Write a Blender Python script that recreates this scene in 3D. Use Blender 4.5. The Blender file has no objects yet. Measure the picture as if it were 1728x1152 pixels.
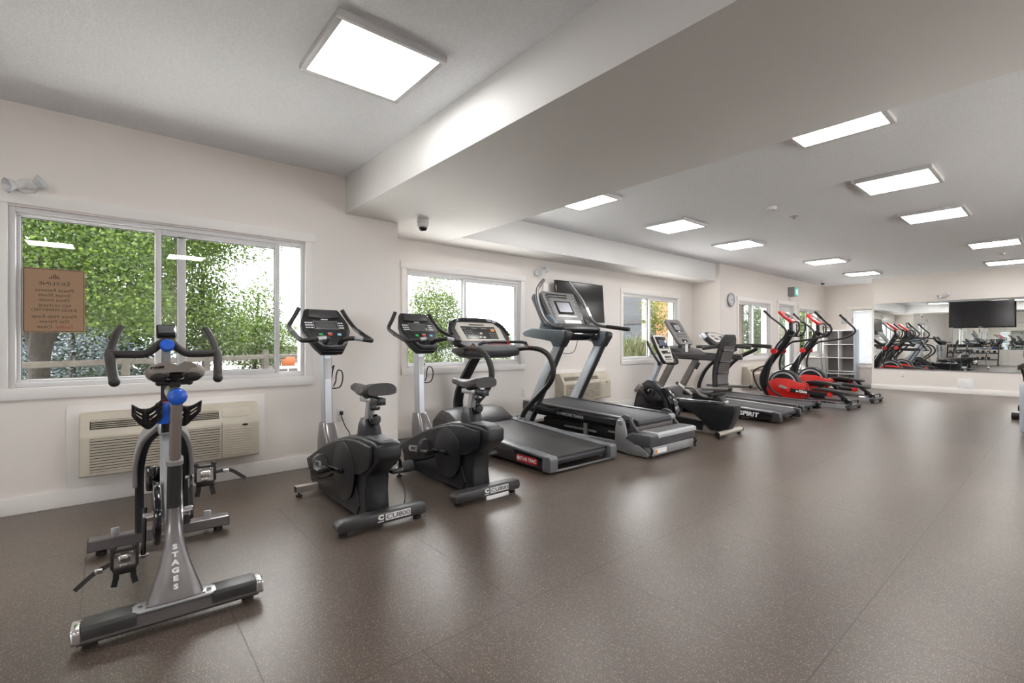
import bpy, bmesh, math, random
from mathutils import Vector, Matrix, Quaternion
random.seed(7)
sc = bpy.context.scene
COL = sc.collection
PI = math.pi

# ---------------------------------------------------------------- camera
cam_d = bpy.data.cameras.new('camera')
cam_d.sensor_width = 36.0
cam_d.lens = 804.28 * 36.0 / 1728.0
cam_d.shift_y = 2.39 / 1728.0
cam_d.clip_start = 0.05
cam_d.clip_end = 300
cam = bpy.data.objects.new('camera', cam_d)
COL.objects.link(cam)
cam.location = (4.553, 0.0, 1.141)
cam.rotation_euler = (PI / 2, 0, math.radians(49.726))
sc.camera = cam

# ---------------------------------------------------------------- view
sc.view_settings.view_transform = 'Standard'
sc.view_settings.look = 'None'
sc.view_settings.gamma = 1.0
sc.view_settings.exposure = 0.41
sc.view_settings.use_curve_mapping = False
cy = sc.cycles
cy.max_bounces = 10
cy.diffuse_bounces = 8
cy.glossy_bounces = 5
cy.transparent_max_bounces = 12
cy.caustics_reflective = False
cy.caustics_refractive = False
cy.sample_clamp_indirect = 20.0
cy.blur_glossy = 0.5
cy.use_denoising = True

# ---------------------------------------------------------------- sky (bright overcast) and sun
LAMP = 15.5
wd = bpy.data.worlds.new('sky')
sc.world = wd
wd.use_nodes = True
nt = wd.node_tree
nt.nodes.clear()
out = nt.nodes.new('ShaderNodeOutputWorld')
bg = nt.nodes.new('ShaderNodeBackground')
geo = nt.nodes.new('ShaderNodeTexCoord')
sep = nt.nodes.new('ShaderNodeSeparateXYZ')
rmp = nt.nodes.new('ShaderNodeValToRGB')
nt.links.new(geo.outputs['Generated'], sep.inputs[0])
nt.links.new(sep.outputs['Z'], rmp.inputs[0])
rmp.color_ramp.elements[0].position = 0.0
rmp.color_ramp.elements[0].color = (0.80, 0.86, 0.95, 1)
rmp.color_ramp.elements[1].position = 0.22
rmp.color_ramp.elements[1].color = (1.0, 1.0, 1.0, 1)
nt.links.new(rmp.outputs[0], bg.inputs[0])
bg.inputs[1].default_value = 8.0
nt.links.new(bg.outputs[0], out.inputs[0])
sun_d = bpy.data.lights.new('sun', 'SUN')
sun_d.energy = 20.0
sun_d.angle = math.radians(12)
sun_d.color = (1.0, 0.96, 0.88)
sun = bpy.data.objects.new('sun', sun_d)
COL.objects.link(sun)
sun.rotation_euler = (math.radians(30), 0, 0)

# ---------------------------------------------------------------- materials
_M = {}
def mat(name, col, rough=0.5, metal=0.0, spec=0.5, var=0.06, scale=8.0, bump=0.0, bscale=200.0, coat=0.0, emit=None, estr=0.0):
    if name in _M:
        return _M[name]
    m = bpy.data.materials.new(name)
    m.use_nodes = True
    t = m.node_tree
    p = t.nodes['Principled BSDF']
    p.inputs['Roughness'].default_value = rough
    p.inputs['Metallic'].default_value = metal
    p.inputs['Specular IOR Level'].default_value = spec
    p.inputs['Coat Weight'].default_value = coat
    p.inputs['Coat Roughness'].default_value = 0.08
    tc = t.nodes.new('ShaderNodeTexCoord')
    nz = t.nodes.new('ShaderNodeTexNoise')
    nz.inputs['Scale'].default_value = scale
    nz.inputs['Detail'].default_value = 3
    t.links.new(tc.outputs['Object'], nz.inputs['Vector'])
    r = t.nodes.new('ShaderNodeValToRGB')
    r.color_ramp.elements[0].position = 0.3
    r.color_ramp.elements[1].position = 0.7
    a = [max(0, c * (1 - var)) for c in col]
    b = [min(1, c * (1 + var)) for c in col]
    r.color_ramp.elements[0].color = (*a, 1)
    r.color_ramp.elements[1].color = (*b, 1)
    t.links.new(nz.outputs['Fac'], r.inputs[0])
    t.links.new(r.outputs[0], p.inputs['Base Color'])
    if bump > 0:
        n2 = t.nodes.new('ShaderNodeTexNoise')
        n2.inputs['Scale'].default_value = bscale
        n2.inputs['Detail'].default_value = 4
        t.links.new(tc.outputs['Object'], n2.inputs['Vector'])
        bp = t.nodes.new('ShaderNodeBump')
        bp.inputs['Strength'].default_value = bump
        bp.inputs['Distance'].default_value = 0.004
        t.links.new(n2.outputs['Fac'], bp.inputs['Height'])
        t.links.new(bp.outputs[0], p.inputs['Normal'])
    if emit:
        p.inputs['Emission Color'].default_value = (*emit, 1)
        p.inputs['Emission Strength'].default_value = estr
    _M[name] = m
    return m

def glass_mat(name, tint=(1, 1, 1), f0=0.045):
    if name in _M:
        return _M[name]
    m = bpy.data.materials.new(name)
    m.use_nodes = True
    t = m.node_tree
    t.nodes.clear()
    o = t.nodes.new('ShaderNodeOutputMaterial')
    mx = t.nodes.new('ShaderNodeMixShader')
    lw = t.nodes.new('ShaderNodeLayerWeight')
    lw.inputs['Blend'].default_value = 0.5
    pw = t.nodes.new('ShaderNodeMath')
    pw.operation = 'POWER'
    pw.inputs[1].default_value = 5.0
    mr = t.nodes.new('ShaderNodeMapRange')
    mr.inputs[3].default_value = f0
    mr.inputs[4].default_value = 1.0
    tr = t.nodes.new('ShaderNodeBsdfTransparent')
    tr.inputs['Color'].default_value = (*tint, 1)
    gl = t.nodes.new('ShaderNodeBsdfGlossy')
    gl.inputs['Roughness'].default_value = 0.0
    t.links.new(lw.outputs['Facing'], pw.inputs[0])
    t.links.new(pw.outputs[0], mr.inputs[0])
    t.links.new(mr.outputs[0], mx.inputs[0])
    t.links.new(tr.outputs[0], mx.inputs[1])
    t.links.new(gl.outputs[0], mx.inputs[2])
    t.links.new(mx.outputs[0], o.inputs[0])
    _M[name] = m
    return m

def leaf_mat(name, c0, c1, c2):
    m = bpy.data.materials.new(name)
    m.use_nodes = True
    t = m.node_tree
    p = t.nodes['Principled BSDF']
    p.inputs['Roughness'].default_value = 0.5
    g = t.nodes.new('ShaderNodeNewGeometry')
    r = t.nodes.new('ShaderNodeValToRGB')
    e = r.color_ramp.elements
    e[0].color = (*c0, 1)
    e[1].color = (*c2, 1)
    x = e.new(0.5)
    x.color = (*c1, 1)
    t.links.new(g.outputs['Random Per Island'], r.inputs[0])
    t.links.new(r.outputs[0], p.inputs['Base Color'])
    tl = t.nodes.new('ShaderNodeBsdfTranslucent')
    t.links.new(r.outputs[0], tl.inputs['Color'])
    mx = t.nodes.new('ShaderNodeMixShader')
    mx.inputs[0].default_value = 0.4
    o = t.nodes['Material Output']
    t.links.new(p.outputs[0], mx.inputs[1])
    t.links.new(tl.outputs[0], mx.inputs[2])
    t.links.new(mx.outputs[0], o.inputs['Surface'])
    return m

# ---------------------------------------------------------------- mesh builder
def catmull(pts, n):
    if n <= 1 or len(pts) < 3:
        return [Vector(p) for p in pts]
    P = [Vector(p) for p in pts]
    P = [P[0] * 2 - P[1]] + P + [P[-1] * 2 - P[-2]]
    o = []
    for i in range(1, len(P) - 2):
        a, b, c, d = P[i - 1], P[i], P[i + 1], P[i + 2]
        for k in range(n):
            t = k / n
            o.append(0.5 * ((2 * b) + (c - a) * t + (2 * a - 5 * b + 4 * c - d) * t * t + (3 * b - a - 3 * c + d) * t ** 3))
    o.append(P[-2].copy())
    return o

def round_path(pts, r, n=4):
    """polyline with its inner corners rounded"""
    P = [Vector(p) for p in pts]
    o = [P[0]]
    for i in range(1, len(P) - 1):
        a, b, c = P[i - 1], P[i], P[i + 1]
        d1, d2 = (a - b), (c - b)
        rr = min(r, d1.length * 0.45, d2.length * 0.45)
        p1, p2 = b + d1.normalized() * rr, b + d2.normalized() * rr
        for k in range(n + 1):
            t = k / n
            o.append(p1 * (1 - t) ** 2 + b * 2 * t * (1 - t) + p2 * t * t)
    o.append(P[-1])
    return o

class MB:
    def __init__(s):
        s.bm = bmesh.new()

    def _bev(s, faces, off, seg=2, ang=30):
        if off <= 0:
            return
        ed = set()
        for f in faces:
            for e in f.edges:
                if len(e.link_faces) == 2 and e.calc_face_angle(0) > math.radians(ang):
                    ed.add(e)
        if ed:
            bmesh.ops.bevel(s.bm, geom=list(ed), offset=off, segments=seg, profile=0.5, affect='EDGES', clamp_overlap=True)

    def faces(s, vs, fs, bev=0, seg=2, mtx=None):
        V = [s.bm.verts.new(mtx @ Vector(v) if mtx else v) for v in vs]
        F = []
        for f in fs:
            try:
                F.append(s.bm.faces.new([V[i] for i in f]))
            except ValueError:
                pass
        bmesh.ops.recalc_face_normals(s.bm, faces=F)
        s._bev(F, bev, seg)
        return s

    def box(s, x0, x1, y0, y1, z0, z1, bev=0, seg=2, mtx=None):
        vs = [(x, y, z) for x in (x0, x1) for y in (y0, y1) for z in (z0, z1)]
        fs = [(0, 1, 3, 2), (4, 6, 7, 5), (0, 4, 5, 1), (2, 3, 7, 6), (0, 2, 6, 4), (1, 5, 7, 3)]
        return s.faces(vs, fs, bev, seg, mtx)

    def prism(s, pts, a0, a1, axis='y', bev=0, seg=2, mtx=None):
        n = len(pts)
        def P(p, a):
            return {'y': (p[0], a, p[1]), 'x': (a, p[0], p[1]), 'z': (p[0], p[1], a)}[axis]
        vs = [P(p, a0) for p in pts] + [P(p, a1) for p in pts]
        fs = [tuple(range(n)), tuple(range(2 * n - 1, n - 1, -1))] + [(i, (i + 1) % n, n + (i + 1) % n, n + i) for i in range(n)]
        return s.faces(vs, fs, bev, seg, mtx)

    def sweep(s, path, prof, up=(0, 0, 1), closed=False, cap=True, scl=None):
        P = [Vector(p) for p in path]
        n = len(P)
        rings = []
        upv = Vector(up)
        prev = None
        for i in range(n):
            if closed:
                t = (P[(i + 1) % n] - P[i - 1])
            else:
                t = P[min(i + 1, n - 1)] - P[max(i - 1, 0)]
            t.normalize()
            if prev is None:
                sd = t.cross(upv)
                if sd.length < 1e-3:
                    sd = t.cross(Vector((1, 0, 0)))
            else:
                sd = prev - t * prev.dot(t)
                if sd.length < 1e-4:
                    sd = t.cross(upv)
            sd.normalize()
            prev = sd
            nm = sd.cross(t)
            k = scl[i] if scl else 1.0
            k = k if isinstance(k, tuple) else (k, k)
            rings.append([s.bm.verts.new(P[i] + sd * (u * k[0]) + nm * (v * k[1])) for u, v in prof])
        F = []
        m = len(prof)
        for i in range(n if closed else n - 1):
            a, b = rings[i], rings[(i + 1) % n]
            for j in range(m):
                F.append(s.bm.faces.new((a[j], a[(j + 1) % m], b[(j + 1) % m], b[j])))
        if cap and not closed:
            F.append(s.bm.faces.new(rings[0]))
            F.append(s.bm.faces.new(rings[-1][::-1]))
        bmesh.ops.recalc_face_normals(s.bm, faces=F)
        return s

    def tube(s, path, r, seg=10, smooth=1, closed=False, up=(0, 0, 1), flat=1.0, scl=None, rc=0):
        if rc:
            path = round_path(path, rc)
        if smooth > 1:
            if scl:
                n0 = len(path)
                path2 = catmull(path, smooth)
                sc2 = []
                for i in range(len(path2)):
                    f = i / smooth
                    a = min(int(f), n0 - 1)
                    b = min(a + 1, n0 - 1)
                    sc2.append(scl[a] * (1 - (f - a)) + scl[b] * (f - a))
                path, scl = path2, sc2
            else:
                path = catmull(path, smooth)
        prof = [(r * math.cos(2 * PI * k / seg), r * flat * math.sin(2 * PI * k / seg)) for k in range(seg)]
        return s.sweep(path, prof, up, closed, True, scl)

    def rbar(s, path, w, h, up=(0, 1, 0), smooth=1, bev=0.15, closed=False, scl=None, rc=0):
        """swept rounded-rectangle bar: w sideways (along up x tangent), h along up"""
        if rc:
            path = round_path(path, rc)
        if smooth > 1:
            path = catmull(path, smooth)
        b = min(w, h) * bev
        W, H = w / 2, h / 2
        prof = [(-W + b, -H), (W - b, -H), (W, -H + b), (W, H - b), (W - b, H), (-W + b, H), (-W, H - b), (-W, -H + b)]
        return s.sweep(path, prof, up, closed, True, scl)

    def lathe(s, prof, org=(0, 0, 0), axis=(0, 0, 1), seg=20):
        """prof: list of (radius, height along the axis)"""
        q = Vector((0, 0, 1)).rotation_difference(Vector(axis).normalized())
        o = Vector(org)
        rings = []
        for r, h in prof:
            rings.append([s.bm.verts.new(o + q @ Vector((max(r, 1e-4) * math.cos(2 * PI * k / seg), max(r, 1e-4) * math.sin(2 * PI * k / seg), h))) for k in range(seg)])
        F = []
        for a, b in zip(rings, rings[1:]):
            for j in range(seg):
                F.append(s.bm.faces.new((a[j], a[(j + 1) % seg], b[(j + 1) % seg], b[j])))
        F.append(s.bm.faces.new(rings[0]))
        F.append(s.bm.faces.new(rings[-1][::-1]))
        bmesh.ops.recalc_face_normals(s.bm, faces=F)
        return s

    def cyl(s, p0, p1, r, r1=None, seg=16, ch=0.12):
        p0, p1 = Vector(p0), Vector(p1)
        r1 = r if r1 is None else r1
        L = (p1 - p0).length
        c = min(ch * min(r, r1), L * 0.3)
        return s.lathe([(r - c, 0), (r, c), (r1, L - c), (r1 - c, L)], p0, p1 - p0, seg)

    def ball(s, c, r, sx=1, sy=1, sz=1, seg=14):
        n = seg // 2
        vs = []
        rings = []
        for i in range(n + 1):
            a = PI * i / n
            rr, h = math.sin(a), -math.cos(a)
            rings.append([s.bm.verts.new((c[0] + r * sx * max(rr, 1e-3) * math.cos(2 * PI * k / seg), c[1] + r * sy * max(rr, 1e-3) * math.sin(2 * PI * k / seg), c[2] + r * sz * h)) for k in range(seg)])
        F = []
        for a, b in zip(rings, rings[1:]):
            for j in range(seg):
                F.append(s.bm.faces.new((a[j], a[(j + 1) % seg], b[(j + 1) % seg], b[j])))
        F.append(s.bm.faces.new(rings[0]))
        F.append(s.bm.faces.new(rings[-1]))
        bmesh.ops.recalc_face_normals(s.bm, faces=F)
        return s

    def loft(s, rings, cap=True, bev=0, seg=2):
        R = [[s.bm.verts.new(p) for p in r] for r in rings]
        F = []
        m = len(R[0])
        for a, b in zip(R, R[1:]):
            for j in range(m):
                F.append(s.bm.faces.new((a[j], a[(j + 1) % m], b[(j + 1) % m], b[j])))
        if cap:
            F.append(s.bm.faces.new(R[0]))
            F.append(s.bm.faces.new(R[-1][::-1]))
        bmesh.ops.recalc_face_normals(s.bm, faces=F)
        s._bev(F, bev, seg)
        return s

    def quad(s, a, b, c, d):
        s.bm.faces.new([s.bm.verts.new(p) for p in (a, b, c, d)])
        return s

    def sheet(s, grid, th=0.0):
        """grid[i][j] of points -> surface; with th it gets thickness later through build(solid=th)"""
        V = [[s.bm.verts.new(p) for p in r] for r in grid]
        for i in range(len(V) - 1):
            for j in range(len(V[0]) - 1):
                s.bm.faces.new((V[i][j], V[i][j + 1], V[i + 1][j + 1], V[i + 1][j]))
        return s

    def turn(s, mtx):
        bmesh.ops.transform(s.bm, matrix=mtx, verts=s.bm.verts[:])
        return s

    def build(s, name, material, parent=None, label=None, sharp=38, solid=0, sub=0, kind=None):
        me = bpy.data.meshes.new(name)
        if parent is not None:
            off = ORG.get(parent.name, Vector((0, 0, 0)))
            bmesh.ops.translate(s.bm, vec=-off, verts=s.bm.verts[:])
        s.bm.to_mesh(me)
        s.bm.free()
        me.shade_smooth()
        me.set_sharp_from_angle(angle=math.radians(sharp))
        o = bpy.data.objects.new(name, me)
        COL.objects.link(o)
        if material is not None:
            me.materials.append(material)
        if parent is not None:
            o.parent = parent
            ORG[o.name] = off
        if label:
            o['label'] = label
        if kind:
            o['kind'] = kind
        if solid:
            md = o.modifiers.new('thickness', 'SOLIDIFY')
            md.thickness = solid
            md.offset = 0
        if sub:
            md = o.modifiers.new('smooth', 'SUBSURF')
            md.levels = sub
            md.render_levels = sub
        return o

ORG = {}   # where each thing's own origin lies in the frame its parts are drawn in

def thing(name, label, cat, loc=(0, 0, 0), org=(0, 0, 0), rz=0.0, group=None):
    o = bpy.data.objects.new(name, None)
    o.empty_display_size = 0.2
    COL.objects.link(o)
    o.location = loc
    o.rotation_euler = (0, 0, rz)
    ORG[o.name] = Vector(org)
    o['label'] = label
    o['category'] = cat
    if group:
        o['group'] = group
    return o

def tag(o, label, cat, group=None, kind=None):
    o['label'] = label
    o['category'] = cat
    if group:
        o['group'] = group
    if kind:
        o['kind'] = kind
    return o

def struct(o):
    o['kind'] = 'structure'
    return o

def dup(root, loc, rz=None, label=None, group=None):
    r = root.copy()
    COL.objects.link(r)
    r.location = loc
    if rz is not None:
        r.rotation_euler = (0, 0, rz)
    if label:
        r['label'] = label
    if group:
        r['group'] = group
    def kids(src, dst):
        for ch in list(src.children):
            c = ch.copy()
            COL.objects.link(c)
            c.parent = dst
            kids(ch, c)
    kids(root, r)
    return r

def text(body, size, org, right, up, m, parent=None, name='lettering', ext=0.0008, align='CENTER', squash=1.0, bold=0.0, label=None):
    cu = bpy.data.curves.new(name, 'FONT')
    cu.body = body
    cu.size = size
    cu.extrude = ext
    cu.offset = bold
    cu.align_x = align
    cu.align_y = 'CENTER'
    cu.resolution_u = 3
    tmp = bpy.data.objects.new('t', cu)
    COL.objects.link(tmp)
    bpy.context.view_layer.update()
    me = bpy.data.meshes.new_from_object(tmp.evaluated_get(bpy.context.evaluated_depsgraph_get()))
    bpy.data.objects.remove(tmp)
    bpy.data.curves.remove(cu)
    r = Vector(right).normalized()
    u = Vector(up).normalized()
    n = r.cross(u)
    M = Matrix(((r.x * squash, u.x, n.x, org[0]), (r.y * squash, u.y, n.y, org[1]), (r.z * squash, u.z, n.z, org[2]), (0, 0, 0, 1)))
    off = ORG.get(parent.name, Vector((0, 0, 0))) if parent is not None else Vector((0, 0, 0))
    me.transform(Matrix.Translation(-off) @ M)
    me.materials.clear()
    me.materials.append(m)
    me.name = name
    o = bpy.data.objects.new(name, me)
    COL.objects.link(o)
    if parent is not None:
        o.parent = parent
        ORG[o.name] = off
    if label:
        o['label'] = label
    return o

# shared materials
black = mat('black_plastic', (0.010, 0.010, 0.011), 0.34, bump=0.05, bscale=600)
gloss_black = mat('gloss_black', (0.010, 0.010, 0.012), 0.12, coat=0.5)
matte_black = mat('matte_rubber', (0.014, 0.012, 0.012), 0.52, bump=0.12, bscale=500)
charcoal = mat('charcoal_shroud', (0.010, 0.011, 0.014), 0.36, bump=0.04, bscale=700)
dark_grey = mat('dark_grey_plastic', (0.040, 0.038, 0.040), 0.38)
mid_grey = mat('mid_grey_plastic', (0.155, 0.158, 0.165), 0.42)
gunmetal = mat('gunmetal_paint', (0.225, 0.210, 0.215), 0.25, metal=0.6)
silver = mat('silver_paint', (0.46, 0.47, 0.49), 0.32, metal=0.6)
steel_grey = mat('steel_grey_paint', (0.30, 0.31, 0.325), 0.34, metal=0.5)
chrome = mat('chrome', (0.82, 0.82, 0.84), 0.10, metal=1.0, var=0.01)
white_paint = mat('white_marking', (0.82, 0.82, 0.82), 0.5, var=0.01)
red = mat('red_plastic', (0.68, 0.020, 0.016), 0.28, coat=0.3)
blue = mat('blue_plastic', (0.012, 0.115, 0.62), 0.30, coat=0.3)
belt = mat('running_belt', (0.034, 0.036, 0.042), 0.55, bump=0.15, bscale=700)
cream = mat('cream_plastic', (0.56, 0.51, 0.42), 0.45)
vinyl = mat('white_vinyl', (0.66, 0.655, 0.65), 0.38, var=0.01)

# ================================================================= the room
H = 2.74          # ceiling
ZS = 2.387        # underside of beam and soffit
def paint(name, col, bump, bscale, rough=0.6):
    return mat(name, col, rough, var=0.012, scale=1.5, bump=bump, bscale=bscale, spec=0.3)
wall_m = paint('wall_paint', (0.83, 0.78, 0.735), 0.06, 260)
trim_m = paint('trim_paint', (0.86, 0.83, 0.80), 0.0, 100, 0.42)
soffit_m = paint('soffit_paint', (0.84, 0.83, 0.82), 0.05, 260)

def ceiling_material():
    m = bpy.data.materials.new('stippled_ceiling')
    m.use_nodes = True
    t = m.node_tree
    p = t.nodes['Principled BSDF']
    p.inputs['Roughness'].default_value = 0.85
    p.inputs['Specular IOR Level'].default_value = 0.15
    tc = t.nodes.new('ShaderNodeTexCoord')
    vo = t.nodes.new('ShaderNodeTexNoise')
    vo.inputs['Scale'].default_value = 75
    vo.inputs['Detail'].default_value = 3
    vo.inputs['Roughness'].default_value = 0.6
    t.links.new(tc.outputs['Object'], vo.inputs['Vector'])
    r = t.nodes.new('ShaderNodeValToRGB')
    r.color_ramp.elements[0].position = 0.35
    r.color_ramp.elements[0].color = (0.82, 0.84, 0.87, 1)
    r.color_ramp.elements[1].position = 0.68
    r.color_ramp.elements[1].color = (0.89, 0.91, 0.94, 1)
    t.links.new(vo.outputs['Fac'], r.inputs[0])
    t.links.new(r.outputs[0], p.inputs['Base Color'])
    bp = t.nodes.new('ShaderNodeBump')
    bp.inputs['Strength'].default_value = 0.7
    bp.inputs['Distance'].default_value = 0.006
    t.links.new(vo.outputs['Fac'], bp.inputs['Height'])
    t.links.new(bp.outputs[0], p.inputs['Normal'])
    return m

def floor_material():
    m = bpy.data.materials.new('rubber_floor')
    m.use_nodes = True
    t = m.node_tree
    p = t.nodes['Principled BSDF']
    p.inputs['Specular IOR Level'].default_value = 0.60
    p.inputs['Specular Tint'].default_value = (1.0, 0.93, 0.87, 1)
    tc = t.nodes.new('ShaderNodeTexCoord')
    L = t.links.new
    def N(k):
        return t.nodes.new(k)
    # flecks
    vo = N('ShaderNodeTexVoronoi'); vo.inputs['Scale'].default_value = 270
    L(tc.outputs['Object'], vo.inputs['Vector'])
    sepc = N('ShaderNodeSeparateColor'); L(vo.outputs['Color'], sepc.inputs[0])
    lt = N('ShaderNodeMath'); lt.operation = 'LESS_THAN'; lt.inputs[1].default_value = 0.22
    L(sepc.outputs[0], lt.inputs[0])
    ds = N('ShaderNodeMath'); ds.operation = 'LESS_THAN'; ds.inputs[1].default_value = 0.42
    L(vo.outputs['Distance'], ds.inputs[0])
    fk = N('ShaderNodeMath'); fk.operation = 'MULTIPLY'
    L(lt.outputs[0], fk.inputs[0]); L(ds.outputs[0], fk.inputs[1])
    # broad wear
    nz = N('ShaderNodeTexNoise'); nz.inputs['Scale'].default_value = 1.1; nz.inputs['Detail'].default_value = 2
    L(tc.outputs['Object'], nz.inputs['Vector'])
    r = N('ShaderNodeValToRGB')
    r.color_ramp.elements[0].position = 0.3; r.color_ramp.elements[0].color = (0.074, 0.056, 0.046, 1)
    r.color_ramp.elements[1].position = 0.72; r.color_ramp.elements[1].color = (0.104, 0.080, 0.066, 1)
    L(nz.outputs['Fac'], r.inputs[0])
    mx = N('ShaderNodeMix'); mx.data_type = 'RGBA'
    L(fk.outputs[0], mx.inputs[0]); L(r.outputs[0], mx.inputs[6]); mx.inputs[7].default_value = (0.36, 0.29, 0.23, 1)
    # tile seams: rows along Y (0.98 wide), joints offset by half
    mp = N('ShaderNodeMapping'); mp.inputs['Rotation'].default_value = (0, 0, PI / 2)
    mp.inputs['Location'].default_value = (2.36, 0.0 - 0.05, 0)
    sp = N('ShaderNodeSeparateXYZ'); L(tc.outputs['Object'], sp.inputs[0])
    cb = N('ShaderNodeCombineXYZ')
    ax = N('ShaderNodeMath'); ax.operation = 'ADD'; ax.inputs[1].default_value = 9.8 - 2.36 + 0.49
    ay = N('ShaderNodeMath'); ay.operation = 'ADD'; ay.inputs[1].default_value = 9.8 - 2.01
    L(sp.outputs['Y'], ax.inputs[0]); L(sp.outputs['X'], ay.inputs[0])
    L(ax.outputs[0], cb.inputs[0]); L(ay.outputs[0], cb.inputs[1])
    br = N('ShaderNodeTexBrick')
    br.inputs['Scale'].default_value = 1.0
    br.inputs['Mortar Size'].default_value = 0.0022
    br.inputs['Mortar Smooth'].default_value = 0.3
    br.inputs['Brick Width'].default_value = 0.98
    br.inputs['Row Height'].default_value = 0.98
    br.offset = 0.5
    L(cb.outputs[0], br.inputs['Vector'])
    mx2 = N('ShaderNodeMix'); mx2.data_type = 'RGBA'
    L(br.outputs['Fac'], mx2.inputs[0]); L(mx.outputs[2], mx2.inputs[6]); mx2.inputs[7].default_value = (0.035, 0.029, 0.026, 1)
    L(mx2.outputs[2], p.inputs['Base Color'])
    n3 = N('ShaderNodeTexNoise'); n3.inputs['Scale'].default_value = 260; n3.inputs['Detail'].default_value = 3
    L(tc.outputs['Object'], n3.inputs['Vector'])
    rr = N('ShaderNodeMapRange'); rr.inputs[3].default_value = 0.27; rr.inputs[4].default_value = 0.29
    L(nz.outputs['Fac'], rr.inputs[0]); L(rr.outputs[0], p.inputs['Roughness'])
    b1 = N('ShaderNodeBump'); b1.inputs['Strength'].default_value = 0.28; b1.inputs['Distance'].default_value = 0.002
    L(n3.outputs['Fac'], b1.inputs['Height'])
    b2 = N('ShaderNodeBump'); b2.invert = True; b2.inputs['Strength'].default_value = 0.6; b2.inputs['Distance'].default_value = 0.003
    L(br.outputs['Fac'], b2.inputs['Height']); L(b1.outputs[0], b2.inputs['Normal'])
    L(b2.outputs[0], p.inputs['Normal'])
    return m
ceil_m = ceiling_material()
floor_m = floor_material()

XR, YB = 7.4, -5.3
XRC, X3, YM, YF = -0.646, -0.046, 14.61, 15.56
Y1E, Y2E = 2.30, 9.36
struct(MB().box(-0.9, XR + 0.2, YB - 0.2, YF + 0.2, -0.12, 0).build('floor', floor_m))
struct(MB().box(-0.9, XR + 0.2, YB - 0.2, YF + 0.2, H, H + 0.15).build('ceiling', ceil_m))

def wall(name, xa, xb, ya, yb, holes=(), m=None, z1=H, split=()):
    """a wall running along Y between planes xa..xb with openings (y0,y1,z0,z1)"""
    mb = MB()
    cuts = sorted(holes)
    y = ya
    for (h0, h1, a, b) in cuts:
        if h0 > y:
            mb.box(xa, xb, y, h0, 0, z1)
        if a > 0:
            mb.box(xa, xb, h0, h1, 0, a)
        mb.box(xa, xb, h0, h1, b, z1)
        y = h1
    mb.box(xa, xb, y, yb, 0, z1)
    o = mb.build(name, m or wall_m)
    return struct(o)

WIN = [  # number, plane X, y0, y1, z0, z1, depth of wall
    (1, 0.0, -0.505, 1.372, 0.838, 2.052),
    (2, XRC, 2.735, 4.565, 0.835, 2.025),
    (3, XRC, 6.990, 8.790, 0.835, 2.025),
    (4, X3, 10.17, 11.80, 0.835, 2.025),
    (5, X3, 13.60, 15.20, 0.835, 2.025),
]
wall('wall_left', -0.2, 0.0, YB, Y1E, [(-0.505, 1.372, 0.838, 2.052)])
wall('wall_left_recess', XRC - 0.2, XRC, Y1E - 0.2, Y2E + 0.2, [(2.735, 4.565, 0.835, 2.025), (6.990, 8.790, 0.835, 2.025)])
wall('wall_left_far', X3 - 0.2, X3, Y2E, YF + 0.2, [(10.17, 11.80, 0.835, 2.025), (12.30, 13.25, 0.0, 2.08), (13.60, 15.20, 0.835, 2.025)])
struct(MB().box(XRC, -0.2, Y1E - 0.2, Y1E, 0, H).build('wall_left_return', wall_m))
struct(MB().box(XRC, X3 - 0.2, Y2E, Y2E + 0.2, 0, H).build('wall_column', wall_m))
# far wall with the blind window, mirror wall, back and right walls
mb = MB()
mb.box(X3, 0.60, YF, YF + 0.2, 0, H).box(0.60, 1.22, YF, YF + 0.2, 0, 0.56).box(0.60, 1.22, YF, YF + 0.2, 2.045, H).box(1.22, XR, YF, YF + 0.2, 0, H)
struct(mb.build('wall_far', wall_m))
struct(MB().box(1.268, XR, YM, YF, 0, H).build('wall_mirror', wall_m))
struct(MB().box(-0.2, XR, YB - 0.2, YB, 0, H).build('wall_back', wall_m))
ADDED_WIN = [(-4.5, -2.4, 0.838, 2.052), (3.4, 5.5, 0.838, 2.052), (5.9, 7.7, 0.838, 2.052), (12.0, 14.0, 0.838, 2.052)]  # added openings that let extra daylight in from the unseen side
wall('wall_right', XR, XR + 0.2, YB - 0.2, YF + 0.2, ADDED_WIN)
# beam and soffit
struct(MB().box(XRC, XR, 1.747, 3.188, ZS, H, 0.006).build('trim_beam', soffit_m))
struct(MB().box(XRC, -0.129, 3.188, Y2E, ZS, H, 0.006).build('trim_soffit', soffit_m))
g = MB().box(-0.52, -0.22, 4.75, 5.02, ZS - 0.006, ZS, 0.002)
tag(g.build('ceiling_grille', trim_m), 'slim white vent plate under the soffit above the wall television', 'vent')
# baseboards
def base(name, *boxes):
    mb = MB()
    for b in boxes:
        mb.box(*b, 0, 0.118, 0.004)
    struct(mb.build(name, trim_m))
base('baseboard_left', (0, 0.015, YB, Y1E + 0.015), (XRC + 0.016, 0, Y1E, Y1E + 0.015))
base('baseboard_recess', (XRC, XRC + 0.015, Y1E + 0.015, Y2E - 0.015), (XRC + 0.016, X3, Y2E - 0.015, Y2E))
base('baseboard_far', (X3, X3 + 0.015, Y2E - 0.015, 12.22), (X3, X3 + 0.015, 13.33, YF), (X3 + 0.016, 1.268, YF - 0.015, YF))
base('baseboard_mirror', (1.253, XR, YM - 0.015, YM), (1.253, 1.268, YM, YF - 0.015))
base('baseboard_back', (0.016, XR, YB, YB + 0.015))
base('baseboard_right', (XR - 0.015, XR, YB + 0.016, YM - 0.016))

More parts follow.
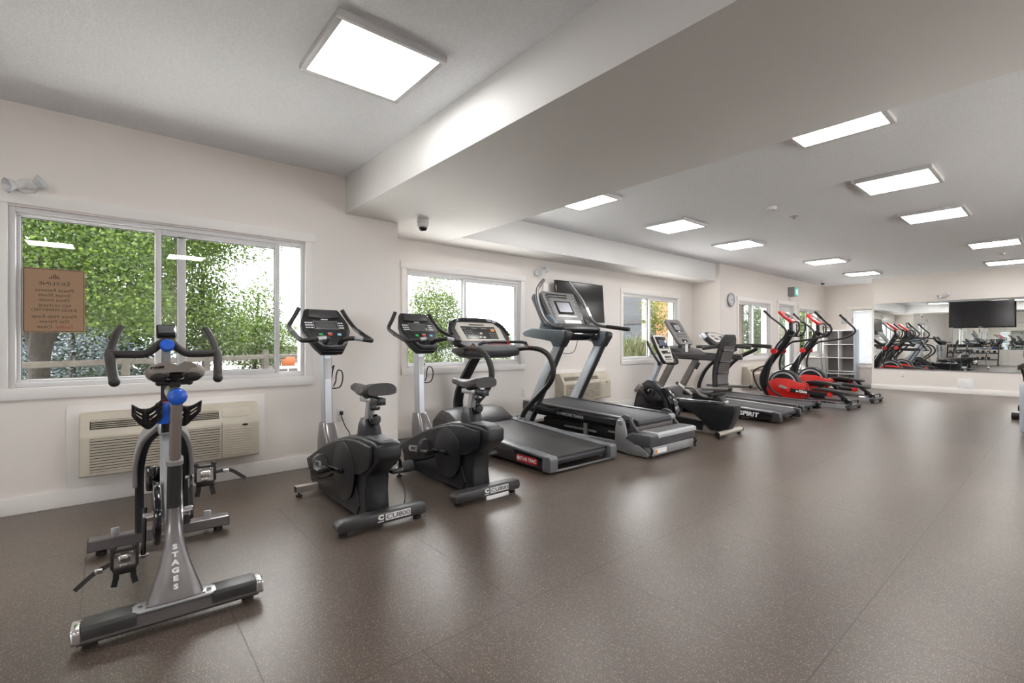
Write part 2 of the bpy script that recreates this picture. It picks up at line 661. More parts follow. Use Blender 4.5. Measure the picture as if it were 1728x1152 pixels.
# windows -----------------------------------------------------------------
pane_m = glass_mat('window_glass')
gasket = mat('window_gasket', (0.03, 0.032, 0.034), 0.5)
def window(n, X, y0, y1, z0, z1, fix_end, slide_start, slide_end):
    mb = MB()
    cw = 0.068
    # casing boards and sill on the room side
    mb.box(X, X + 0.018, y0 - cw, y0, z0 - cw, z1 + 0.012, 0.003).box(X, X + 0.018, y1, y1 + cw, z0 - cw, z1 + 0.012, 0.003)
    mb.box(X, X + 0.024, y0 - cw - 0.015, y1 + cw + 0.015, z1 + 0.012, z1 + 0.095, 0.003)
    mb.box(X, X + 0.020, y0 - cw, y1 + cw, z0 - cw - 0.01, z0, 0.003)
    root = struct(mb.build('window_%d' % n, trim_m))
    f = MB()
    t = 0.034
    fx0, fx1 = X - 0.105, X - 0.012
    f.box(fx0, fx1, y0, y0 + t, z0, z1, 0.004).box(fx0, fx1, y1 - t, y1, z0, z1, 0.004)
    f.box(fx0, fx1, y0 + t, y1 - t, z1 - t, z1, 0.004).box(fx0, fx1, y0 + t, y1 - t, z0, z0 + t, 0.004)
    f.box(fx1 - 0.03, fx1 - 0.02, y0 + t, y1 - t, z1 - t - 0.012, z1 - t, 0).box(fx1 - 0.03, fx1 - 0.02, y0 + t, y1 - t, z0 + t, z0 + t + 0.014, 0)
    f.build('window_frame', vinyl, root)
    def sash(a, b, xc, w, wr=None):
        wr = wr or w
        s = MB()
        h0, h1 = z0 + t, z1 - t
        s.box(xc - 0.018, xc + 0.018, a, a + w, h0, h1, 0.003).box(xc - 0.018, xc + 0.018, b - wr, b, h0, h1, 0.003)
        s.box(xc - 0.018, xc + 0.018, a + w, b - wr, h1 - w, h1, 0.003).box(xc - 0.018, xc + 0.018, a + w, b - wr, h0, h0 + w, 0.003)
        so = s.build('sash', vinyl, root)
        gk = MB()
        a2, b2, c2, d2 = a + w, b - wr, h0 + w, h1 - w
        q = 0.004
        gk.box(xc - 0.008, xc + 0.008, a2, a2 + q, c2, d2).box(xc - 0.008, xc + 0.008, b2 - q, b2, c2, d2).box(xc - 0.008, xc + 0.008, a2, b2, d2 - q, d2).box(xc - 0.008, xc + 0.008, a2, b2, c2, c2 + q)
        gk.build('gasket', gasket, so)
        MB().box(xc - 0.002, xc + 0.002, a2, b2, c2, d2).build('pane', pane_m, so)
    sash(y0 + t, fix_end, X - 0.078, 0.020, 0.055)
    sash(slide_start, slide_end, X - 0.038, 0.040)
    return root
window(1, *WIN[0][1:], 0.475, 0.275, 1.165)
window(2, *WIN[1][1:], 3.65, 3.5900000000000003, WIN[1][3] - 0.034)
window(3, *WIN[2][1:], 7.91, 7.85, WIN[2][3] - 0.034)
window(4, *WIN[3][1:], 11.01, 10.950000000000001, WIN[3][3] - 0.034)
window(5, *WIN[4][1:], 14.41, 14.350000000000001, WIN[4][3] - 0.034)
# added windows in the unseen right-hand wall, put in to brighten the ceiling
for k, (a, b, c, d) in enumerate(ADDED_WIN):
    mb = MB()
    mb.box(XR - 0.018, XR, a - 0.07, a, c - 0.07, d + 0.012, 0.003).box(XR - 0.018, XR, b, b + 0.07, c - 0.07, d + 0.012, 0.003).box(XR - 0.024, XR, a - 0.09, b + 0.09, d + 0.012, d + 0.095, 0.003).box(XR - 0.02, XR, a - 0.07, b + 0.07, c - 0.08, c, 0.003)
    w = struct(mb.build('window_%d' % (k + 7), trim_m))
    f = MB()
    f.box(XR + 0.03, XR + 0.10, a, a + 0.06, c, d, 0.004).box(XR + 0.03, XR + 0.10, b - 0.06, b, c, d, 0.004).box(XR + 0.03, XR + 0.10, a + 0.06, b - 0.06, c, c + 0.06, 0.004).box(XR + 0.03, XR + 0.10, a + 0.06, b - 0.06, d - 0.06, d, 0.004).box(XR + 0.03, XR + 0.10, (a + b) / 2 - 0.03, (a + b) / 2 + 0.03, c + 0.06, d - 0.06, 0.004)
    f.build('window_frame', vinyl, w)
    MB().box(XR + 0.06, XR + 0.064, a + 0.05, b - 0.05, c + 0.05, d - 0.05).build('pane', pane_m, w)
# far window with closed venetian blind
mb = MB()
Y = YF
mb.box(0.50, 0.60, Y - 0.018, Y, 0.47, 2.06, 0.003).box(1.22, 1.262, Y - 0.018, Y, 0.47, 2.06, 0.003).box(0.48, 1.262, Y - 0.024, Y, 2.06, 2.15, 0.003).box(0.50, 1.262, Y - 0.03, Y, 0.47, 0.56, 0.003)
w6 = struct(mb.build('window_6', trim_m))
f = MB()
f.box(0.60, 0.64, Y + 0.03, Y + 0.12, 0.56, 2.045, 0.003).box(1.18, 1.22, Y + 0.03, Y + 0.12, 0.56, 2.045, 0.003).box(0.64, 1.18, Y + 0.03, Y + 0.12, 2.005, 2.045, 0.003).box(0.64, 1.18, Y + 0.03, Y + 0.12, 0.56, 0.60, 0.003)
f.build('window_frame', vinyl, w6)
MB().box(0.64, 1.18, Y + 0.09, Y + 0.094, 0.60, 2.005).build('pane', pane_m, w6)
bl = thing('venetian_blind', 'white venetian blind closed over the far window beside the cube shelf', 'blind', (0.91, Y + 0.03, 0.57), (0.91, Y + 0.03, 0.57))
blind_m = mat('blind_slat', (0.86, 0.88, 0.90), 0.5)
blind_m.node_tree.nodes['Principled BSDF'].inputs['Transmission Weight'].default_value = 0.0
s = MB()
for k in range(56):
    z = 0.60 + k * 0.0252
    s.box(0.625, 1.195, -0.0150, 0.0150, -0.0009, 0.0009, mtx=Matrix.Translation((0, Y + 0.015, z)) @ Matrix.Rotation(math.radians(70), 4, 'X'))
s.build('slats', blind_m, bl, kind='stuff')
MB().box(0.615, 1.205, Y - 0.01, Y + 0.04, 2.005, 2.04, 0.003).build('head_rail', vinyl, bl)
MB().box(0.625, 1.195, Y, Y + 0.03, 0.57, 0.59, 0.003).build('bottom_rail', vinyl, bl)
c = MB()
for xx in (0.70, 1.10):
    c.cyl((xx, Y - 0.003, 0.58), (xx, Y - 0.003, 2.01), 0.0012, seg=6)
c.build('cords', vinyl, bl)

# glass door between windows 4 and 5 ---------------------------------------
mb = MB()
X = X3
mb.box(X, X + 0.018, 12.22, 12.30, 0, 2.08, 0.003).box(X, X + 0.018, 13.25, 13.33, 0, 2.08, 0.003).box(X, X + 0.024, 12.20, 13.35, 2.08, 2.165, 0.003)
d1 = struct(mb.build('door_1', trim_m))
f = MB()
f.box(X - 0.12, X - 0.01, 12.30, 12.34, 0, 2.08, 0.003).box(X - 0.12, X - 0.01, 13.21, 13.25, 0, 2.08, 0.003).box(X - 0.12, X - 0.01, 12.34, 13.21, 2.04, 2.08, 0.003)
f.build('door_frame', vinyl, d1)
f = MB()
f.box(X - 0.085, X - 0.04, 12.345, 12.46, 0.01, 2.035, 0.003).box(X - 0.085, X - 0.04, 13.09, 13.205, 0.01, 2.035, 0.003).box(X - 0.085, X - 0.04, 12.46, 13.09, 1.92, 2.035, 0.003).box(X - 0.085, X - 0.04, 12.46, 13.09, 0.01, 0.24, 0.003)
dl = f.build('door_leaf', vinyl, d1)
MB().box(X - 0.066, X - 0.060, 12.46, 13.09, 0.24, 1.92).build('pane', pane_m, dl)
h = MB()
h.cyl((X - 0.04, 12.40, 1.0), (X + 0.012, 12.40, 1.0), 0.012).rbar([(X + 0.012, 12.40, 1.0), (X + 0.012, 12.52, 1.0)], 0.016, 0.022)
h.build('door_handle', silver, dl)
MB().box(X - 0.0585, X - 0.0575, 12.62, 12.86, 1.22, 1.5).build('notice', mat('notice_paper', (0.70, 0.62, 0.48), 0.7), dl)

# ceiling lights ---------------------------------------------------------------
lamp_frame = mat('lamp_frame', (0.62, 0.62, 0.62), 0.4, var=0.01)
lamp_face = mat('lamp_diffuser', (0.9, 0.9, 0.9), 0.5, var=0.0, emit=(1.0, 0.985, 0.965), estr=LAMP)
def light0(x, y, label):
    t = thing('ceiling_light', label, 'ceiling light', (x, y, H), (0, 0, H), group='flat square ceiling lights')
    a, b, zb = 0.305, 0.272, H - 0.035
    f = MB()
    f.box(-a, -b, -a, a, zb, H, 0.003).box(b, a, -a, a, zb, H, 0.003).box(-b, b, -a, -b, zb, H, 0.003).box(-b, b, b, a, zb, H, 0.003)
    f.build('light_frame', lamp_frame, t)
    MB().box(-b, b, -b, b, zb + 0.004, zb + 0.012).build('diffuser', lamp_face, t)
    return t
L0 = light0(1.985, 1.14, 'large looking square ceiling light above the spin bike, in front of the beam')
for (x, y, lb) in [
    (1.045, 3.98, 'square ceiling light just past the beam, nearest in the row along the windows'),
    (1.055, 5.86, 'square ceiling light above the incline treadmill, second past the beam in the window row'),
    (1.055, 7.75, 'square ceiling light third past the beam in the row along the windows'),
    (1.43, 10.62, 'square ceiling light above the first red elliptical, fourth past the beam in the window row'),
    (1.43, 13.10, 'square ceiling light closest to the far wall in the window row'),
    (3.43, 3.98, 'square ceiling light partly hidden by the beam, nearest in the right-hand row'),
    (3.43, 5.90, 'square ceiling light second past the beam in the right-hand row'),
    (3.43, 7.80, 'square ceiling light third past the beam in the right-hand row'),
    (3.73, 10.75, 'square ceiling light fourth in the right-hand row, cut by the photo edge'),
    (3.70, 13.40, 'square ceiling light just before the mirror wall in the right-hand row'),
    (5.85, -0.70, 'square ceiling light behind the camera seen as the left reflection in the first window'),
    (5.95, 1.10, 'square ceiling light beside the camera seen as the right reflection in the first window'),
    (1.985, -1.7, 'added square ceiling light, out of view to the left, before the first window'),  # from here down: added lamps out of view, put in to light the room
    (4.2, -3.4, 'added square ceiling light over the back of the room by the dumbbell rack'),
    (1.985, -3.8, 'added square ceiling light over the back left corner of the room'),
    (5.85, 5.90, 'added square ceiling light over the right side of the room past the beam'),
    (5.85, 9.00, 'added square ceiling light over the right side of the room near its middle'),
    (5.85, 12.80, 'added square ceiling light over the right side of the room near the mirror wall'),
]:
    dup(L0, (x, y, H), None, lb)

# ================================================================= spin bike
def rect_ring(cx, cy_, cz, hx, hy, n=16, p=4.0, tilt=0.0):
    """rounded rectangle ring in the XY plane (superellipse)"""
    r = []
    for k in range(n):
        a = 2 * PI * (k + 0.5) / n
        c, s_ = math.cos(a), math.sin(a)
        x = math.copysign(abs(c) ** (2 / p), c) * hx
        y = math.copysign(abs(s_) ** (2 / p), s_) * hy
        r.append((cx + x, cy_ + y, cz + x * tilt))
    return r

def saddle_mesh(xr, xn, wr, wn, z, drop, groove, n=14, m=20, thick=0.03, power=1.0):
    """saddle body from its wide rear (xr) to its nose (xn)"""
    rings = []
    for i in range(n + 1):
        t = i / n
        x = xr + (xn - xr) * t
        w = wn + (wr - wn) * (0.5 + 0.5 * math.cos(PI * min(1, max(0, t - 0.08) * 1.18))) if t > 0.12 else wr * (0.78 + 0.22 * math.sin(PI / 2 * t / 0.12))
        th = thick * (1.0 - 0.42 * t)
        if t > 0.92:
            w *= math.sqrt(max(0.12, 1 - ((t - 0.92) / 0.085) ** 2))
        zt = z + 0.010 * math.cos(PI * 1.6 * t) - 0.006 * t
        ring = []
        for k in range(m):
            a = 2 * PI * k / m
            c, s_ = math.cos(a), math.sin(a)
            y = math.copysign(abs(c) ** 0.75, c) * w
            if s_ >= 0:
                zz = zt + (s_ ** 0.7) * th * 0.6 - drop * abs(c) ** 3 * (w / wr) ** 2 - groove * math.exp(-(y / 0.014) ** 2) * (1 - t * 0.6)
            else:
                zz = zt - abs(s_) ** 0.8 * th * 0.9 - drop * abs(c) ** 2 * (w / wr) ** 2 * 1.15
            ring.append((x, y, zz))
        rings.append(ring)
    return MB().loft(rings)

def cage_pedal(parent, cx, cyy, cz, side, strap_pts):
    """clip pedal hanging upright with its toe cage: plate faces the rider"""
    y0 = cyy
    b = MB()
    b.box(cx - 0.012, cx + 0.012, y0 - 0.050, y0 - 0.038, cz - 0.035, cz + 0.045, 0.004)
    b.box(cx - 0.012, cx + 0.012, y0 + 0.038, y0 + 0.050, cz - 0.035, cz + 0.045, 0.004)
    b.box(cx - 0.012, cx + 0.012, y0 - 0.044, y0 + 0.044, cz + 0.038, cz + 0.052, 0.004)
    b.box(cx - 0.012, cx + 0.012, y0 - 0.044, y0 + 0.044, cz - 0.045, cz - 0.032, 0.004)
    b.ball((cx, y0 - 0.040, cz + 0.055), 0.013).ball((cx, y0 + 0.040, cz + 0.055), 0.013)
    p = b.build('pedal', matte_black, parent)
    c = MB()
    c.box(cx - 0.010, cx + 0.015, y0 - 0.022, y0 + 0.022, cz - 0.012, cz + 0.020, 0.004)
    c.cyl((cx + 0.008, y0 - 0.022, cz + 0.030), (cx + 0.018, y0 - 0.022, cz + 0.030), 0.007, seg=10).cyl((cx + 0.008, y0 + 0.022, cz + 0.030), (cx + 0.018, y0 + 0.022, cz + 0.030), 0.007, seg=10)
    c.box(cx, cx + 0.014, y0 - 0.017, y0 + 0.017, cz - 0.030, cz - 0.018, 0.002)
    c.cyl((cx, y0 - side * 0.04, cz), (cx, y0 - side * 0.088, cz), 0.009, seg=10)
    c.build('pedal_binding', chrome, p)
    t = MB()
    t.rbar([(cx, y0 - 0.030, cz - 0.040), (cx + 0.004, y0 - 0.030, cz - 0.075), (cx + 0.01, y0 - 0.038, cz - 0.110)], 0.022, 0.007, up=(1, 0, 0))
    t.rbar([(cx, y0 + 0.030, cz - 0.040), (cx + 0.004, y0 + 0.030, cz - 0.075), (cx + 0.01, y0 + 0.038, cz - 0.110)], 0.022, 0.007, up=(1, 0, 0))
    t.box(cx - 0.004, cx + 0.010, y0 - 0.040, y0 + 0.040, cz - 0.062, cz - 0.040, 0.003)
    t.build('toe_cage', black, p)
    s = MB().rbar(catmull(strap_pts, 6), 0.018, 0.003, up=(1, 0, 0.3))
    so = s.build('pedal_strap', matte_black, p)
    q = Vector(strap_pts[0]).lerp(Vector(strap_pts[1]), 0.7)
    MB().box(q.x - 0.008, q.x + 0.010, q.y - 0.014, q.y + 0.014, q.z - 0.010, q.z + 0.010, 0.003).build('buckle', chrome, so)

def spin_bike():
    t = thing('spin_bike', 'grey and silver spin bike with blue knobs, seen from behind nearest the first window', 'exercise bike',
              (1.67, 0.2265, 0), (1.67, 0, 0), math.radians(-1.72))
    # rear stabilizer
    rs = MB().rbar([(2.165, -0.300, 0.056), (2.165, 0.300, 0.056)], 0.066, 0.088, up=(1, 0, 0), bev=0.22).build('rear_stabilizer', gunmetal, t)
    for s_ in (-1, 1):
        a, b = sorted((s_ * 0.288, s_ * 0.318))
        MB().prism([(2.117, 0.040), (2.128, 0.031), (2.204, 0.031), (2.215, 0.040), (2.215, 0.082), (2.205, 0.0935), (2.125, 0.0935), (2.117, 0.082)], a, b, bev=0.006).build('end_cap', chrome, rs)
        a, b = sorted((s_ * 0.125, s_ * 0.286))
        MB().prism([(2.113, 0.066), (2.113, 0.088), (2.123, 0.0965), (2.205, 0.0965), (2.217, 0.086), (2.217, 0.050), (2.2135, 0.050), (2.2135, 0.066)], a, b, bev=0.003).build('foot_pad', dark_grey, rs)
        MB().cyl((2.15, s_ * 0.265, 0), (2.15, s_ * 0.265, 0.018), 0.024).cyl((2.15, s_ * 0.265, 0.016), (2.15, s_ * 0.265, 0.04), 0.012, seg=8).build('levelling_foot', matte_black, rs)
    bp = MB().prism([(2.125, -0.125), (2.125, 0.125), (2.150, 0.140), (2.200, 0.140), (2.216, 0.115), (2.216, -0.115), (2.200, -0.140), (2.150, -0.140)], 0.089, 0.097, axis='z', bev=0.002).build('mounting_plate', silver, rs)
    for s_ in (-1, 1):
        MB().cyl((2.180, s_ * 0.115, 0.097), (2.180, s_ * 0.115, 0.104), 0.0105, seg=6).build('bolt', chrome, bp)
    # flared tower up to the seat tube
    prof = [(0.094, 2.160, 0.040, 0.098), (0.13, 2.150, 0.036, 0.086), (0.18, 2.132, 0.033, 0.068), (0.23, 2.112, 0.031, 0.052), (0.28, 2.092, 0.030, 0.040), (0.33, 2.074, 0.029, 0.032), (0.38, 2.060, 0.028, 0.028), (0.44, 2.058, 0.027, 0.026)]
    tw = MB().loft([rect_ring(x, 0, z, hx, hy, 24, 3.2, 0.0) for z, x, hx, hy in prof]).build('tower', gunmetal, t)
    MB().rbar([(2.196, -0.10, 0.098), (2.203, -0.03, 0.099), (2.203, 0.03, 0.099), (2.196, 0.10, 0.098)], 0.006, 0.006, smooth=3).build('weld_seam', gunmetal, tw)
    for k, ch in enumerate('STAGES'):
        z = 0.288 - k * 0.0285
        x = 2.095 + (0.30 - z) * 0.40 + 0.031
        i = min(range(len(prof)), key=lambda q: abs(prof[q][0] - z))
        zz, xx, hx, hy = prof[i]
        j = i + 1 if z > zz and i + 1 < len(prof) else max(0, i - 1)
        f = 0 if prof[j][0] == zz else (z - zz) / (prof[j][0] - zz)
        x = (xx + hx) + f * ((prof[j][1] + prof[j][2]) - (xx + hx)) + 0.0008
        text(ch, 0.027, (x, 0, z), (0, 1, 0), (-0.42, 0, 1), white_paint, tw, bold=0.0016, squash=1.25)
    # seat tube, post, slider
    st = MB().rbar([(2.040, 0, 0.40), (2.062, 0, 0.50), (2.108, 0, 0.645)], 0.046, 0.050, bev=0.2).build('seat_tube', dark_grey, t)
    MB().rbar([(2.106, 0, 0.638), (2.112, 0, 0.655)], 0.056, 0.060, bev=0.2).build('collar', silver, st)
    MB().rbar([(2.095, 0, 0.60), (2.210, 0, 0.905)], 0.038, 0.040, bev=0.18).build('seat_post', mat('brushed_steel', (0.82, 0.82, 0.84), 0.14, metal=1.0), t)
    sl = MB().cyl((2.262, 0, 0.928), (1.99, 0, 0.928), 0.031, seg=20).build('seat_slider', silver, t)
    MB().cyl((2.235, 0, 0.928), (2.250, 0, 0.928), 0.0335, seg=20).build('slider_ring', gloss_black, sl)
    MB().lathe([(0.028, 0), (0.0335, 0.006), (0.0335, 0.018), (0.027, 0.028), (0.014, 0.033), (0.0, 0.033)], (2.250, 0, 0.928), (1, 0, 0), 12).build('slider_knob', blue, sl, label='blue knob')
    cl = MB()
    cl.box(2.06, 2.13, -0.020, 0.020, 0.955, 0.985, 0.006).cyl((2.10, -0.05, 0.975), (2.10, 0.05, 0.975), 0.012, seg=10).ball((2.10, -0.052, 0.975), 0.014).ball((2.10, 0.052, 0.975), 0.014)
    cl.tube([(2.15, -0.045, 1.02), (2.12, -0.03, 0.985), (2.02, -0.02, 0.985), (1.96, -0.012, 1.01)], 0.004, 6, 4).tube([(2.15, 0.045, 1.02), (2.12, 0.03, 0.985), (2.02, 0.02, 0.985), (1.96, 0.012, 1.01)], 0.004, 6, 4)
    cl.build('saddle_clamp', matte_black, t)
    sm_ = saddle_mesh(2.205, 1.945, 0.090, 0.018, 1.040, 0.020, 0.020, thick=0.030)
    for s_ in (-1, 1):
        sm_.ball((2.168, s_ * 0.060, 1.020), 0.045, 1.0, 0.92, 0.80, 20)
    sd = sm_.build('saddle', mat('taupe_saddle', (0.25, 0.215, 0.185), 0.5), t)
    sb_ = MB().ball((2.13, 0.0, 1.008), 0.05, 1.2, 0.75, 0.42, 16)
    for s_ in (-1, 1):
        sb_.ball((2.186, s_ * 0.057, 1.006), 0.034, 1.0, 0.90, 0.72, 18)
    sb_.build('saddle_base', matte_black, sd)
    text('STAGES', 0.013, (2.208, -0.062, 1.043), (0, 1, 0.10), (-0.5, 0, 0.85), gloss_black, sd, bold=0.0006)
    # frame: main beam, fork arch, cowl
    MB().rbar([(2.05, 0, 0.40), (1.90, 0, 0.335), (1.72, 0, 0.33), (1.58, 0, 0.50), (1.44, 0, 0.700)], 0.046, 0.055, smooth=4, bev=0.2).build('main_beam', silver, t)
    fk = MB()
    for s_ in (-1, 1):
        fk.rbar([(1.19, s_ * 0.108, 0.085), (1.20, s_ * 0.108, 0.30), (1.235, s_ * 0.104, 0.48), (1.32, s_ * 0.075, 0.61), (1.42, s_ * 0.012, 0.690)], 0.034, 0.040, smooth=4, bev=0.25)
    fk.build('fork', mat('graphite_paint', (0.045, 0.047, 0.053), 0.35, metal=0.3), t)
    cw = MB()
    for s_ in (-1, 1):
        cw.rbar([(1.215, s_ * 0.128, 0.36), (1.245, s_ * 0.124, 0.50), (1.33, s_ * 0.094, 0.635), (1.46, s_ * 0.026, 0.735)], 0.022, 0.085, up=(1, 0, 0.25), smooth=5, bev=0.3)
    cw.box(1.40, 1.52, -0.036, 0.036, 0.665, 0.745, 0.014)
    cw.build('fork_cowl', silver, t)
    # flywheel and guard
    MB().lathe([(0.0, -0.012), (0.16, -0.012), (0.175, -0.020), (0.232, -0.020), (0.236, -0.012), (0.236, 0.012), (0.232, 0.020), (0.175, 0.020), (0.16, 0.012), (0.0, 0.012)], (1.36, 0.0, 0.345), (0, 1, 0), 48).build('flywheel', chrome, t)
    MB().prism([(1.26, 0.39), (1.26, 0.47), (1.46, 0.50), (1.46, 0.37)], -0.085, -0.026, bev=0.012).build('brake_housing', gloss_black, t)
    out = []
    for k in range(28):
        a = 2 * PI * k / 28
        r = 0.150 if math.cos(a) > 0 else 0.115
        out.append((1.69 + (0.0 if math.cos(a) > 0 else -0.22) + r * math.cos(a), 0.315 + (r if abs(r) else 0) * math.sin(a)))
    MB().prism(out, -0.062, -0.034, bev=0.010).build('belt_guard', gloss_black, t)
    MB().prism([(1.69 + (x - 1.69) * 0.82, 0.315 + (z - 0.315) * 0.82) for x, z in out], 0.030, 0.052, bev=0.010).build('crank_cover', chrome, t)
    ck = MB()
    ck.cyl((1.66, -0.10, 0.300), (1.66, 0.10, 0.300), 0.022)
    ck.build('crank_axle', chrome, t)
    MB().rbar([(1.63, -0.092, 0.330), (1.80, -0.100, 0.165)], 0.018, 0.036, up=(0.7, 0, 0.7), bev=0.3).build('crank_arm', gloss_black, t)
    MB().rbar([(1.69, 0.092, 0.270), (1.52, 0.100, 0.432)], 0.018, 0.036, up=(0.7, 0, 0.7), bev=0.3).build('crank_arm', gloss_black, t)
    cage_pedal(t, 1.80, -0.166, 0.170, -1, [(1.81, -0.215, 0.165), (1.83, -0.27, 0.145), (1.85, -0.33, 0.10)])
    cage_pedal(t, 1.52, 0.168, 0.432, 1, [(1.53, 0.215, 0.440), (1.55, 0.28, 0.445), (1.58, 0.35, 0.395)])
    # front stabilizer
    fs = MB().rbar([(1.17, -0.322, 0.062), (1.17, 0.322, 0.062)], 0.060, 0.075, up=(1, 0, 0), bev=0.1).build('front_stabilizer', gunmetal, t)
    for s_ in (-1, 1):
        MB().box(1.195, 1.203, s_ * 0.212 - 0.018, s_ * 0.212 + 0.018, 0.075, 0.142, 0.003).box(1.15, 1.2, s_ * 0.212 - 0.018, s_ * 0.212 + 0.018, 0.0925, 0.098, 0.002).build('wheel_bracket', silver, fs)
        MB().cyl((1.118, s_ * 0.212 - 0.014, 0.045), (1.118, s_ * 0.212 + 0.014, 0.045), 0.030).build('transport_wheel', matte_black, fs)
        MB().cyl((1.165, s_ * 0.27, 0), (1.165, s_ * 0.27, 0.02), 0.024).cyl((1.175, s_ * 0.27, 0.016), (1.175, s_ * 0.27, 0.04), 0.008, seg=8).build('levelling_foot', matte_black, fs)
        MB().box(1.1325, 1.2075, s_ * 0.322 - 0.003, s_ * 0.322 + 0.003, 0.032, 0.092, 0.002).build('end_cap', matte_black, fs)
    # resistance lever in its boot
    rl = MB().loft([rect_ring(1.505, -0.010, z, h, h * 1.05, 16, 3) for z, h in ((0.725, 0.026), (0.770, 0.030), (0.790, 0.036), (0.826, 0.036), (0.833, 0.031))]).build('resistance_lever', blue, t, label='blue resistance lever')
    MB().cyl((1.505, -0.01, 0.833), (1.505, -0.01, 0.8355), 0.018).build('stop_mark', red, rl)
    MB().rbar([(1.505, 0, 0.68), (1.505, 0, 0.755)], 0.046, 0.046, up=(1, 0, 0)).build('lever_boot', gloss_black, t)
    # slotted black cups each side of the frame
    for s_ in (-1, 1):
        m = MB()
        def W(a, b_):
            """a: 0 at the frame .. 1 at the outer edge, b_: 0 at the bottom .. 1 at the top"""
            y = s_ * (0.022 + 0.118 * a)
            low = 0.698 + 0.085 * (abs(a - 0.45) / 0.55) ** 1.6
            top = 0.845 - 0.045 * math.sin(PI * a) + 0.015 * (1 - a)
            return (1.53 + 0.085 * (a - 0.45) ** 2 * 4 - 0.045 * (1 - b_), y, low + (top - low) * b_)
        strips = [(0.0, 0.42), (0.50, 0.64), (0.72, 1.0)]
        for b0, b1 in strips:
            tilt = 0.0 if b0 in (0.0, 0.88) else 1.0
            g = []
            for i in range(13):
                a = i / 12
                sh = 0.0
                g.append([W(a, b0 + sh), W(a, b1 + sh)])
            m.sheet(g)
        for a0, a1 in ((0.0, 0.12), (0.42, 0.66), (0.90, 1.0)):
            m.sheet([[W(a0, q_ / 4), W((a0 + a1) / 2, q_ / 4), W(a1, q_ / 4)] for q_ in range(5)])
        m.build('weight_holder', matte_black, t, solid=0.006)
    # handlebar post, stem and bars
    MB().rbar([(1.455, 0, 0.70), (1.478, 0, 0.93)], 0.046, 0.046, bev=0.2).build('head_tube', dark_grey, t)
    MB().rbar([(1.476, 0, 0.90), (1.50, 0, 1.10)], 0.032, 0.036, bev=0.2).build('handlebar_post', silver, t)
    hb = MB()
    grip = mat('handlebar_grip', (0.026, 0.023, 0.022), 0.48, bump=0.1, bscale=500)
    hb.tube([(1.50, -0.226, 1.086), (1.50, -0.10, 1.084), (1.495, -0.055, 1.108), (1.49, -0.02, 1.142), (1.49, 0.02, 1.142), (1.495, 0.055, 1.108), (1.50, 0.10, 1.084), (1.50, 0.226, 1.086)], 0.0195, 14, 5)
    hbo = hb.build('handlebar', grip, t)
    for s_ in (-1, 1):
        MB().tube([(1.485, s_ * 0.226, 1.090), (1.50, s_ * 0.228, 1.084), (1.56, s_ * 0.222, 1.055), (1.63, s_ * 0.213, 1.005), (1.705, s_ * 0.204, 0.962)], 0.0205, 14, 4, up=(0, 1, 0)).ball((1.707, s_ * 0.204, 0.961), 0.0225).build('drop_grip', grip, hbo)
        MB().rbar([(1.49, s_ * 0.222, 1.090), (1.44, s_ * 0.218, 1.130), (1.385, s_ * 0.204, 1.185), (1.34, s_ * 0.188, 1.222)], 0.034, 0.026, up=(0.5, 0, 1), smooth=4, bev=0.35).build('horn_grip', grip, hbo)
    MB().lathe([(0.024, 0), (0.032, 0.006), (0.032, 0.016), (0.024, 0.025), (0.0, 0.027)], (1.535, 0, 1.126), (1, 0, 0.25), 12).build('stem_knob', blue, t, label='blue knob')
    MB().cyl((1.48, 0, 1.11), (1.54, 0, 1.118), 0.022).build('stem', matte_black, t)
    cs = MB().box(-0.020, 0.020, -0.043, 0.043, -0.036, 0.036, 0.010, mtx=Matrix.Translation((1.455, 0, 1.200)) @ Matrix.Rotation(math.radians(-32), 4, 'Y')).build('console', gloss_black, t)
    MB().box(0.0195, 0.0212, -0.034, 0.034, -0.020, 0.026, 0.002, mtx=Matrix.Translation((1.455, 0, 1.200)) @ Matrix.Rotation(math.radians(-32), 4, 'Y')).build('console_screen', mat('lcd_grey', (0.09, 0.10, 0.10), 0.15), cs)
    return t
spin_bike()

# ================================================================= upright bikes
def slab(c, right, up, w, h, d, bev=0.004, mb=None, seg=2):
    """box whose face centre is c, spanned by right/up, thickness d behind the face"""
    r, u = Vector(right).normalized(), Vector(up).normalized()
    n = r.cross(u)
    M = Matrix(((r.x, u.x, n.x, c[0]), (r.y, u.y, n.y, c[1]), (r.z, u.z, n.z, c[2]), (0, 0, 0, 1)))
    mb = mb or MB()
    return mb.box(-w / 2, w / 2, -h / 2, h / 2, -d, 0, bev, seg, M)

def plate(c, right, up, pts, d, bev=0.004, mb=None, seg=2):
    r, u = Vector(right).normalized(), Vector(up).normalized()
    n = r.cross(u)
    M = Matrix(((r.x, u.x, n.x, c[0]), (r.y, u.y, n.y, c[1]), (r.z, u.z, n.z, c[2]), (0, 0, 0, 1)))
    mb = mb or MB()
    return mb.prism(pts, -d, 0, 'z', bev, seg, M)

def ell(cx, cz, rx, rz, n=28, a0=0, a1=2 * PI):
    return [(cx + rx * math.cos(a0 + (a1 - a0) * k / n), cz + rz * math.sin(a0 + (a1 - a0) * k / n)) for k in range(n)]

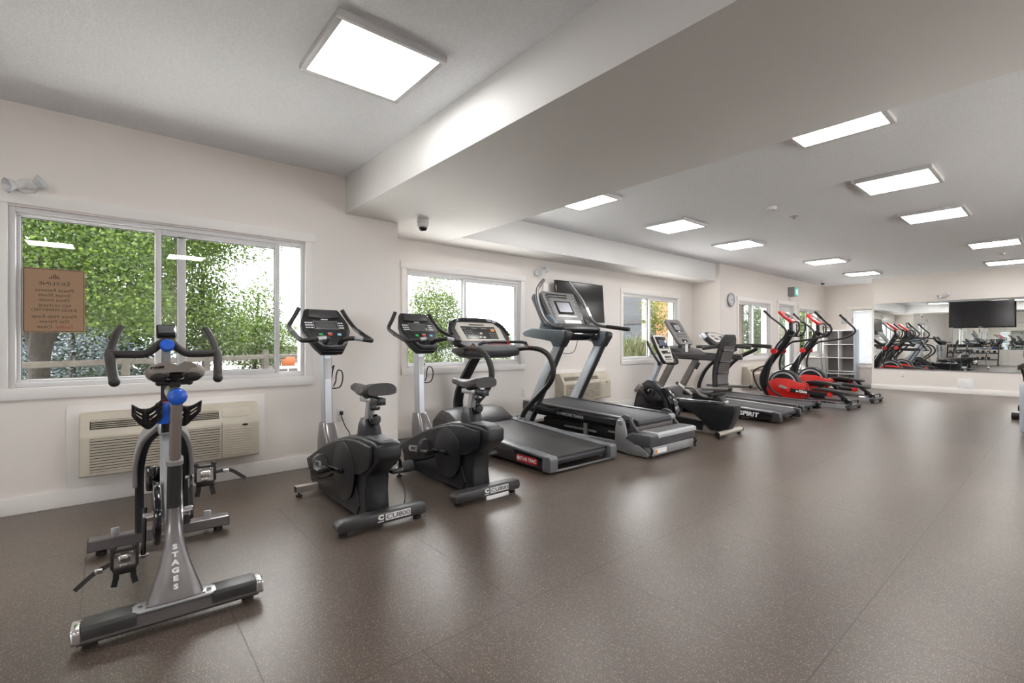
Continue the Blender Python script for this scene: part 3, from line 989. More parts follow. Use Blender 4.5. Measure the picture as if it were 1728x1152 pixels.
def upright_bike():
    t = thing('upright_bike', 'black upright exercise bike beside the spin bike, in front of the wall outlet', 'exercise bike',
              (1.25, 1.30, 0), (1.25, 0, 0), 0, 'pair of black upright bikes')
    # body
    prof = [(0.60, 0.215), (0.635, 0.055), (0.72, 0.030), (1.58, 0.030), (1.72, 0.060), (1.70, 0.20), (1.715, 0.315), (1.80, 0.375), (1.885, 0.44), (1.885, 0.525), (1.80, 0.545), (1.60, 0.545), (1.42, 0.525), (1.22, 0.475), (1.00, 0.405), (0.82, 0.325)]
    bd = MB().prism(prof, -0.078, 0.078, bev=0.018, seg=3).build('body', charcoal, t)
    up_ = [(0.60, 0.225), (0.66, 0.150), (0.85, 0.125), (1.05, 0.170), (1.22, 0.235), (1.45, 0.27), (1.66, 0.315), (1.78, 0.375), (1.815, 0.44), (1.815, 0.515), (1.60, 0.522), (1.42, 0.505), (1.22, 0.46), (1.00, 0.392), (0.82, 0.318)]
    lo = [(0.70, 0.035), (1.58, 0.035), (1.62, 0.10), (1.575, 0.20), (1.50, 0.262), (1.22, 0.230), (1.05, 0.165), (0.85, 0.115), (0.72, 0.135)]
    for s_ in (-1, 1):
        a, b = sorted((s_ * 0.074, s_ * 0.098))
        MB().prism(up_, a, b, bev=0.010, seg=3).build('upper_shroud', charcoal, bd)
        a, b = sorted((s_ * 0.070, s_ * 0.088))
        MB().prism(lo, a, b, bev=0.008, seg=3).build('lower_shroud', charcoal, bd)
        a, b = sorted((s_ * 0.095, s_ * 0.1035))
        MB().prism(ell(1.39, 0.285, 0.185, 0.190, 40), a, b, bev=0.005).build('crank_disc', charcoal, bd)
        y = s_ * 0.099
        bdg = MB().prism(ell(0.80, 0.222, 0.028, 0.026, 10, PI / 2, PI * 1.5) + ell(0.93, 0.240, 0.028, 0.026, 10, -PI / 2, PI / 2), *sorted((y, y + s_ * 0.002)), bev=0).build('badge', mat('badge_silver', (0.45, 0.45, 0.46), 0.4, metal=0.3), bd)
        text('SPIRIT', 0.040, (0.865, y + s_ * 0.0028, 0.229), (1 if s_ < 0 else -1, 0, 0.13 if s_ < 0 else -0.13), (-0.13, 0, 1), gloss_black, bd, bold=0.001, squash=1.0)
    MB().loft([rect_ring(x, 0, z, hx, hy, 20, 4) for z, x, hx, hy in ((0.50, 1.72, 0.150, 0.066), (0.548, 1.71, 0.125, 0.060), (0.555, 1.70, 0.09, 0.045))]).build('rear_cap', mid_grey, bd)
    # cranks and pedals
    MB().cyl((1.39, -0.125, 0.287), (1.39, 0.125, 0.287), 0.020).build('crank_axle', gloss_black, t)
    for s_, px_ in ((-1, 1.225), (1, 1.555)):
        MB().rbar([(1.39, s_ * 0.122, 0.287), (px_, s_ * 0.132, 0.280)], 0.016, 0.032, up=(0, 0, 1), bev=0.3).build('crank_arm', gloss_black, t)
        yc = s_ * 0.190
        pd = MB().box(px_ - 0.055, px_ + 0.055, yc - 0.045, yc + 0.045, 0.262, 0.288, 0.009).box(px_ - 0.050, px_ + 0.050, yc - 0.036, yc + 0.036, 0.286, 0.291, 0.002).build('pedal', black, t)
        MB().rbar([(px_ - 0.02, yc - 0.052, 0.250), (px_ - 0.02, yc - 0.056, 0.290), (px_ - 0.02, yc - 0.045, 0.345), (px_ - 0.02, yc - 0.012, 0.375), (px_ - 0.02, yc + 0.030, 0.365), (px_ - 0.02, yc + 0.054, 0.310), (px_ - 0.02, yc + 0.052, 0.255)], 0.003, 0.046, up=(1, 0, 0), smooth=4).build('pedal_strap', matte_black, pd)
    # stabilizers
    rs = MB().prism([(-0.285, 0.030), (-0.300, 0.062), (-0.288, 0.083), (-0.255, 0.098), (0.285, 0.098), (0.295, 0.060), (0.285, 0.030)], 1.725, 1.808, axis='x', bev=0.007).build('rear_stabilizer', dark_grey, t)
    MB().rbar([(1.20, 0, 0.048), (1.74, 0, 0.048)], 0.10, 0.045).build('base_beam', dark_grey, t)
    for s_ in (-1, 1):
        MB().cyl((1.765, s_ * 0.245, 0), (1.765, s_ * 0.245, 0.017), 0.026).cyl((1.765, s_ * 0.245, 0.015), (1.765, s_ * 0.245, 0.034), 0.008, seg=8).build('levelling_foot', matte_black, rs)
    x = 1.809
    MB().box(x - 0.001, x + 0.0006, 0.005, 0.175, 0.046, 0.088, 0).build('name_plate', white_paint, rs)
    text('CU800', 0.042, (x + 0.0015, 0.090, 0.066), (0, 1, 0), (0, 0, 1), dark_grey, rs, squash=1.32)
    text('C', 0.038, (x + 0.001, -0.026, 0.071), (0, 1, 0), (0, 0, 1), white_paint, rs, bold=0.003, squash=1.3)
    MB().box(x - 0.001, x + 0.0006, -0.046, -0.006, 0.044, 0.049, 0).build('name_plate', white_paint, rs)
    fs = MB().rbar([(0.83, -0.245, 0.058), (0.83, 0.245, 0.058)], 0.048, 0.055, up=(1, 0, 0), bev=0.08).build('front_stabilizer', mat('champagne_steel', (0.50, 0.46, 0.41), 0.35, metal=0.6), t)
    for s_ in (-1, 1):
        MB().cyl((0.83, s_ * 0.22, 0), (0.83, s_ * 0.22, 0.015), 0.022).cyl((0.83, s_ * 0.22, 0.013), (0.83, s_ * 0.22, 0.036), 0.007, seg=8).build('levelling_foot', matte_black, fs)
        MB().box(0.8045, 0.8555, s_ * 0.245 - 0.002, s_ * 0.245 + 0.002, 0.036, 0.080, 0.001).build('end_cap', black, fs)
    # mast and its boot
    MB().loft([rect_ring(x, 0, z, hx, hy, 20, 5) for z, x, hx, hy in ((0.16, 0.86, 0.150, 0.066), (0.35, 0.84, 0.125, 0.062), (0.42, 0.82, 0.10, 0.058), (0.515, 0.795, 0.068, 0.048), (0.525, 0.793, 0.060, 0.042))]).build('mast_boot', gunmetal, t)
    ms = MB().rbar([(0.79, 0, 0.45), (0.765, 0, 1.06)], 0.062, 0.088, up=(1, 0, 0), bev=0.12).build('mast', silver, t)
    MB().box(0.806, 0.8175, -0.020, 0.020, 0.86, 1.02, 0.002).build('label_strip', white_paint, ms)
    bc = MB()
    bc.tube([(0.77, 0.030, 0.79), (0.80, 0.060, 0.785), (0.83, 0.090, 0.80), (0.84, 0.105, 0.86), (0.82, 0.105, 0.915), (0.79, 0.085, 0.925), (0.78, 0.075, 0.88), (0.785, 0.070, 0.84), (0.79, 0.050, 0.80)], 0.005, 6, 4)
    bc.tube([(0.77, 0.032, 0.93), (0.79, 0.045, 0.955), (0.77, 0.062, 0.96), (0.75, 0.058, 0.92), (0.76, 0.045, 0.85), (0.77, 0.034, 0.80)], 0.005, 6, 4)
    bc.build('bottle_cage', black, t)
    # seat post, slider, saddle
    MB().loft([rect_ring(x, 0, z, hx, hy, 20, 4) for z, x, hx, hy in ((0.52, 1.585, 0.100, 0.062), (0.60, 1.575, 0.080, 0.055), (0.645, 1.575, 0.058, 0.045), (0.652, 1.575, 0.050, 0.040))]).build('seat_boot', charcoal, t)
    MB().rbar([(1.56, 0, 0.60), (1.60, 0, 0.765)], 0.042, 0.055, up=(1, 0, 0), bev=0.12).build('seat_post', silver, t)
    MB().box(1.48, 1.70, -0.026, 0.026, 0.755, 0.788, 0.004).build('seat_slider', silver, t)
    MB().box(1.655, 1.76, -0.030, 0.030, 0.750, 0.794, 0.004).box(1.62, 1.665, -0.022, 0.022, 0.788, 0.80, 0.003).build('slider_lever', black, t)
    kb = MB().lathe([(0.010, 0), (0.010, 0.02), (0.032, 0.024), (0.034, 0.034), (0.028, 0.046), (0, 0.048)], (1.66, 0, 0.757), (0.1, 0, -1), 10).build('slider_knob', gloss_black, t)
    MB().lathe([(0.012, 0), (0.012, 0.03), (0.036, 0.034), (0.038, 0.050), (0.030, 0.062), (0, 0.064)], (1.625, 0, 0.655), (1, 0, -0.1), 12).build('post_knob', gloss_black, t)
    MB().box(1.55, 1.63, -0.03, 0.03, 0.788, 0.825, 0.012).tube([(1.53, -0.03, 0.835), (1.56, -0.028, 0.79), (1.62, -0.028, 0.79), (1.66, -0.03, 0.835)], 0.005, 6, 4).tube([(1.53, 0.03, 0.835), (1.56, 0.028, 0.79), (1.62, 0.028, 0.79), (1.66, 0.03, 0.835)], 0.005, 6, 4).build('saddle_clamp', matte_black, t)
    saddle_mesh(1.770, 1.345, 0.120, 0.045, 0.850, 0.020, 0.0, thick=0.052).build('saddle', mat('charcoal_saddle', (0.050, 0.044, 0.042), 0.42), t)
    # console head tilted back to the rider
    U = Vector((-0.62, 0, 0.785)).normalized()
    R = Vector((0, 1, 0))
    C0 = Vector((0.80, 0, 1.235))
    # R x U points to the rider (+x)
    n = R.cross(U)
    head = [(-0.118, 0.225), (0.118, 0.225), (0.135, 0.215), (0.182, 0.075), (0.182, 0.0), (0.130, -0.125), (0.078, -0.205), (-0.078, -0.205), (-0.130, -0.125), (-0.182, 0.0), (-0.182, 0.075), (-0.135, 0.215)]
    c = plate(C0, R, U, head, 0.045, 0.010, seg=3).build('console', black, t)
    P = lambda u, v, w=0: C0 + R * u + U * v + n * w
    plate(P(0, 0, -0.03), R, U, [(x * 0.85, z * 0.85) for x, z in head], 0.06, 0.012).build('console_back', black, c)
    low = MB().loft([[tuple(P(x * k, z * k2 + dz, w)) for x, z in [(-0.165, 0.0), (0.165, 0.0), (0.12, -0.13), (0.075, -0.195), (-0.075, -0.195), (-0.12, -0.13)]] for k, k2, dz, w in ((1, 1, 0, 0.0), (0.95, 1, -0.005, 0.028), (0.70, 0.70, -0.055, 0.032))], bev=0.006)
    lo_ = low.build('console_tray', black, c)
    plate(P(0, -0.150, 0.0335), R, U, [(-0.080, 0.030), (0.080, 0.030), (0.050, -0.012), (-0.050, -0.012)], 0.002, 0.0).build('tray_recess', gloss_black, c)
    MB().rbar([P(-0.118, -0.118, 0.031), P(-0.068, -0.176, 0.032), P(0.068, -0.176, 0.032), P(0.118, -0.118, 0.031)], 0.014, 0.006, up=n, rc=0.03).build('tray_rim', mid_grey, c)
    slab(P(0, 0.055, 0.003), R, U, 0.160, 0.068, 0.004, 0.001).build('console_screen', mat('lcd_dark', (0.075, 0.080, 0.078), 0.12), c)
    e = MB()
    for (a, b, a2, b2) in ((-0.092, 0.094, 0.092, 0.094), (-0.092, 0.016, 0.092, 0.016)):
        e.rbar([P(a, b, 0.003), P(a2, b2, 0.003)], 0.003, 0.002, up=n)
    e.rbar([P(-0.092, 0.094, 0.003), P(-0.092, 0.016, 0.003)], 0.003, 0.002, up=n).rbar([P(0.092, 0.094, 0.003), P(0.092, 0.016, 0.003)], 0.003, 0.002, up=n)
    for b in (-0.008, -0.030):
        e.rbar([P(-0.135, b, 0.003), P(0.135, b, 0.003)], 0.002, 0.002, up=n)
    e.build('screen_border', silver, c)
    k = MB()
    for s_ in (-1, 1):
        for i in range(3):
            for j in range(3 if s_ < 0 else 2):
                slab(P(s_ * (0.108 + 0.020 * j), 0.078 - 0.024 * i, 0.003), R, U, 0.016, 0.010, 0.003, 0, k)
    k.build('keypad', white_paint, c)
    text('SPIRIT', 0.016, P(0, 0.112, 0.002), R, U, white_paint, c, squash=1.3, bold=0.0006)
    for (u, colr, nm) in ((-0.070, mat('green_key', (0.03, 0.42, 0.10), 0.4), 'start_button'), (0.0, red, 'stop_button'), (0.070, mat('pale_blue_key', (0.25, 0.50, 0.75), 0.4), 'enter_button')):
        slab(P(u, -0.062, 0.034), R, U, 0.030, 0.022, 0.004, 0.002).build(nm, colr, c)
    slab(P(0, -0.050, 0.034), R, U, 0.034, 0.010, 0.003, 0.001).build('level_button', silver, c)
    # speaker hood on top of the head
    plate(P(0, 0.150, 0.012), R, U, [(-0.100, 0.060), (0.100, 0.060), (0.120, -0.018), (0.0, -0.030), (-0.120, -0.018)], 0.015, 0.006).build('console_hood', dark_grey, c)
    for s_ in (-1, 1):
        hb = MB().tube([(0.98, s_ * 0.055, 1.165), (1.06, s_ * 0.10, 1.175), (1.075, s_ * 0.20, 1.163), (1.03, s_ * 0.258, 1.160), (0.90, s_ * 0.262, 1.195), (0.76, s_ * 0.258, 1.238), (0.69, s_ * 0.250, 1.275), (0.665, s_ * 0.205, 1.345), (0.65, s_ * 0.168, 1.412)], 0.0165, 12, 4).build('handlebar', matte_black, t)
        MB().tube([(1.068, s_ * 0.105, 1.176), (1.078, s_ * 0.165, 1.168)], 0.0175, 12).build('pulse_grip', silver, hb)
        MB().tube([(0.84, s_ * 0.262, 1.212), (0.77, s_ * 0.259, 1.236)], 0.0185, 12).build('grip_collar', black, hb)
    MB().rbar([(0.80, -0.06, 1.10), (0.98, -0.058, 1.168)], 0.03, 0.03).rbar([(0.80, 0.06, 1.10), (0.98, 0.058, 1.168)], 0.03, 0.03).build('handlebar_bracket', black, t)
    return t
B1 = upright_bike()
B2 = dup(B1, (1.25, 2.115, 0), None, 'black upright exercise bike nearest the first treadmill, in front of the wall corner')
cov = MB().lathe([(0.030, 0), (0.044, 0.006), (0.050, 0.05), (0.050, 0.11), (0.045, 0.125)], (-0.42, -0.225, 0.078), (0, 1, 0), 20)
o = cov.build('wheel_cover', mid_grey, None)
o.parent = B2

# ================================================================= treadmill with curved handrails
def treadmill_curved():
    YC = 3.35
    t = thing('treadmill', 'dark grey treadmill with curved black handrails and a red side badge', 'treadmill', (0.65, YC, 0), (0.65, 0, 0))
    rail = mat('rail_grey', (0.16, 0.165, 0.175), 0.38, metal=0.2)
    # running deck, rising gently to the front
    X0, X1 = 0.02, 1.64
    za = lambda x: 0.148 + (X1 - x) * 0.060
    MB().prism([(X0, za(X0) - 0.035), (X1 - 0.04, za(X1) - 0.035), (X1 - 0.04, za(X1) - 0.012), (X0, za(X0) - 0.012)], -0.37, 0.37, bev=0.002).build('deck', matte_black, t)
    rb = MB()
    rb.prism([(X0 - 0.02, za(X0) - 0.012), (X1 - 0.075, za(X1) - 0.012), (X1 - 0.045, za(X1) - 0.020), (X1 - 0.028, za(X1) - 0.045), (X1 - 0.035, za(X1) - 0.080), (X1 - 0.075, za(X1) - 0.090), (X1 - 0.075, za(X1) - 0.030), (X0 - 0.02, za(X0) - 0.030)], -0.335, 0.335, bev=0.004)
    rb.build('running_belt', belt, t)
    for s_ in (-1, 1):
        a, b = sorted((s_ * 0.345, s_ * 0.455))
        r = MB().prism([(X0, za(X0) - 0.020), (X1 - 0.09, za(X1) - 0.020), (X1 - 0.09, za(X1) + 0.002), (X0, za(X0) + 0.002)], a, b, bev=0.007).build('side_rail', rail, t)
        a, b = sorted((s_ * 0.40, s_ * 0.452))
        MB().prism([(X0 + 0.02, 0.045), (X1 - 0.09, 0.030), (X1 - 0.09, za(X1) - 0.018), (X0 + 0.02, za(X0) - 0.018)], a, b, bev=0.004).build('side_skirt', gloss_black, t)
        a, b = sorted((s_ * 0.362, s_ * 0.460))
        e = MB().prism([(X1 - 0.095, 0.016), (X1 + 0.005, 0.016), (X1 + 0.010, 0.030), (X1 + 0.010, za(X1) - 0.016), (X1 - 0.004, za(X1) + 0.004), (X1 - 0.095, za(X1) + 0.006)], a, b, bev=0.008, seg=3).build('end_cap', rail, t)
        MB().cyl((X1 - 0.04, s_ * 0.4602, 0.085), (X1 - 0.04, s_ * 0.4615, 0.085), 0.004, seg=10).build('screw', gloss_black, e)
        MB().cyl((X1 - 0.10, s_ * 0.41, 0), (X1 - 0.10, s_ * 0.41, 0.028), 0.022).cyl((0.25, s_ * 0.41, 0), (0.25, s_ * 0.41, 0.06), 0.022).build('foot', matte_black, t)
    MB().box(X1 - 0.010, X1 + 0.004, -0.365, 0.365, 0.016, 0.034, 0.004).build('rear_crossbar', rail, t)
    MB().cyl((X1 - 0.065, -0.352, za(X1) - 0.050), (X1 - 0.065, -0.338, za(X1) - 0.050), 0.034).cyl((X1 - 0.065, -0.362, za(X1) - 0.050), (X1 - 0.065, -0.350, za(X1) - 0.050), 0.022).build('roller_guide', chrome, t)
    # badge
    bx = 1.34
    bd = MB().prism(ell(bx - 0.115, 0.083, 0.030, 0.033, 10, PI / 2, PI * 1.5) + ell(bx + 0.115, 0.083, 0.030, 0.033, 10, -PI / 2, PI / 2), -0.4555, -0.4515).build('badge', mat('badge_red', (0.50, 0.012, 0.015), 0.35), t, label='red badge')
    text('STAR TRAC', 0.044, (bx + 0.020, -0.4565, 0.083), (1, 0, 0), (0, 0, 1), white_paint, bd, bold=0.001, squash=0.95)
    MB().prism(ell(bx - 0.112, 0.083, 0.020, 0.020, 16), -0.4562, -0.4552).build('badge_emblem', white_paint, bd)
    # motor cover
    MB().loft([[(x, y, z) for y, z in ((-w, 0.05), (-w, h * 0.72), (-w * 0.86, h * 0.96), (-w * 0.4, h), (w * 0.4, h), (w * 0.86, h * 0.96), (w, h * 0.72), (w, 0.05))] for x, w, h in ((-0.42, 0.36, 0.20), (-0.36, 0.42, 0.30), (-0.22, 0.445, 0.375), (-0.05, 0.45, 0.365), (0.10, 0.45, 0.290), (0.16, 0.44, 0.262))], bev=0.008).build('motor_cover', dark_grey, t)
    MB().box(-0.36, 0.02, -0.30, 0.30, 0.0, 0.06, 0.01).build('lift_frame', matte_black, t)
    # centre neck
    MB().rbar([(-0.42, 0, 0.20), (-0.44, 0, 0.42), (-0.36, 0, 0.62), (-0.20, 0, 0.82), (-0.02, 0, 1.03)], 0.13, 0.085, up=(1, 0, 0), smooth=5, bev=0.3).build('neck', gloss_black, t)
    # handrail loops
    for s_ in (-1, 1):
        h = MB().rbar([(0.28, s_ * 0.420, 0.22), (0.34, s_ * 0.430, 0.34), (0.56, s_ * 0.435, 0.53), (0.75, s_ * 0.435, 0.70), (0.80, s_ * 0.435, 0.84), (0.74, s_ * 0.435, 0.98), (0.62, s_ * 0.432, 1.055), (0.44, s_ * 0.425, 1.080), (0.22, s_ * 0.40, 1.065), (0.04, s_ * 0.33, 1.03)], 0.052, 0.062, up=(0, 1, 0), smooth=5, bev=0.32).build('handrail', matte_black, t)
        MB().lathe([(0.060, 0), (0.052, 0.012), (0.036, 0.030)], (0.28, s_ * 0.415, za(0.28)), (0.2, 0, 1), 16).build('rail_foot', rail, h)
        MB().rbar([(0.445, s_ * 0.425, 1.080), (0.450, s_ * 0.425, 1.080)], 0.056, 0.066).build('marker_ring', red, h)
    MB().tube([(0.42, -0.40, 1.085), (0.46, -0.33, 1.125), (0.48, -0.25, 1.150), (0.48, 0.25, 1.150), (0.46, 0.33, 1.125), (0.42, 0.40, 1.085)], 0.017, 12, 4).build('crossbar', gloss_black, t)
    for s_ in (-1, 1):
        MB().tube([(0.44, s_ * 0.375, 1.103), (0.468, s_ * 0.30, 1.136)], 0.0185, 12).build('pulse_grip', silver, t)
    MB().rbar([(0.48, 0.02, 1.150), (0.48, 0.035, 1.150)], 0.040, 0.040).build('marker_ring', red, t)
    # console
    R = Vector((0, 1, 0)); U = Vector((-0.66, 0, 0.75)).normalized(); n = R.cross(U)
    C0 = Vector((0.09, -0.045, 1.245))
    P = lambda u, v, w=0: C0 + R * u * 1.10 + U * v + n * w
    hd = [(-0.36, -0.12), (-0.385, 0.0), (-0.35, 0.13), (-0.27, 0.205), (-0.14, 0.232), (0.14, 0.232), (0.27, 0.205), (0.35, 0.13), (0.385, 0.0), (0.36, -0.12), (0.26, -0.205), (-0.26, -0.205)]
    hd = [(a * 1.10, b) for a, b in hd]
    c = plate(C0, R, U, hd, 0.075, 0.022, seg=3).build('console', dark_grey, t)
    rim = [P(u * 0.97, v * 0.97, 0.004) for u, v in ((-0.385, -0.02), (-0.35, 0.13), (-0.27, 0.205), (-0.14, 0.232), (0.14, 0.232), (0.27, 0.205), (0.35, 0.13), (0.385, -0.02))]
    MB().rbar(rim, 0.042, 0.036, up=n, smooth=3, bev=0.4).build('console_rim', gloss_black, c)
    plate(P(0, 0.02, 0.006), R, U, [(-0.315, -0.135), (-0.325, 0.06), (-0.26, 0.155), (0.26, 0.155), (0.325, 0.06), (0.315, -0.135)], 0.010, 0.003).build('console_face', mat('champagne_plastic', (0.52, 0.49, 0.44), 0.4), c)
    kp = plate(P(0, 0.015, 0.009), R, U, [(-0.225, -0.10), (-0.245, 0.095), (0.245, 0.095), (0.225, -0.10)], 0.004, 0.001).build('console_panel', mat('panel_dark', (0.040, 0.038, 0.036), 0.25), c)
    slab(P(0, 0.042, 0.011), R, U, 0.095, 0.032, 0.003, 0).build('display', gloss_black, kp)
    m = MB()
    for i in range(4):
        slab(P(-0.19 + i * 0.13, 0.078, 0.011), R, U, 0.07, 0.006, 0.002, 0, m)
    for i in range(3):
        for j in range(3):
            slab(P(-0.19 + i * 0.035, 0.045 - j * 0.030, 0.011), R, U, 0.024, 0.008, 0.002, 0, m)
            slab(P(0.12 + i * 0.035, 0.005 - j * 0.030, 0.011), R, U, 0.024, 0.008, 0.002, 0, m)
    m.build('key_labels', mat('key_label_grey', (0.30, 0.30, 0.30), 0.4), kp, kind='stuff')
    slab(P(0.175, 0.050, 0.012), R, U, 0.055, 0.035, 0.003, 0.001).build('fan_symbol', mat('orange_mark', (0.75, 0.28, 0.06), 0.4), kp)
    m = MB()
    for (u, v) in ((0, 0.0), (0.02, -0.06), (-0.03, -0.055)):
        plate(P(u, v, 0.012), R, U, ell(0, 0, 0.020, 0.013, 12), 0.003, 0, m)
    m.build('round_keys', mat('key_pale', (0.6, 0.58, 0.52), 0.4), kp, kind='stuff')
    slab(P(0, 0.135, 0.008), R, U, 0.22, 0.018, 0.004, 0.002).build('fan_slot', gloss_black, c)
    MB().loft([[(0.10 + k, y, 1.09), (0.30 + k, y, 1.085), (0.345 + k, y, 1.055), (0.33 + k, y, zb_), (0.20 + k, y, zb_ - 0.02), (0.08 + k, y, zb_ + 0.02)] for y, zb_, k in ((-0.46, 1.03, 0.02), (-0.40, 1.00, 0.0), (-0.25, 0.985, 0.0), (0.25, 0.985, 0.0), (0.34, 1.0, 0.0))], bev=0.012).build('console_base', dark_grey, c)
    # lower tray with its grey ends and red line
    MB().prism([(0.18, 1.02), (0.30, 1.00), (0.34, 1.05), (0.33, 1.115), (0.26, 1.125), (0.17, 1.09)], -0.30, 0.30, bev=0.012).build('accessory_tray', mid_grey, c)
    MB().box(0.262, 0.268, -0.10, 0.26, 1.126, 1.130).build('red_line', red, c)
    MB().box(0.25, 0.30, -0.29, -0.10, 1.122, 1.135, 0.006).build('tray_insert', silver, c)
    return t
treadmill_curved()

# ================================================================= incline trainer
def incline_trainer():
    YC = 4.46
    t = thing('incline_treadmill', 'large grey incline treadmill with tall silver uprights and a stepped rear platform', 'treadmill', (0.9, YC, 0), (0.9, 0, 0))
    bluegrey = mat('blue_grey_plastic', (0.155, 0.185, 0.215), 0.42)
    plat = mat('platform_grey', (0.070, 0.072, 0.078), 0.38)
    fr = mat('frame_silver', (0.36, 0.37, 0.38), 0.32, metal=0.55)
    w = 0.40
    # base rails
    for s_ in (-1, 1):
        MB().rbar([(-0.12, s_ * 0.375, 0.075), (1.52, s_ * 0.375, 0.075)], 0.045, 0.075, up=(0, 0, 1), bev=0.1).build('base_rail', fr, t)
        MB().box(-0.14, 0.02, s_ * 0.375 - 0.045, s_ * 0.375 + 0.045, 0.0, 0.20, 0.015).build('front_foot', dark_grey, t)
    MB().rbar([(-0.02, -0.34, 0.08), (-0.02, 0.34, 0.08)], 0.05, 0.05).build('base_crossbar', matte_black, t)
    # deck
    zt = lambda x: 0.392 - (x - 0.1) * 0.030
    MB().prism([(0.02, zt(0) - 0.10), (1.60, zt(1.6) - 0.085), (1.60, zt(1.6) - 0.012), (0.02, zt(0) - 0.012)], -0.36, 0.36, bev=0.004).build('deck', matte_black, t)
    MB().prism([(-0.02, zt(0) - 0.02), (-0.03, zt(0) - 0.004), (0.0, zt(0) + 0.003), (1.60, zt(1.6) + 0.003), (1.655, zt(1.6) - 0.010), (1.672, zt(1.6) - 0.040), (1.655, zt(1.6) - 0.072), (1.60, zt(1.6) - 0.080), (1.58, zt(1.6) - 0.02)], -0.305, 0.305, bev=0.004).build('running_belt', belt, t)
    for s_ in (-1, 1):
        a, b = sorted((s_ * 0.312, s_ * 0.402))
        MB().prism([(-0.02, zt(0) - 0.005), (1.62, zt(1.6) - 0.005), (1.62, zt(1.6) + 0.012), (-0.02, zt(0) + 0.014)], a, b, bev=0.005).build('side_rail', dark_grey, t)
        a, b = sorted((s_ * 0.345, s_ * 0.408))
        sp = MB().prism([(-0.02, zt(0) - 0.10), (0.30, zt(0.3) - 0.125), (1.52, zt(1.5) - 0.110), (1.62, zt(1.6) - 0.075), (1.62, zt(1.6) - 0.006), (-0.02, zt(0) - 0.006)], a, b, bev=0.006).build('deck_side', gloss_black, t)
    text('i11.9 INCLINE TRAINER', 0.052, (0.80, -0.4095, zt(0.8) - 0.062), (1, 0, -0.03), (0.03, 0, 1), mat('lettering_grey', (0.50, 0.50, 0.50), 0.5), t, squash=0.78)
    MB().cyl((1.618, 0.312, zt(1.6) - 0.035), (1.618, 0.405, zt(1.6) - 0.035), 0.040).build('roller_cap', fr, t)
    # lift mechanism under the deck
    MB().rbar([(0.45, 0, 0.10), (1.05, 0, 0.215)], 0.055, 0.055).build('lift_arm', dark_grey, t)
    MB().cyl((0.62, -0.30, 0.155), (1.10, -0.30, 0.150), 0.014).cyl((1.30, -0.34, 0.19), (1.42, -0.34, 0.19), 0.012).build('lift_rod', fr, t)
    MB().box(0.96, 1.01, -0.36, -0.33, 0.10, 0.24, 0.006).build('lift_bracket', fr, t)
    MB().box(0.20, 1.35, -0.26, 0.26, 0.06, 0.22, 0.03).build('drive_housing', matte_black, t)
    # rear platform
    for s_ in (-1, 1):
        a, b = sorted((s_ * 0.395, s_ * 0.425))
        sp = MB().prism([(1.445, 0.055), (1.455, 0.26), (1.475, 0.345), (1.520, 0.372), (1.565, 0.345), (1.585, 0.28), (1.60, 0.20), (1.70, 0.150), (1.80, 0.085), (1.86, 0.035), (1.84, 0.010), (1.62, 0.010), (1.47, 0.030)], a, b, bev=0.006).build('side_plate', fr, t)
        pv = MB().cyl((1.520, s_ * 0.420, 0.315), (1.520, s_ * 0.432, 0.315), 0.030).build('pivot_bolt', chrome, sp)
        for (bx, bz) in ((1.66, 0.135), (1.745, 0.095)):
            MB().cyl((bx, s_ * 0.424, bz), (bx, s_ * 0.430, bz), 0.007, seg=8).build('bolt', chrome, sp)
        a, b = sorted((s_ * 0.350, s_ * 0.397))
        MB().prism([(1.46, 0.22), (1.48, 0.36), (1.54, 0.402), (1.61, 0.385), (1.66, 0.30), (1.72, 0.235), (1.60, 0.20)], a, b, bev=0.010).build('arch_cover', dark_grey, t)
    MB().prism([(1.56, 0.16), (1.62, 0.215), (1.66, 0.235), (1.86, 0.235), (1.885, 0.225), (1.875, 0.110), (1.70, 0.110)], -0.426, 0.426, bev=0.014, seg=3).build('platform', plat, t)
    MB().prism([(1.74, 0.02), (1.875, 0.022), (1.878, 0.112), (1.72, 0.112)], -0.390, 0.390, bev=0.006).build('rear_panel', fr, t)
    lb = MB().box(1.877, 1.8795, -0.35, -0.14, 0.045, 0.092).build('warning_label', white_paint, t)
    MB().box(1.8795, 1.881, -0.345, -0.305, 0.05, 0.087).build('warning_mark', mat('orange_mark', (0.75, 0.28, 0.06), 0.4), lb)
    MB().prism([(1.63, 0.225), (1.69, 0.243), (1.86, 0.243), (1.890, 0.232), (1.893, 0.195), (1.66, 0.185)], -0.30, 0.428, bev=0.006).build('step_tread', mat('tread_grey', (0.42, 0.43, 0.44), 0.45), t)
    m = MB()
    for k in range(9):
        m.box(1.705 + k * 0.018, 1.712 + k * 0.018, -0.27, 0.40, 0.2425, 0.2465)
    m.build('tread_ribs', mid_grey, t, kind='stuff')
    MB().box(1.60, 1.66, -0.345, 0.345, 0.235, 0.285, 0.012).build('roller_cover', mat('warm_grey', (0.13, 0.115, 0.11), 0.4), t)
    for s_ in (-1, 1):
        MB().tube([(1.875, s_ * 0.410, 0.115), (1.893, s_ * 0.414, 0.085), (1.880, s_ * 0.412, 0.050), (1.893, s_ * 0.410, 0.020)], 0.011, 8, 4).build('corner_bumper', matte_black, t)
        MB().cyl((1.80, s_ * 0.37, 0), (1.80, s_ * 0.37, 0.03), 0.03).build('foot', matte_black, t)
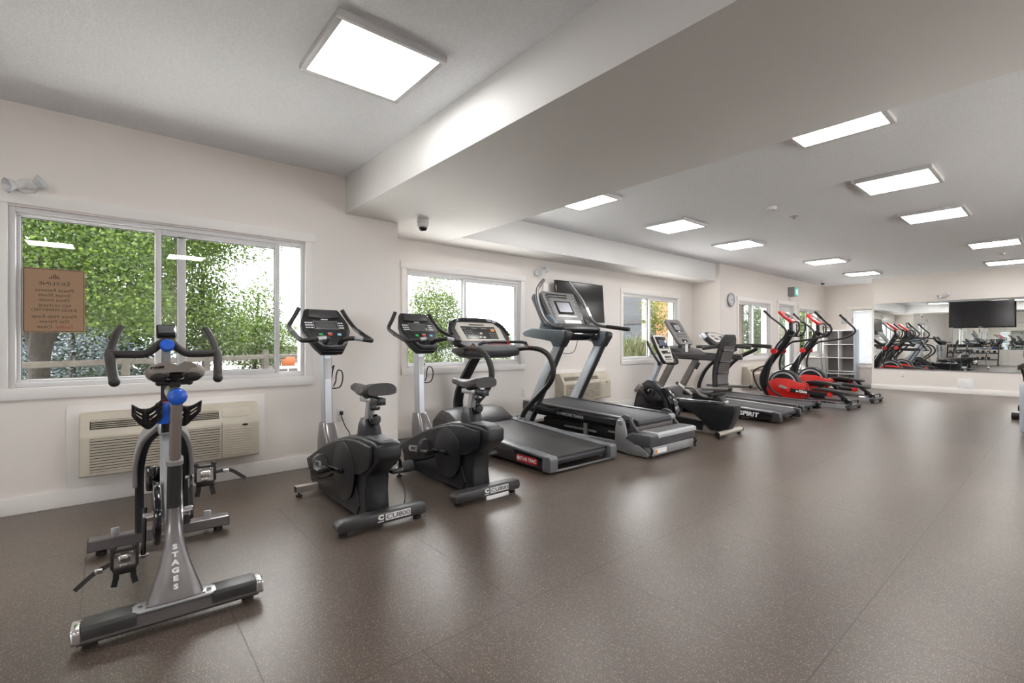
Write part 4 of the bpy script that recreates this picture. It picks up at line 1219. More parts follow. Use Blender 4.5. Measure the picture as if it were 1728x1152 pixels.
    # uprights
    for s_ in (-1, 1):
        y = s_ * 0.375
        MB().prism([(-0.06, 0.14), (0.10, 0.14), (0.69, 1.175), (0.555, 1.175)], y - 0.032, y + 0.032, bev=0.012, seg=3).build('upright', mat('pale_silver', (0.62, 0.66, 0.71), 0.36, metal=0.35), t)
        MB().prism([(0.09, 0.14), (0.125, 0.14), (0.715, 1.175), (0.685, 1.175)], y - 0.034, y + 0.034, bev=0.008).build('upright_edge', dark_grey, t)
        MB().prism([(0.53, 1.10), (0.64, 1.095), (0.72, 1.20), (0.735, 1.26), (0.70, 1.290), (0.16, 1.325), (0.03, 1.305), (-0.02, 1.265), (0.02, 1.225), (0.40, 1.175), (0.50, 1.155)], y - 0.050, y + 0.050, bev=0.016, seg=3).build('shoulder', bluegrey, t)
        MB().prism([(0.645, 1.09), (0.675, 1.09), (0.765, 1.215), (0.770, 1.265), (0.725, 1.290), (0.715, 1.20)], y - 0.050, y + 0.050, bev=0.010).build('shoulder_edge', dark_grey, t)
    # bridge between the posts
    MB().prism([(0.18, 1.19), (0.60, 1.17), (0.66, 1.24), (0.60, 1.30), (0.20, 1.33)], -0.325, 0.325, bev=0.02).build('bridge', gloss_black, t)
    MB().tube([(0.50, -0.29, 1.18), (0.47, -0.25, 1.06), (0.45, -0.12, 1.01), (0.47, 0.02, 1.03), (0.50, 0.06, 1.17)], 0.004, 6, 5).build('cable', matte_black, t)
    # console on its stalks
    R = Vector((0, 1, 0)); U = Vector((-0.50, 0, 0.866)).normalized(); n = R.cross(U)
    C0 = Vector((0.33, 0, 1.585))
    P = lambda u, v, w=0: C0 + R * u + U * v + n * w
    c = plate(C0, R, U, [(-0.30, -0.235), (-0.30, 0.235), (-0.28, 0.25), (0.28, 0.25), (0.30, 0.235), (0.30, -0.235)], 0.07, 0.016, seg=3).build('console', mat('console_silver', (0.17, 0.168, 0.168), 0.36, metal=0.3), t)
    plate(P(-0.02, 0.02, -0.09), R, U, [(-0.36, -0.22), (-0.36, 0.20), (-0.32, 0.245), (0.20, 0.245), (0.20, -0.22)], 0.045, 0.015).build('console_back', bluegrey, c)
    sc_ = slab(P(0.0, 0.005, 0.004), R, U, 0.30, 0.20, 0.012, 0.004).build('screen_surround', gloss_black, c)
    slab(P(0.0, 0.012, 0.006), R, U, 0.235, 0.145, 0.003, 0.0).build('screen', mat('screen_glow', (0.07, 0.065, 0.09), 0.30, emit=(0.45, 0.45, 0.62), estr=0.10), sc_)
    slab(P(-0.05, 0.200, 0.003), R, U, 0.38, 0.018, 0.004, 0).build('vent_slot', gloss_black, c)
    slab(P(-0.05, 0.160, 0.003), R, U, 0.34, 0.014, 0.004, 0).build('vent_slot', gloss_black, c)
    for s_ in (1, -1):
        m = MB()
        for k in range(11):
            slab(P(s_ * 0.235, 0.175 - k * 0.035, 0.003), R, U, 0.040, 0.018, 0.003, 0.001, m)
        m.build('side_keys', gloss_black, c, kind='stuff')
    slab(P(0, -0.125, 0.003), R, U, 0.36, 0.012, 0.004, 0).build('lower_slot', gloss_black, c)
    sk = slab(P(0.05, -0.205, 0.004), R, U, 0.30, 0.045, 0.003, 0).build('safety_sticker', white_paint, c)
    slab(P(-0.01, -0.205, 0.005), R, U, 0.03, 0.032, 0.002, 0).build('sticker_mark', red, sk)
    # tray below the screen
    MB().prism([(0.40, 1.30), (0.62, 1.28), (0.66, 1.31), (0.62, 1.35), (0.44, 1.385)], -0.33, 0.33, bev=0.012).build('tray', dark_grey, t)
    for u in (-0.10, 0.13):
        MB().lathe([(0.040, 0), (0.048, 0.004), (0.048, 0.012), (0.040, 0.016)], (0.565, u, 1.315), (0.1, 0, 1), 20).build('cup_ring', fr, t)
    for s_ in (-1, 1):
        y = s_ * 0.30
        MB().prism([(0.20, 1.30), (0.36, 1.29), (0.50, 1.31), (0.46, 1.42), (0.36, 1.50), (0.24, 1.46)], y - 0.030, y + 0.030, bev=0.012).build('console_stalk', bluegrey if s_ < 0 else dark_grey, t)
    # tall curved grab bars
    tube_m = mat('grab_bar', (0.16, 0.155, 0.155), 0.28, metal=0.5)
    MB().tube([(0.62, -0.33, 1.335), (0.50, -0.36, 1.345), (0.40, -0.385, 1.40), (0.31, -0.395, 1.52), (0.245, -0.39, 1.66), (0.20, -0.355, 1.80), (0.185, -0.29, 1.885), (0.18, -0.225, 1.945)], 0.022, 12, 5).build('grab_bar', tube_m, t)
    MB().tube([(1.03, 0.395, 1.305), (0.80, 0.395, 1.335), (0.58, 0.395, 1.365), (0.47, 0.395, 1.425), (0.38, 0.395, 1.54), (0.29, 0.385, 1.70), (0.21, 0.33, 1.84), (0.175, 0.235, 1.955)], 0.022, 12, 5).build('grab_bar', tube_m, t)
    MB().tube([(1.035, 0.395, 1.3045), (0.70, 0.395, 1.348)], 0.0245, 12).build('grip_sleeve', matte_black, t)
    MB().tube([(0.42, 0.395, 1.48), (0.355, 0.394, 1.60)], 0.0245, 12).build('pulse_grip', chrome, t)
    return t
incline_trainer()

# ================================================================= long treadmill with flat posts
def treadmill_long():
    YC = 7.60
    t = thing('treadmill', 'black and grey treadmill with white lettering on its deck side, past the seated bike', 'treadmill', (0.9, YC, 0), (0.9, 0, 0))
    fr = mat('rail_silver', (0.42, 0.425, 0.43), 0.30, metal=0.6)
    post = mat('taupe_post', (0.20, 0.185, 0.175), 0.38, metal=0.4)
    zt = lambda x: 0.150 + (1.9 - x) * 0.050
    MB().prism([(0.2, zt(0.2) - 0.04), (1.80, zt(1.8) - 0.04), (1.80, zt(1.8) - 0.012), (0.2, zt(0.2) - 0.012)], -0.35, 0.35).build('deck', matte_black, t)
    MB().prism([(0.2, zt(0.2) - 0.01), (1.80, zt(1.8) - 0.01), (1.845, zt(1.8) - 0.03), (1.84, zt(1.8) - 0.07), (1.79, zt(1.8) - 0.08), (1.79, zt(1.8) - 0.03), (0.2, zt(0.2) - 0.03)], -0.30, 0.30, bev=0.003).build('running_belt', belt, t)
    for s_ in (-1, 1):
        a, b = sorted((s_ * 0.315, s_ * 0.405))
        MB().prism([(0.16, zt(0.16) - 0.015), (1.80, zt(1.8) - 0.015), (1.80, zt(1.8) + 0.004), (0.16, zt(0.16) + 0.004)], a, b, bev=0.006).build('side_rail', fr, t)
        a, b = sorted((s_ * 0.37, s_ * 0.415))
        MB().prism([(0.2, 0.10), (0.2, zt(0.2) - 0.012), (1.80, zt(1.8) - 0.012), (1.80, 0.035), (0.9, 0.05)], a, b, bev=0.006).build('side_skirt', gloss_black, t)
        a, b = sorted((s_ * 0.33, s_ * 0.42))
        MB().prism([(1.78, 0.02), (1.885, 0.025), (1.895, 0.06), (1.875, zt(1.9) - 0.005), (1.78, zt(1.8) + 0.010)], a, b, bev=0.010, seg=3).build('end_cap', dark_grey, t)
        MB().cyl((1.30, s_ * 0.36, 0), (1.30, s_ * 0.36, 0.05), 0.02).cyl((1.75, s_ * 0.36, 0), (1.75, s_ * 0.36, 0.03), 0.02).cyl((0.35, s_ * 0.36, 0), (0.35, s_ * 0.36, 0.09), 0.03).build('foot', matte_black, t)
        MB().prism([(1.05, 0.045), (1.45, 0.035), (1.42, 0.015), (1.10, 0.015)], s_ * 0.33 - 0.02, s_ * 0.33 + 0.02, bev=0.004).build('lift_foot', fr, t)
    text('SPIRIT', 0.088, (1.46, -0.4165, 0.098), (1, 0, -0.04), (0.14, 0, 1), white_paint, t, bold=0.003, squash=1.15)
    MB().loft([[(x, y, z) for y, z in ((-w, 0.05), (-w, h * 0.75), (-w * 0.85, h * 0.97), (-w * 0.4, h), (w * 0.4, h), (w * 0.85, h * 0.97), (w, h * 0.75), (w, 0.05))] for x, w, h in ((-0.22, 0.34, 0.22), (-0.16, 0.40, 0.32), (0.0, 0.41, 0.385), (0.15, 0.41, 0.36), (0.30, 0.41, 0.27), (0.36, 0.40, 0.25))], bev=0.008).build('motor_cover', dark_grey, t)
    MB().box(-0.10, 0.30, -0.28, 0.28, 0.0, 0.06, 0.01).build('lift_frame', matte_black, t)
    for s_ in (-1, 1):
        y = s_ * 0.37
        MB().rbar([(-0.10, y, 0.30), (0.26, y, 0.96)], 0.055, 0.115, up=(1, 0, -0.5), bev=0.2).build('upright', post, t)
        MB().rbar([(0.02, s_ * 0.37, 0.985), (0.18, s_ * 0.385, 0.945), (0.40, s_ * 0.395, 0.925), (1.00, s_ * 0.395, 0.905)], 0.068, 0.095, up=(0, 0, 1), smooth=3, bev=0.3).build('handrail', mat('rail_taupe', (0.030, 0.027, 0.026), 0.38), t)
    MB().prism([(-0.10, 0.93), (0.25, 0.90), (0.42, 0.945), (0.30, 1.02), (0.0, 1.10), (-0.14, 1.06)], -0.36, 0.36, bev=0.02).build('dash', dark_grey, t)
    MB().cyl((0.36, -0.22, 0.99), (0.36, -0.22, 1.12), 0.022).build('spray_bottle', white_paint, t)
    R = Vector((0, 1, 0)); U = Vector((-0.55, 0, 0.835)).normalized(); n = R.cross(U)
    C0 = Vector((0.10, 0.0, 1.335))
    P = lambda u, v, w=0: C0 + R * u + U * v + n * w
    c = plate(C0, R, U, [(-0.225, -0.22), (-0.235, 0.24), (-0.20, 0.27), (0.20, 0.27), (0.235, 0.24), (0.225, -0.22), (0.19, -0.26), (-0.19, -0.26)], 0.055, 0.018, seg=3).build('console', mat('console_grey', (0.17, 0.16, 0.155), 0.38), t)
    slab(P(0, 0.09, 0.003), R, U, 0.26, 0.20, 0.005, 0.002).build('screen_surround', gloss_black, c)
    slab(P(0, 0.09, 0.005), R, U, 0.17, 0.11, 0.003, 0).build('screen', mat('lcd_pale', (0.30, 0.31, 0.32), 0.2), c)
    m = MB()
    for i in range(5):
        for j in range(2):
            slab(P(-0.13 + i * 0.065, -0.06 - j * 0.05, 0.003), R, U, 0.045, 0.022, 0.003, 0.001, m)
    m.build('keypad', dark_grey, c, kind='stuff')
    slab(P(0.0, -0.19, 0.003), R, U, 0.18, 0.06, 0.006, 0.002).build('lower_panel', gloss_black, c)
    MB().rbar([P(-0.13, -0.22, -0.03), (0.16, -0.13, 0.98)], 0.06, 0.05).rbar([P(0.13, -0.22, -0.03), (0.16, 0.13, 0.98)], 0.06, 0.05).build('console_neck', dark_grey, c)
    slab((0.190, -0.369, 0.79), (0, 1, 0), (0.48, 0, 0.88), 0.001, 0.001, 0.001, 0).build('screw', dark_grey, t)
    MB().rbar([(0.165, 0.37, 0.70), (0.225, 0.37, 0.81)], 0.040, 0.122, up=(1, 0, -0.5), bev=0.1).build('post_display', gloss_black, t)
    return t
treadmill_long()

# ================================================================= low treadmill with arched black tubes
def treadmill_arched():
    YC = 8.82
    t = thing('treadmill', 'black treadmill with arched tubes and a white faced console, before the first red elliptical', 'treadmill', (0.9, YC, 0), (0.9, 0, 0))
    fr = mat('rail_silver', (0.42, 0.425, 0.43), 0.30, metal=0.6)
    zt = lambda x: 0.140 + (1.75 - x) * 0.040
    MB().prism([(0.1, zt(0.1) - 0.05), (1.68, zt(1.68) - 0.05), (1.68, zt(1.68) - 0.012), (0.1, zt(0.1) - 0.012)], -0.36, 0.36).build('deck', matte_black, t)
    MB().prism([(0.1, zt(0.1) - 0.01), (1.68, zt(1.68) - 0.01), (1.73, zt(1.68) - 0.03), (1.72, zt(1.68) - 0.07), (1.66, zt(1.68) - 0.08), (1.66, zt(1.68) - 0.03), (0.1, zt(0.1) - 0.03)], -0.31, 0.31, bev=0.003).build('running_belt', belt, t)
    for s_ in (-1, 1):
        a, b = sorted((s_ * 0.325, s_ * 0.42))
        MB().prism([(0.1, zt(0.1) - 0.06), (1.68, zt(1.68) - 0.06), (1.68, zt(1.68) + 0.006), (0.1, zt(0.1) + 0.006)], a, b, bev=0.008).build('side_rail', dark_grey, t)
        a, b = sorted((s_ * 0.345, s_ * 0.375))
        MB().prism([(0.1, zt(0.1) + 0.004), (1.68, zt(1.68) + 0.004), (1.68, zt(1.68) + 0.010), (0.1, zt(0.1) + 0.010)], a, b).build('rail_trim', fr, t)
        a, b = sorted((s_ * 0.335, s_ * 0.43))
        MB().prism([(1.66, 0.02), (1.77, 0.03), (1.775, zt(1.7)), (1.66, zt(1.68) + 0.010)], a, b, bev=0.010).build('end_cap', gloss_black, t)
        MB().cyl((1.60, s_ * 0.37, 0), (1.60, s_ * 0.37, 0.09), 0.022).cyl((0.3, s_ * 0.37, 0), (0.3, s_ * 0.37, 0.14), 0.022).build('foot', matte_black, t)
        MB().tube([(0.02, s_ * 0.42, 0.20), (0.05, s_ * 0.425, 0.42), (0.17, s_ * 0.43, 0.66), (0.38, s_ * 0.43, 0.86), (0.62, s_ * 0.43, 0.98), (0.72, s_ * 0.43, 1.04)], 0.036, 12, 5).build('arched_tube', matte_black, t)
        MB().rbar([(0.10, s_ * 0.42, 1.045), (0.45, s_ * 0.43, 1.085), (0.70, s_ * 0.43, 1.09), (0.97, s_ * 0.425, 1.065)], 0.060, 0.072, up=(0, 0, 1), smooth=4, bev=0.35).build('handrail', mat('rail_taupe', (0.030, 0.027, 0.026), 0.38), t)
    MB().loft([[(x, y, z) for y, z in ((-w, 0.05), (-w, h * 0.75), (-w * 0.85, h * 0.97), (w * 0.85, h * 0.97), (w, h * 0.75), (w, 0.05))] for x, w, h in ((-0.20, 0.36, 0.18), (-0.12, 0.42, 0.27), (0.05, 0.43, 0.30), (0.22, 0.42, 0.23))], bev=0.010).build('motor_cover', dark_grey, t)
    MB().box(-0.10, 0.12, -0.28, 0.28, 0.0, 0.06, 0.01).build('lift_frame', matte_black, t)
    R = Vector((0, 1, 0)); U = Vector((-0.80, 0, 0.60)).normalized(); n = R.cross(U)
    C0 = Vector((0.20, 0, 1.225))
    P = lambda u, v, w=0: C0 + R * u + U * v + n * w
    arch = [(-0.40, -0.17), (-0.40, 0.04), (-0.33, 0.15), (-0.18, 0.215), (0.18, 0.215), (0.33, 0.15), (0.40, 0.04), (0.40, -0.17)]
    c = plate(C0, R, U, arch, 0.09, 0.025, seg=3).build('console', black, t)
    plate(P(0, 0.01, 0.004), R, U, [(x * 0.74, y * 0.74) for x, y in arch], 0.006, 0.002).build('console_face', mat('ivory_face', (0.62, 0.60, 0.56), 0.4), c)
    slab(P(-0.14, 0.06, 0.007), R, U, 0.12, 0.035, 0.004, 0).build('display', gloss_black, c)
    slab(P(-0.13, -0.02, 0.007), R, U, 0.13, 0.06, 0.004, 0).build('display', gloss_black, c)
    slab(P(0.13, 0.02, 0.007), R, U, 0.12, 0.09, 0.004, 0).build('display', gloss_black, c)
    MB().box(-0.03, 0.30, -0.42, -0.36, 1.04, 1.10, 0.01).box(-0.03, 0.30, 0.36, 0.42, 1.04, 1.10, 0.01).build('console_mount', black, t)
    MB().lathe([(0.02, -0.03), (0.050, -0.02), (0.055, 0.0), (0.050, 0.08), (0.03, 0.09)], (0.13, -0.41, 1.24), (-0.5, -0.1, 0.6), 18).build('speaker_pod', mat('pale_silver', (0.62, 0.66, 0.71), 0.36, metal=0.35), t)
    return t
treadmill_arched()

# ================================================================= recumbent bike
def recumbent():
    YC = 5.79
    t = thing('recumbent_bike', 'black recumbent bike with a tall ribbed seat back, beside the incline treadmill', 'exercise bike', (1.2, YC, 0), (1.2, 0, 0))
    pal = mat('pale_silver', (0.62, 0.66, 0.71), 0.36, metal=0.35)
    # crank housing
    hp = [(0.50, 0.05), (0.47, 0.22), (0.52, 0.42), (0.60, 0.56), (0.70, 0.63), (0.82, 0.60), (0.94, 0.50), (1.02, 0.36), (1.05, 0.20), (1.02, 0.06)]
    b = MB().prism(hp, -0.075, 0.075, bev=0.03, seg=3).build('crank_housing', charcoal, t)
    for s_ in (-1, 1):
        a, b2 = sorted((s_ * 0.07, s_ * 0.088))
        MB().prism(ell(0.76, 0.30, 0.215, 0.215, 32), a, b2, bev=0.008).build('crank_disc', gloss_black, b)
        a, b2 = sorted((s_ * 0.086, s_ * 0.094))
        MB().prism(ell(0.76, 0.33, 0.105, 0.105, 28), a, b2, bev=0.003).build('hub_disc', black, b)
    bdg = MB().prism([(0.62, 0.082), (0.60, 0.105), (0.62, 0.128), (0.80, 0.118), (0.82, 0.095), (0.80, 0.072)], -0.0915, -0.0895).build('badge', mat('badge_silver', (0.45, 0.45, 0.46), 0.4, metal=0.3), b)
    text('SPIRIT', 0.038, (0.71, -0.0925, 0.100), (1, 0, -0.05), (0.05, 0, 1), gloss_black, b, bold=0.001, squash=1.1)
    MB().cyl((0.76, -0.13, 0.33), (0.76, 0.13, 0.33), 0.018).build('crank_axle', gloss_black, t)
    for s_, ax, az in ((-1, 0.66, 0.465), (1, 0.86, 0.195)):
        MB().rbar([(0.76, s_ * 0.125, 0.33), (ax, s_ * 0.135, az)], 0.014, 0.030, up=(0.5, 0, 0.8), bev=0.3).build('crank_arm', gloss_black, t)
        pd = MB().box(-0.055, 0.055, -0.045, 0.045, -0.012, 0.012, 0.008, mtx=Matrix.Translation((ax, s_ * 0.19, az)) @ Matrix.Rotation(math.radians(40), 4, 'Y')).build('pedal', matte_black, t)
        MB().rbar([(ax - 0.02, s_ * 0.19 - 0.052, az), (ax + 0.01, s_ * 0.19 - 0.056, az + 0.05), (ax + 0.035, s_ * 0.19 - 0.03, az + 0.095), (ax + 0.035, s_ * 0.19 + 0.03, az + 0.095), (ax + 0.01, s_ * 0.19 + 0.056, az + 0.05), (ax - 0.02, s_ * 0.19 + 0.052, az)], 0.003, 0.055, up=(1, 0, -0.5), smooth=4).build('pedal_strap', mat('strap_taupe', (0.17, 0.15, 0.14), 0.5), pd)
    MB().prism([(0.84, 0.50), (0.93, 0.47), (1.04, 0.34), (1.07, 0.18), (1.04, 0.10), (1.12, 0.10), (1.14, 0.22), (1.08, 0.40), (0.96, 0.54)], -0.07, 0.07, bev=0.012).build('step_cover', gloss_black, t)
    # mast with console
    MB().rbar([(0.72, 0, 0.58), (0.90, 0, 0.95)], 0.075, 0.075, up=(1, 0, -0.5), bev=0.15).build('mast', pal, t)
    R = Vector((0, 1, 0)); U = Vector((-0.42, 0, 0.91)).normalized(); n = R.cross(U)
    C0 = Vector((0.94, 0, 1.055))
    P = lambda u, v, w=0: C0 + R * u + U * v + n * w
    hd = [(-0.115, -0.155), (-0.145, 0.0), (-0.145, 0.195), (-0.125, 0.21), (0.125, 0.21), (0.145, 0.195), (0.145, 0.0), (0.115, -0.155), (0.085, -0.195), (-0.085, -0.195)]
    c = plate(P(0, 0, -0.006), R, U, [(x * 1.04, y * 1.02) for x, y in hd], 0.05, 0.012).build('console', dark_grey, t)
    plate(C0, R, U, hd, 0.014, 0.005).build('console_face', mat('ivory_face', (0.62, 0.60, 0.56), 0.4), c)
    plate(P(0, 0.085, 0.002), R, U, [(-0.118, -0.075), (-0.125, 0.105), (0.125, 0.105), (0.118, -0.075)], 0.004, 0.002).build('screen_surround', gloss_black, c)
    slab(P(0, 0.095, 0.004), R, U, 0.15, 0.085, 0.003, 0).build('screen', mat('lcd_blue', (0.10, 0.12, 0.17), 0.15), c)
    slab(P(0, -0.045, 0.002), R, U, 0.20, 0.05, 0.004, 0.001).build('speaker_slot', gloss_black, c)
    slab(P(0, -0.115, 0.002), R, U, 0.15, 0.028, 0.004, 0.001).build('key_row', dark_grey, c)
    m = MB()
    for k in range(5):
        slab(P(-0.06 + 0.03 * k, -0.152, 0.002), R, U, 0.018, 0.014, 0.003, 0.001, m)
    m.build('buttons', matte_black, c, kind='stuff')
    for s_ in (-1, 1):
        MB().tube([(0.86, s_ * 0.03, 0.88), (0.93, s_ * 0.14, 0.855), (1.00, s_ * 0.22, 0.865), (0.95, s_ * 0.24, 0.95), (0.86, s_ * 0.22, 1.06), (0.80, s_ * 0.20, 1.16)], 0.016, 10, 5).build('front_handle', matte_black, t)
    # seat carriage hull
    hull = [(1.20, 0.36), (1.24, 0.30), (1.40, 0.24), (1.50, 0.17), (1.58, 0.09), (1.62, 0.055), (1.82, 0.055), (1.88, 0.16), (1.93, 0.30), (1.93, 0.385), (1.20, 0.385)]
    MB().prism(hull, -0.085, 0.085, bev=0.02, seg=3).build('pedestal', charcoal, t)
    MB().prism([(1.18, 0.385), (1.20, 0.415), (1.80, 0.430), (1.80, 0.385)], -0.045, 0.045, bev=0.006).build('seat_rail', chrome, t)
    MB().rbar([(0.95, 0, 0.050), (1.78, 0, 0.050)], 0.09, 0.05, bev=0.15).build('base_beam', mat('champagne_steel', (0.50, 0.46, 0.41), 0.35, metal=0.6), t)
    MB().rbar([(1.06, 0, 0.12), (1.50, 0, 0.085)], 0.12, 0.07).build('lower_cover', black, t)
    rs = MB().tube([(1.83, -0.30, 0.058), (1.83, 0.30, 0.058)], 0.031, 14).build('rear_stabilizer', mat('champagne_steel', (0.5, 0.46, 0.41), 0.35, metal=0.6), t)
    fs = MB().tube([(0.56, -0.25, 0.045), (0.56, 0.25, 0.045)], 0.028, 14).build('front_stabilizer', dark_grey, t)
    for s_ in (-1, 1):
        MB().cyl((1.83, s_ * 0.302, 0.058), (1.83, s_ * 0.318, 0.058), 0.033).build('end_cap', black, rs)
        MB().cyl((1.83, s_ * 0.25, 0), (1.83, s_ * 0.25, 0.032), 0.022).build('levelling_foot', matte_black, rs)
        MB().cyl((0.56, s_ * 0.20, 0), (0.56, s_ * 0.20, 0.022), 0.022).build('levelling_foot', matte_black, fs)
    # seat
    MB().box(1.30, 1.70, -0.19, 0.19, 0.475, 0.545, 0.03, 3).build('seat', mat('seat_vinyl', (0.030, 0.030, 0.034), 0.45), t)
    MB().prism([(1.36, 0.42), (1.78, 0.42), (1.74, 0.485), (1.40, 0.480)], -0.07, 0.07, bev=0.01).build('seat_carriage', dark_grey, t)
    bp = [(-0.175, 0.0), (-0.205, 0.25), (-0.20, 0.60), (-0.175, 0.70), (-0.12, 0.735), (0.12, 0.735), (0.175, 0.70), (0.20, 0.60), (0.205, 0.25), (0.175, 0.0)]
    Ub = Vector((0.11, 0, 0.99)).normalized()
    nb = R.cross(Ub)   # points to +x (rear)
    Cb = Vector((1.735, 0, 0.53))
    s = MB()
    rings = []
    N = 12
    for i in range(N + 1):
        v = 0.72 * i / N
        hw = 0.172 + 0.033 * math.sin(PI * min(1, v / 0.5) / 2)
        if v > 0.58:
            hw *= math.sqrt(max(0.3, 1 - ((v - 0.58) / 0.17) ** 2))
        bow = 0.035 * math.sin(PI * v / 0.5) if v < 0.5 else -0.03 * (v - 0.5) / 0.22
        ring = []
        for (u, w) in ((-1, -0.022), (-0.5, -0.022), (0.5, -0.022), (1, -0.022), (1, 0.0), (0.86, 0.012), (-0.86, 0.012), (-1, 0.0)):
            ring.append(tuple(Cb + R * (u * hw) + Ub * v + nb * (w - bow)))
        rings.append(ring)
    bk = s.loft(rings, bev=0.008).build('backrest', matte_black, t)
    m = MB().rbar([Cb + Ub * 0.03 + nb * 0.006, Cb + Ub * 0.25 + nb * (-0.022), Cb + Ub * 0.50 + nb * 0.010, Cb + Ub * 0.58 + nb * 0.022], 0.27, 0.018, up=nb, smooth=4)
    m.build('back_panel', mat('panel_brown_grey', (0.085, 0.078, 0.076), 0.4), bk)
    for v in (0.10, 0.24, 0.38, 0.52):
        bow = 0.035 * math.sin(PI * v / 0.5) if v < 0.5 else -0.004
        slab(Cb + Ub * v + nb * (0.028 - bow), R, Ub, 0.29, 0.024, 0.02, 0.004).build('rib', gloss_black, bk)
    for s_ in (-1, 1):
        MB().tube([(1.66, s_ * 0.10, 0.47), (1.60, s_ * 0.25, 0.50), (1.52, s_ * 0.275, 0.575), (1.40, s_ * 0.275, 0.585)], 0.018, 12, 4).tube([(1.62, s_ * 0.275, 0.585), (1.95, s_ * 0.275, 0.60)], 0.020, 12).build('side_handle', mat('grip_taupe', (0.21, 0.19, 0.18), 0.5), t)
        MB().cyl((1.95, s_ * 0.275, 0.60), (1.985, s_ * 0.275, 0.602), 0.024).build('handle_cap', black, t)
    MB().tube([(1.46, -0.22, 0.50), (1.28, -0.23, 0.62)], 0.017, 10).build('seat_lever', mat('ivory_face', (0.62, 0.60, 0.56), 0.4), t)
    MB().cyl((1.285, -0.23, 0.617), (1.255, -0.231, 0.636), 0.018).build('lever_tip', black, t)
    return t
recumbent()

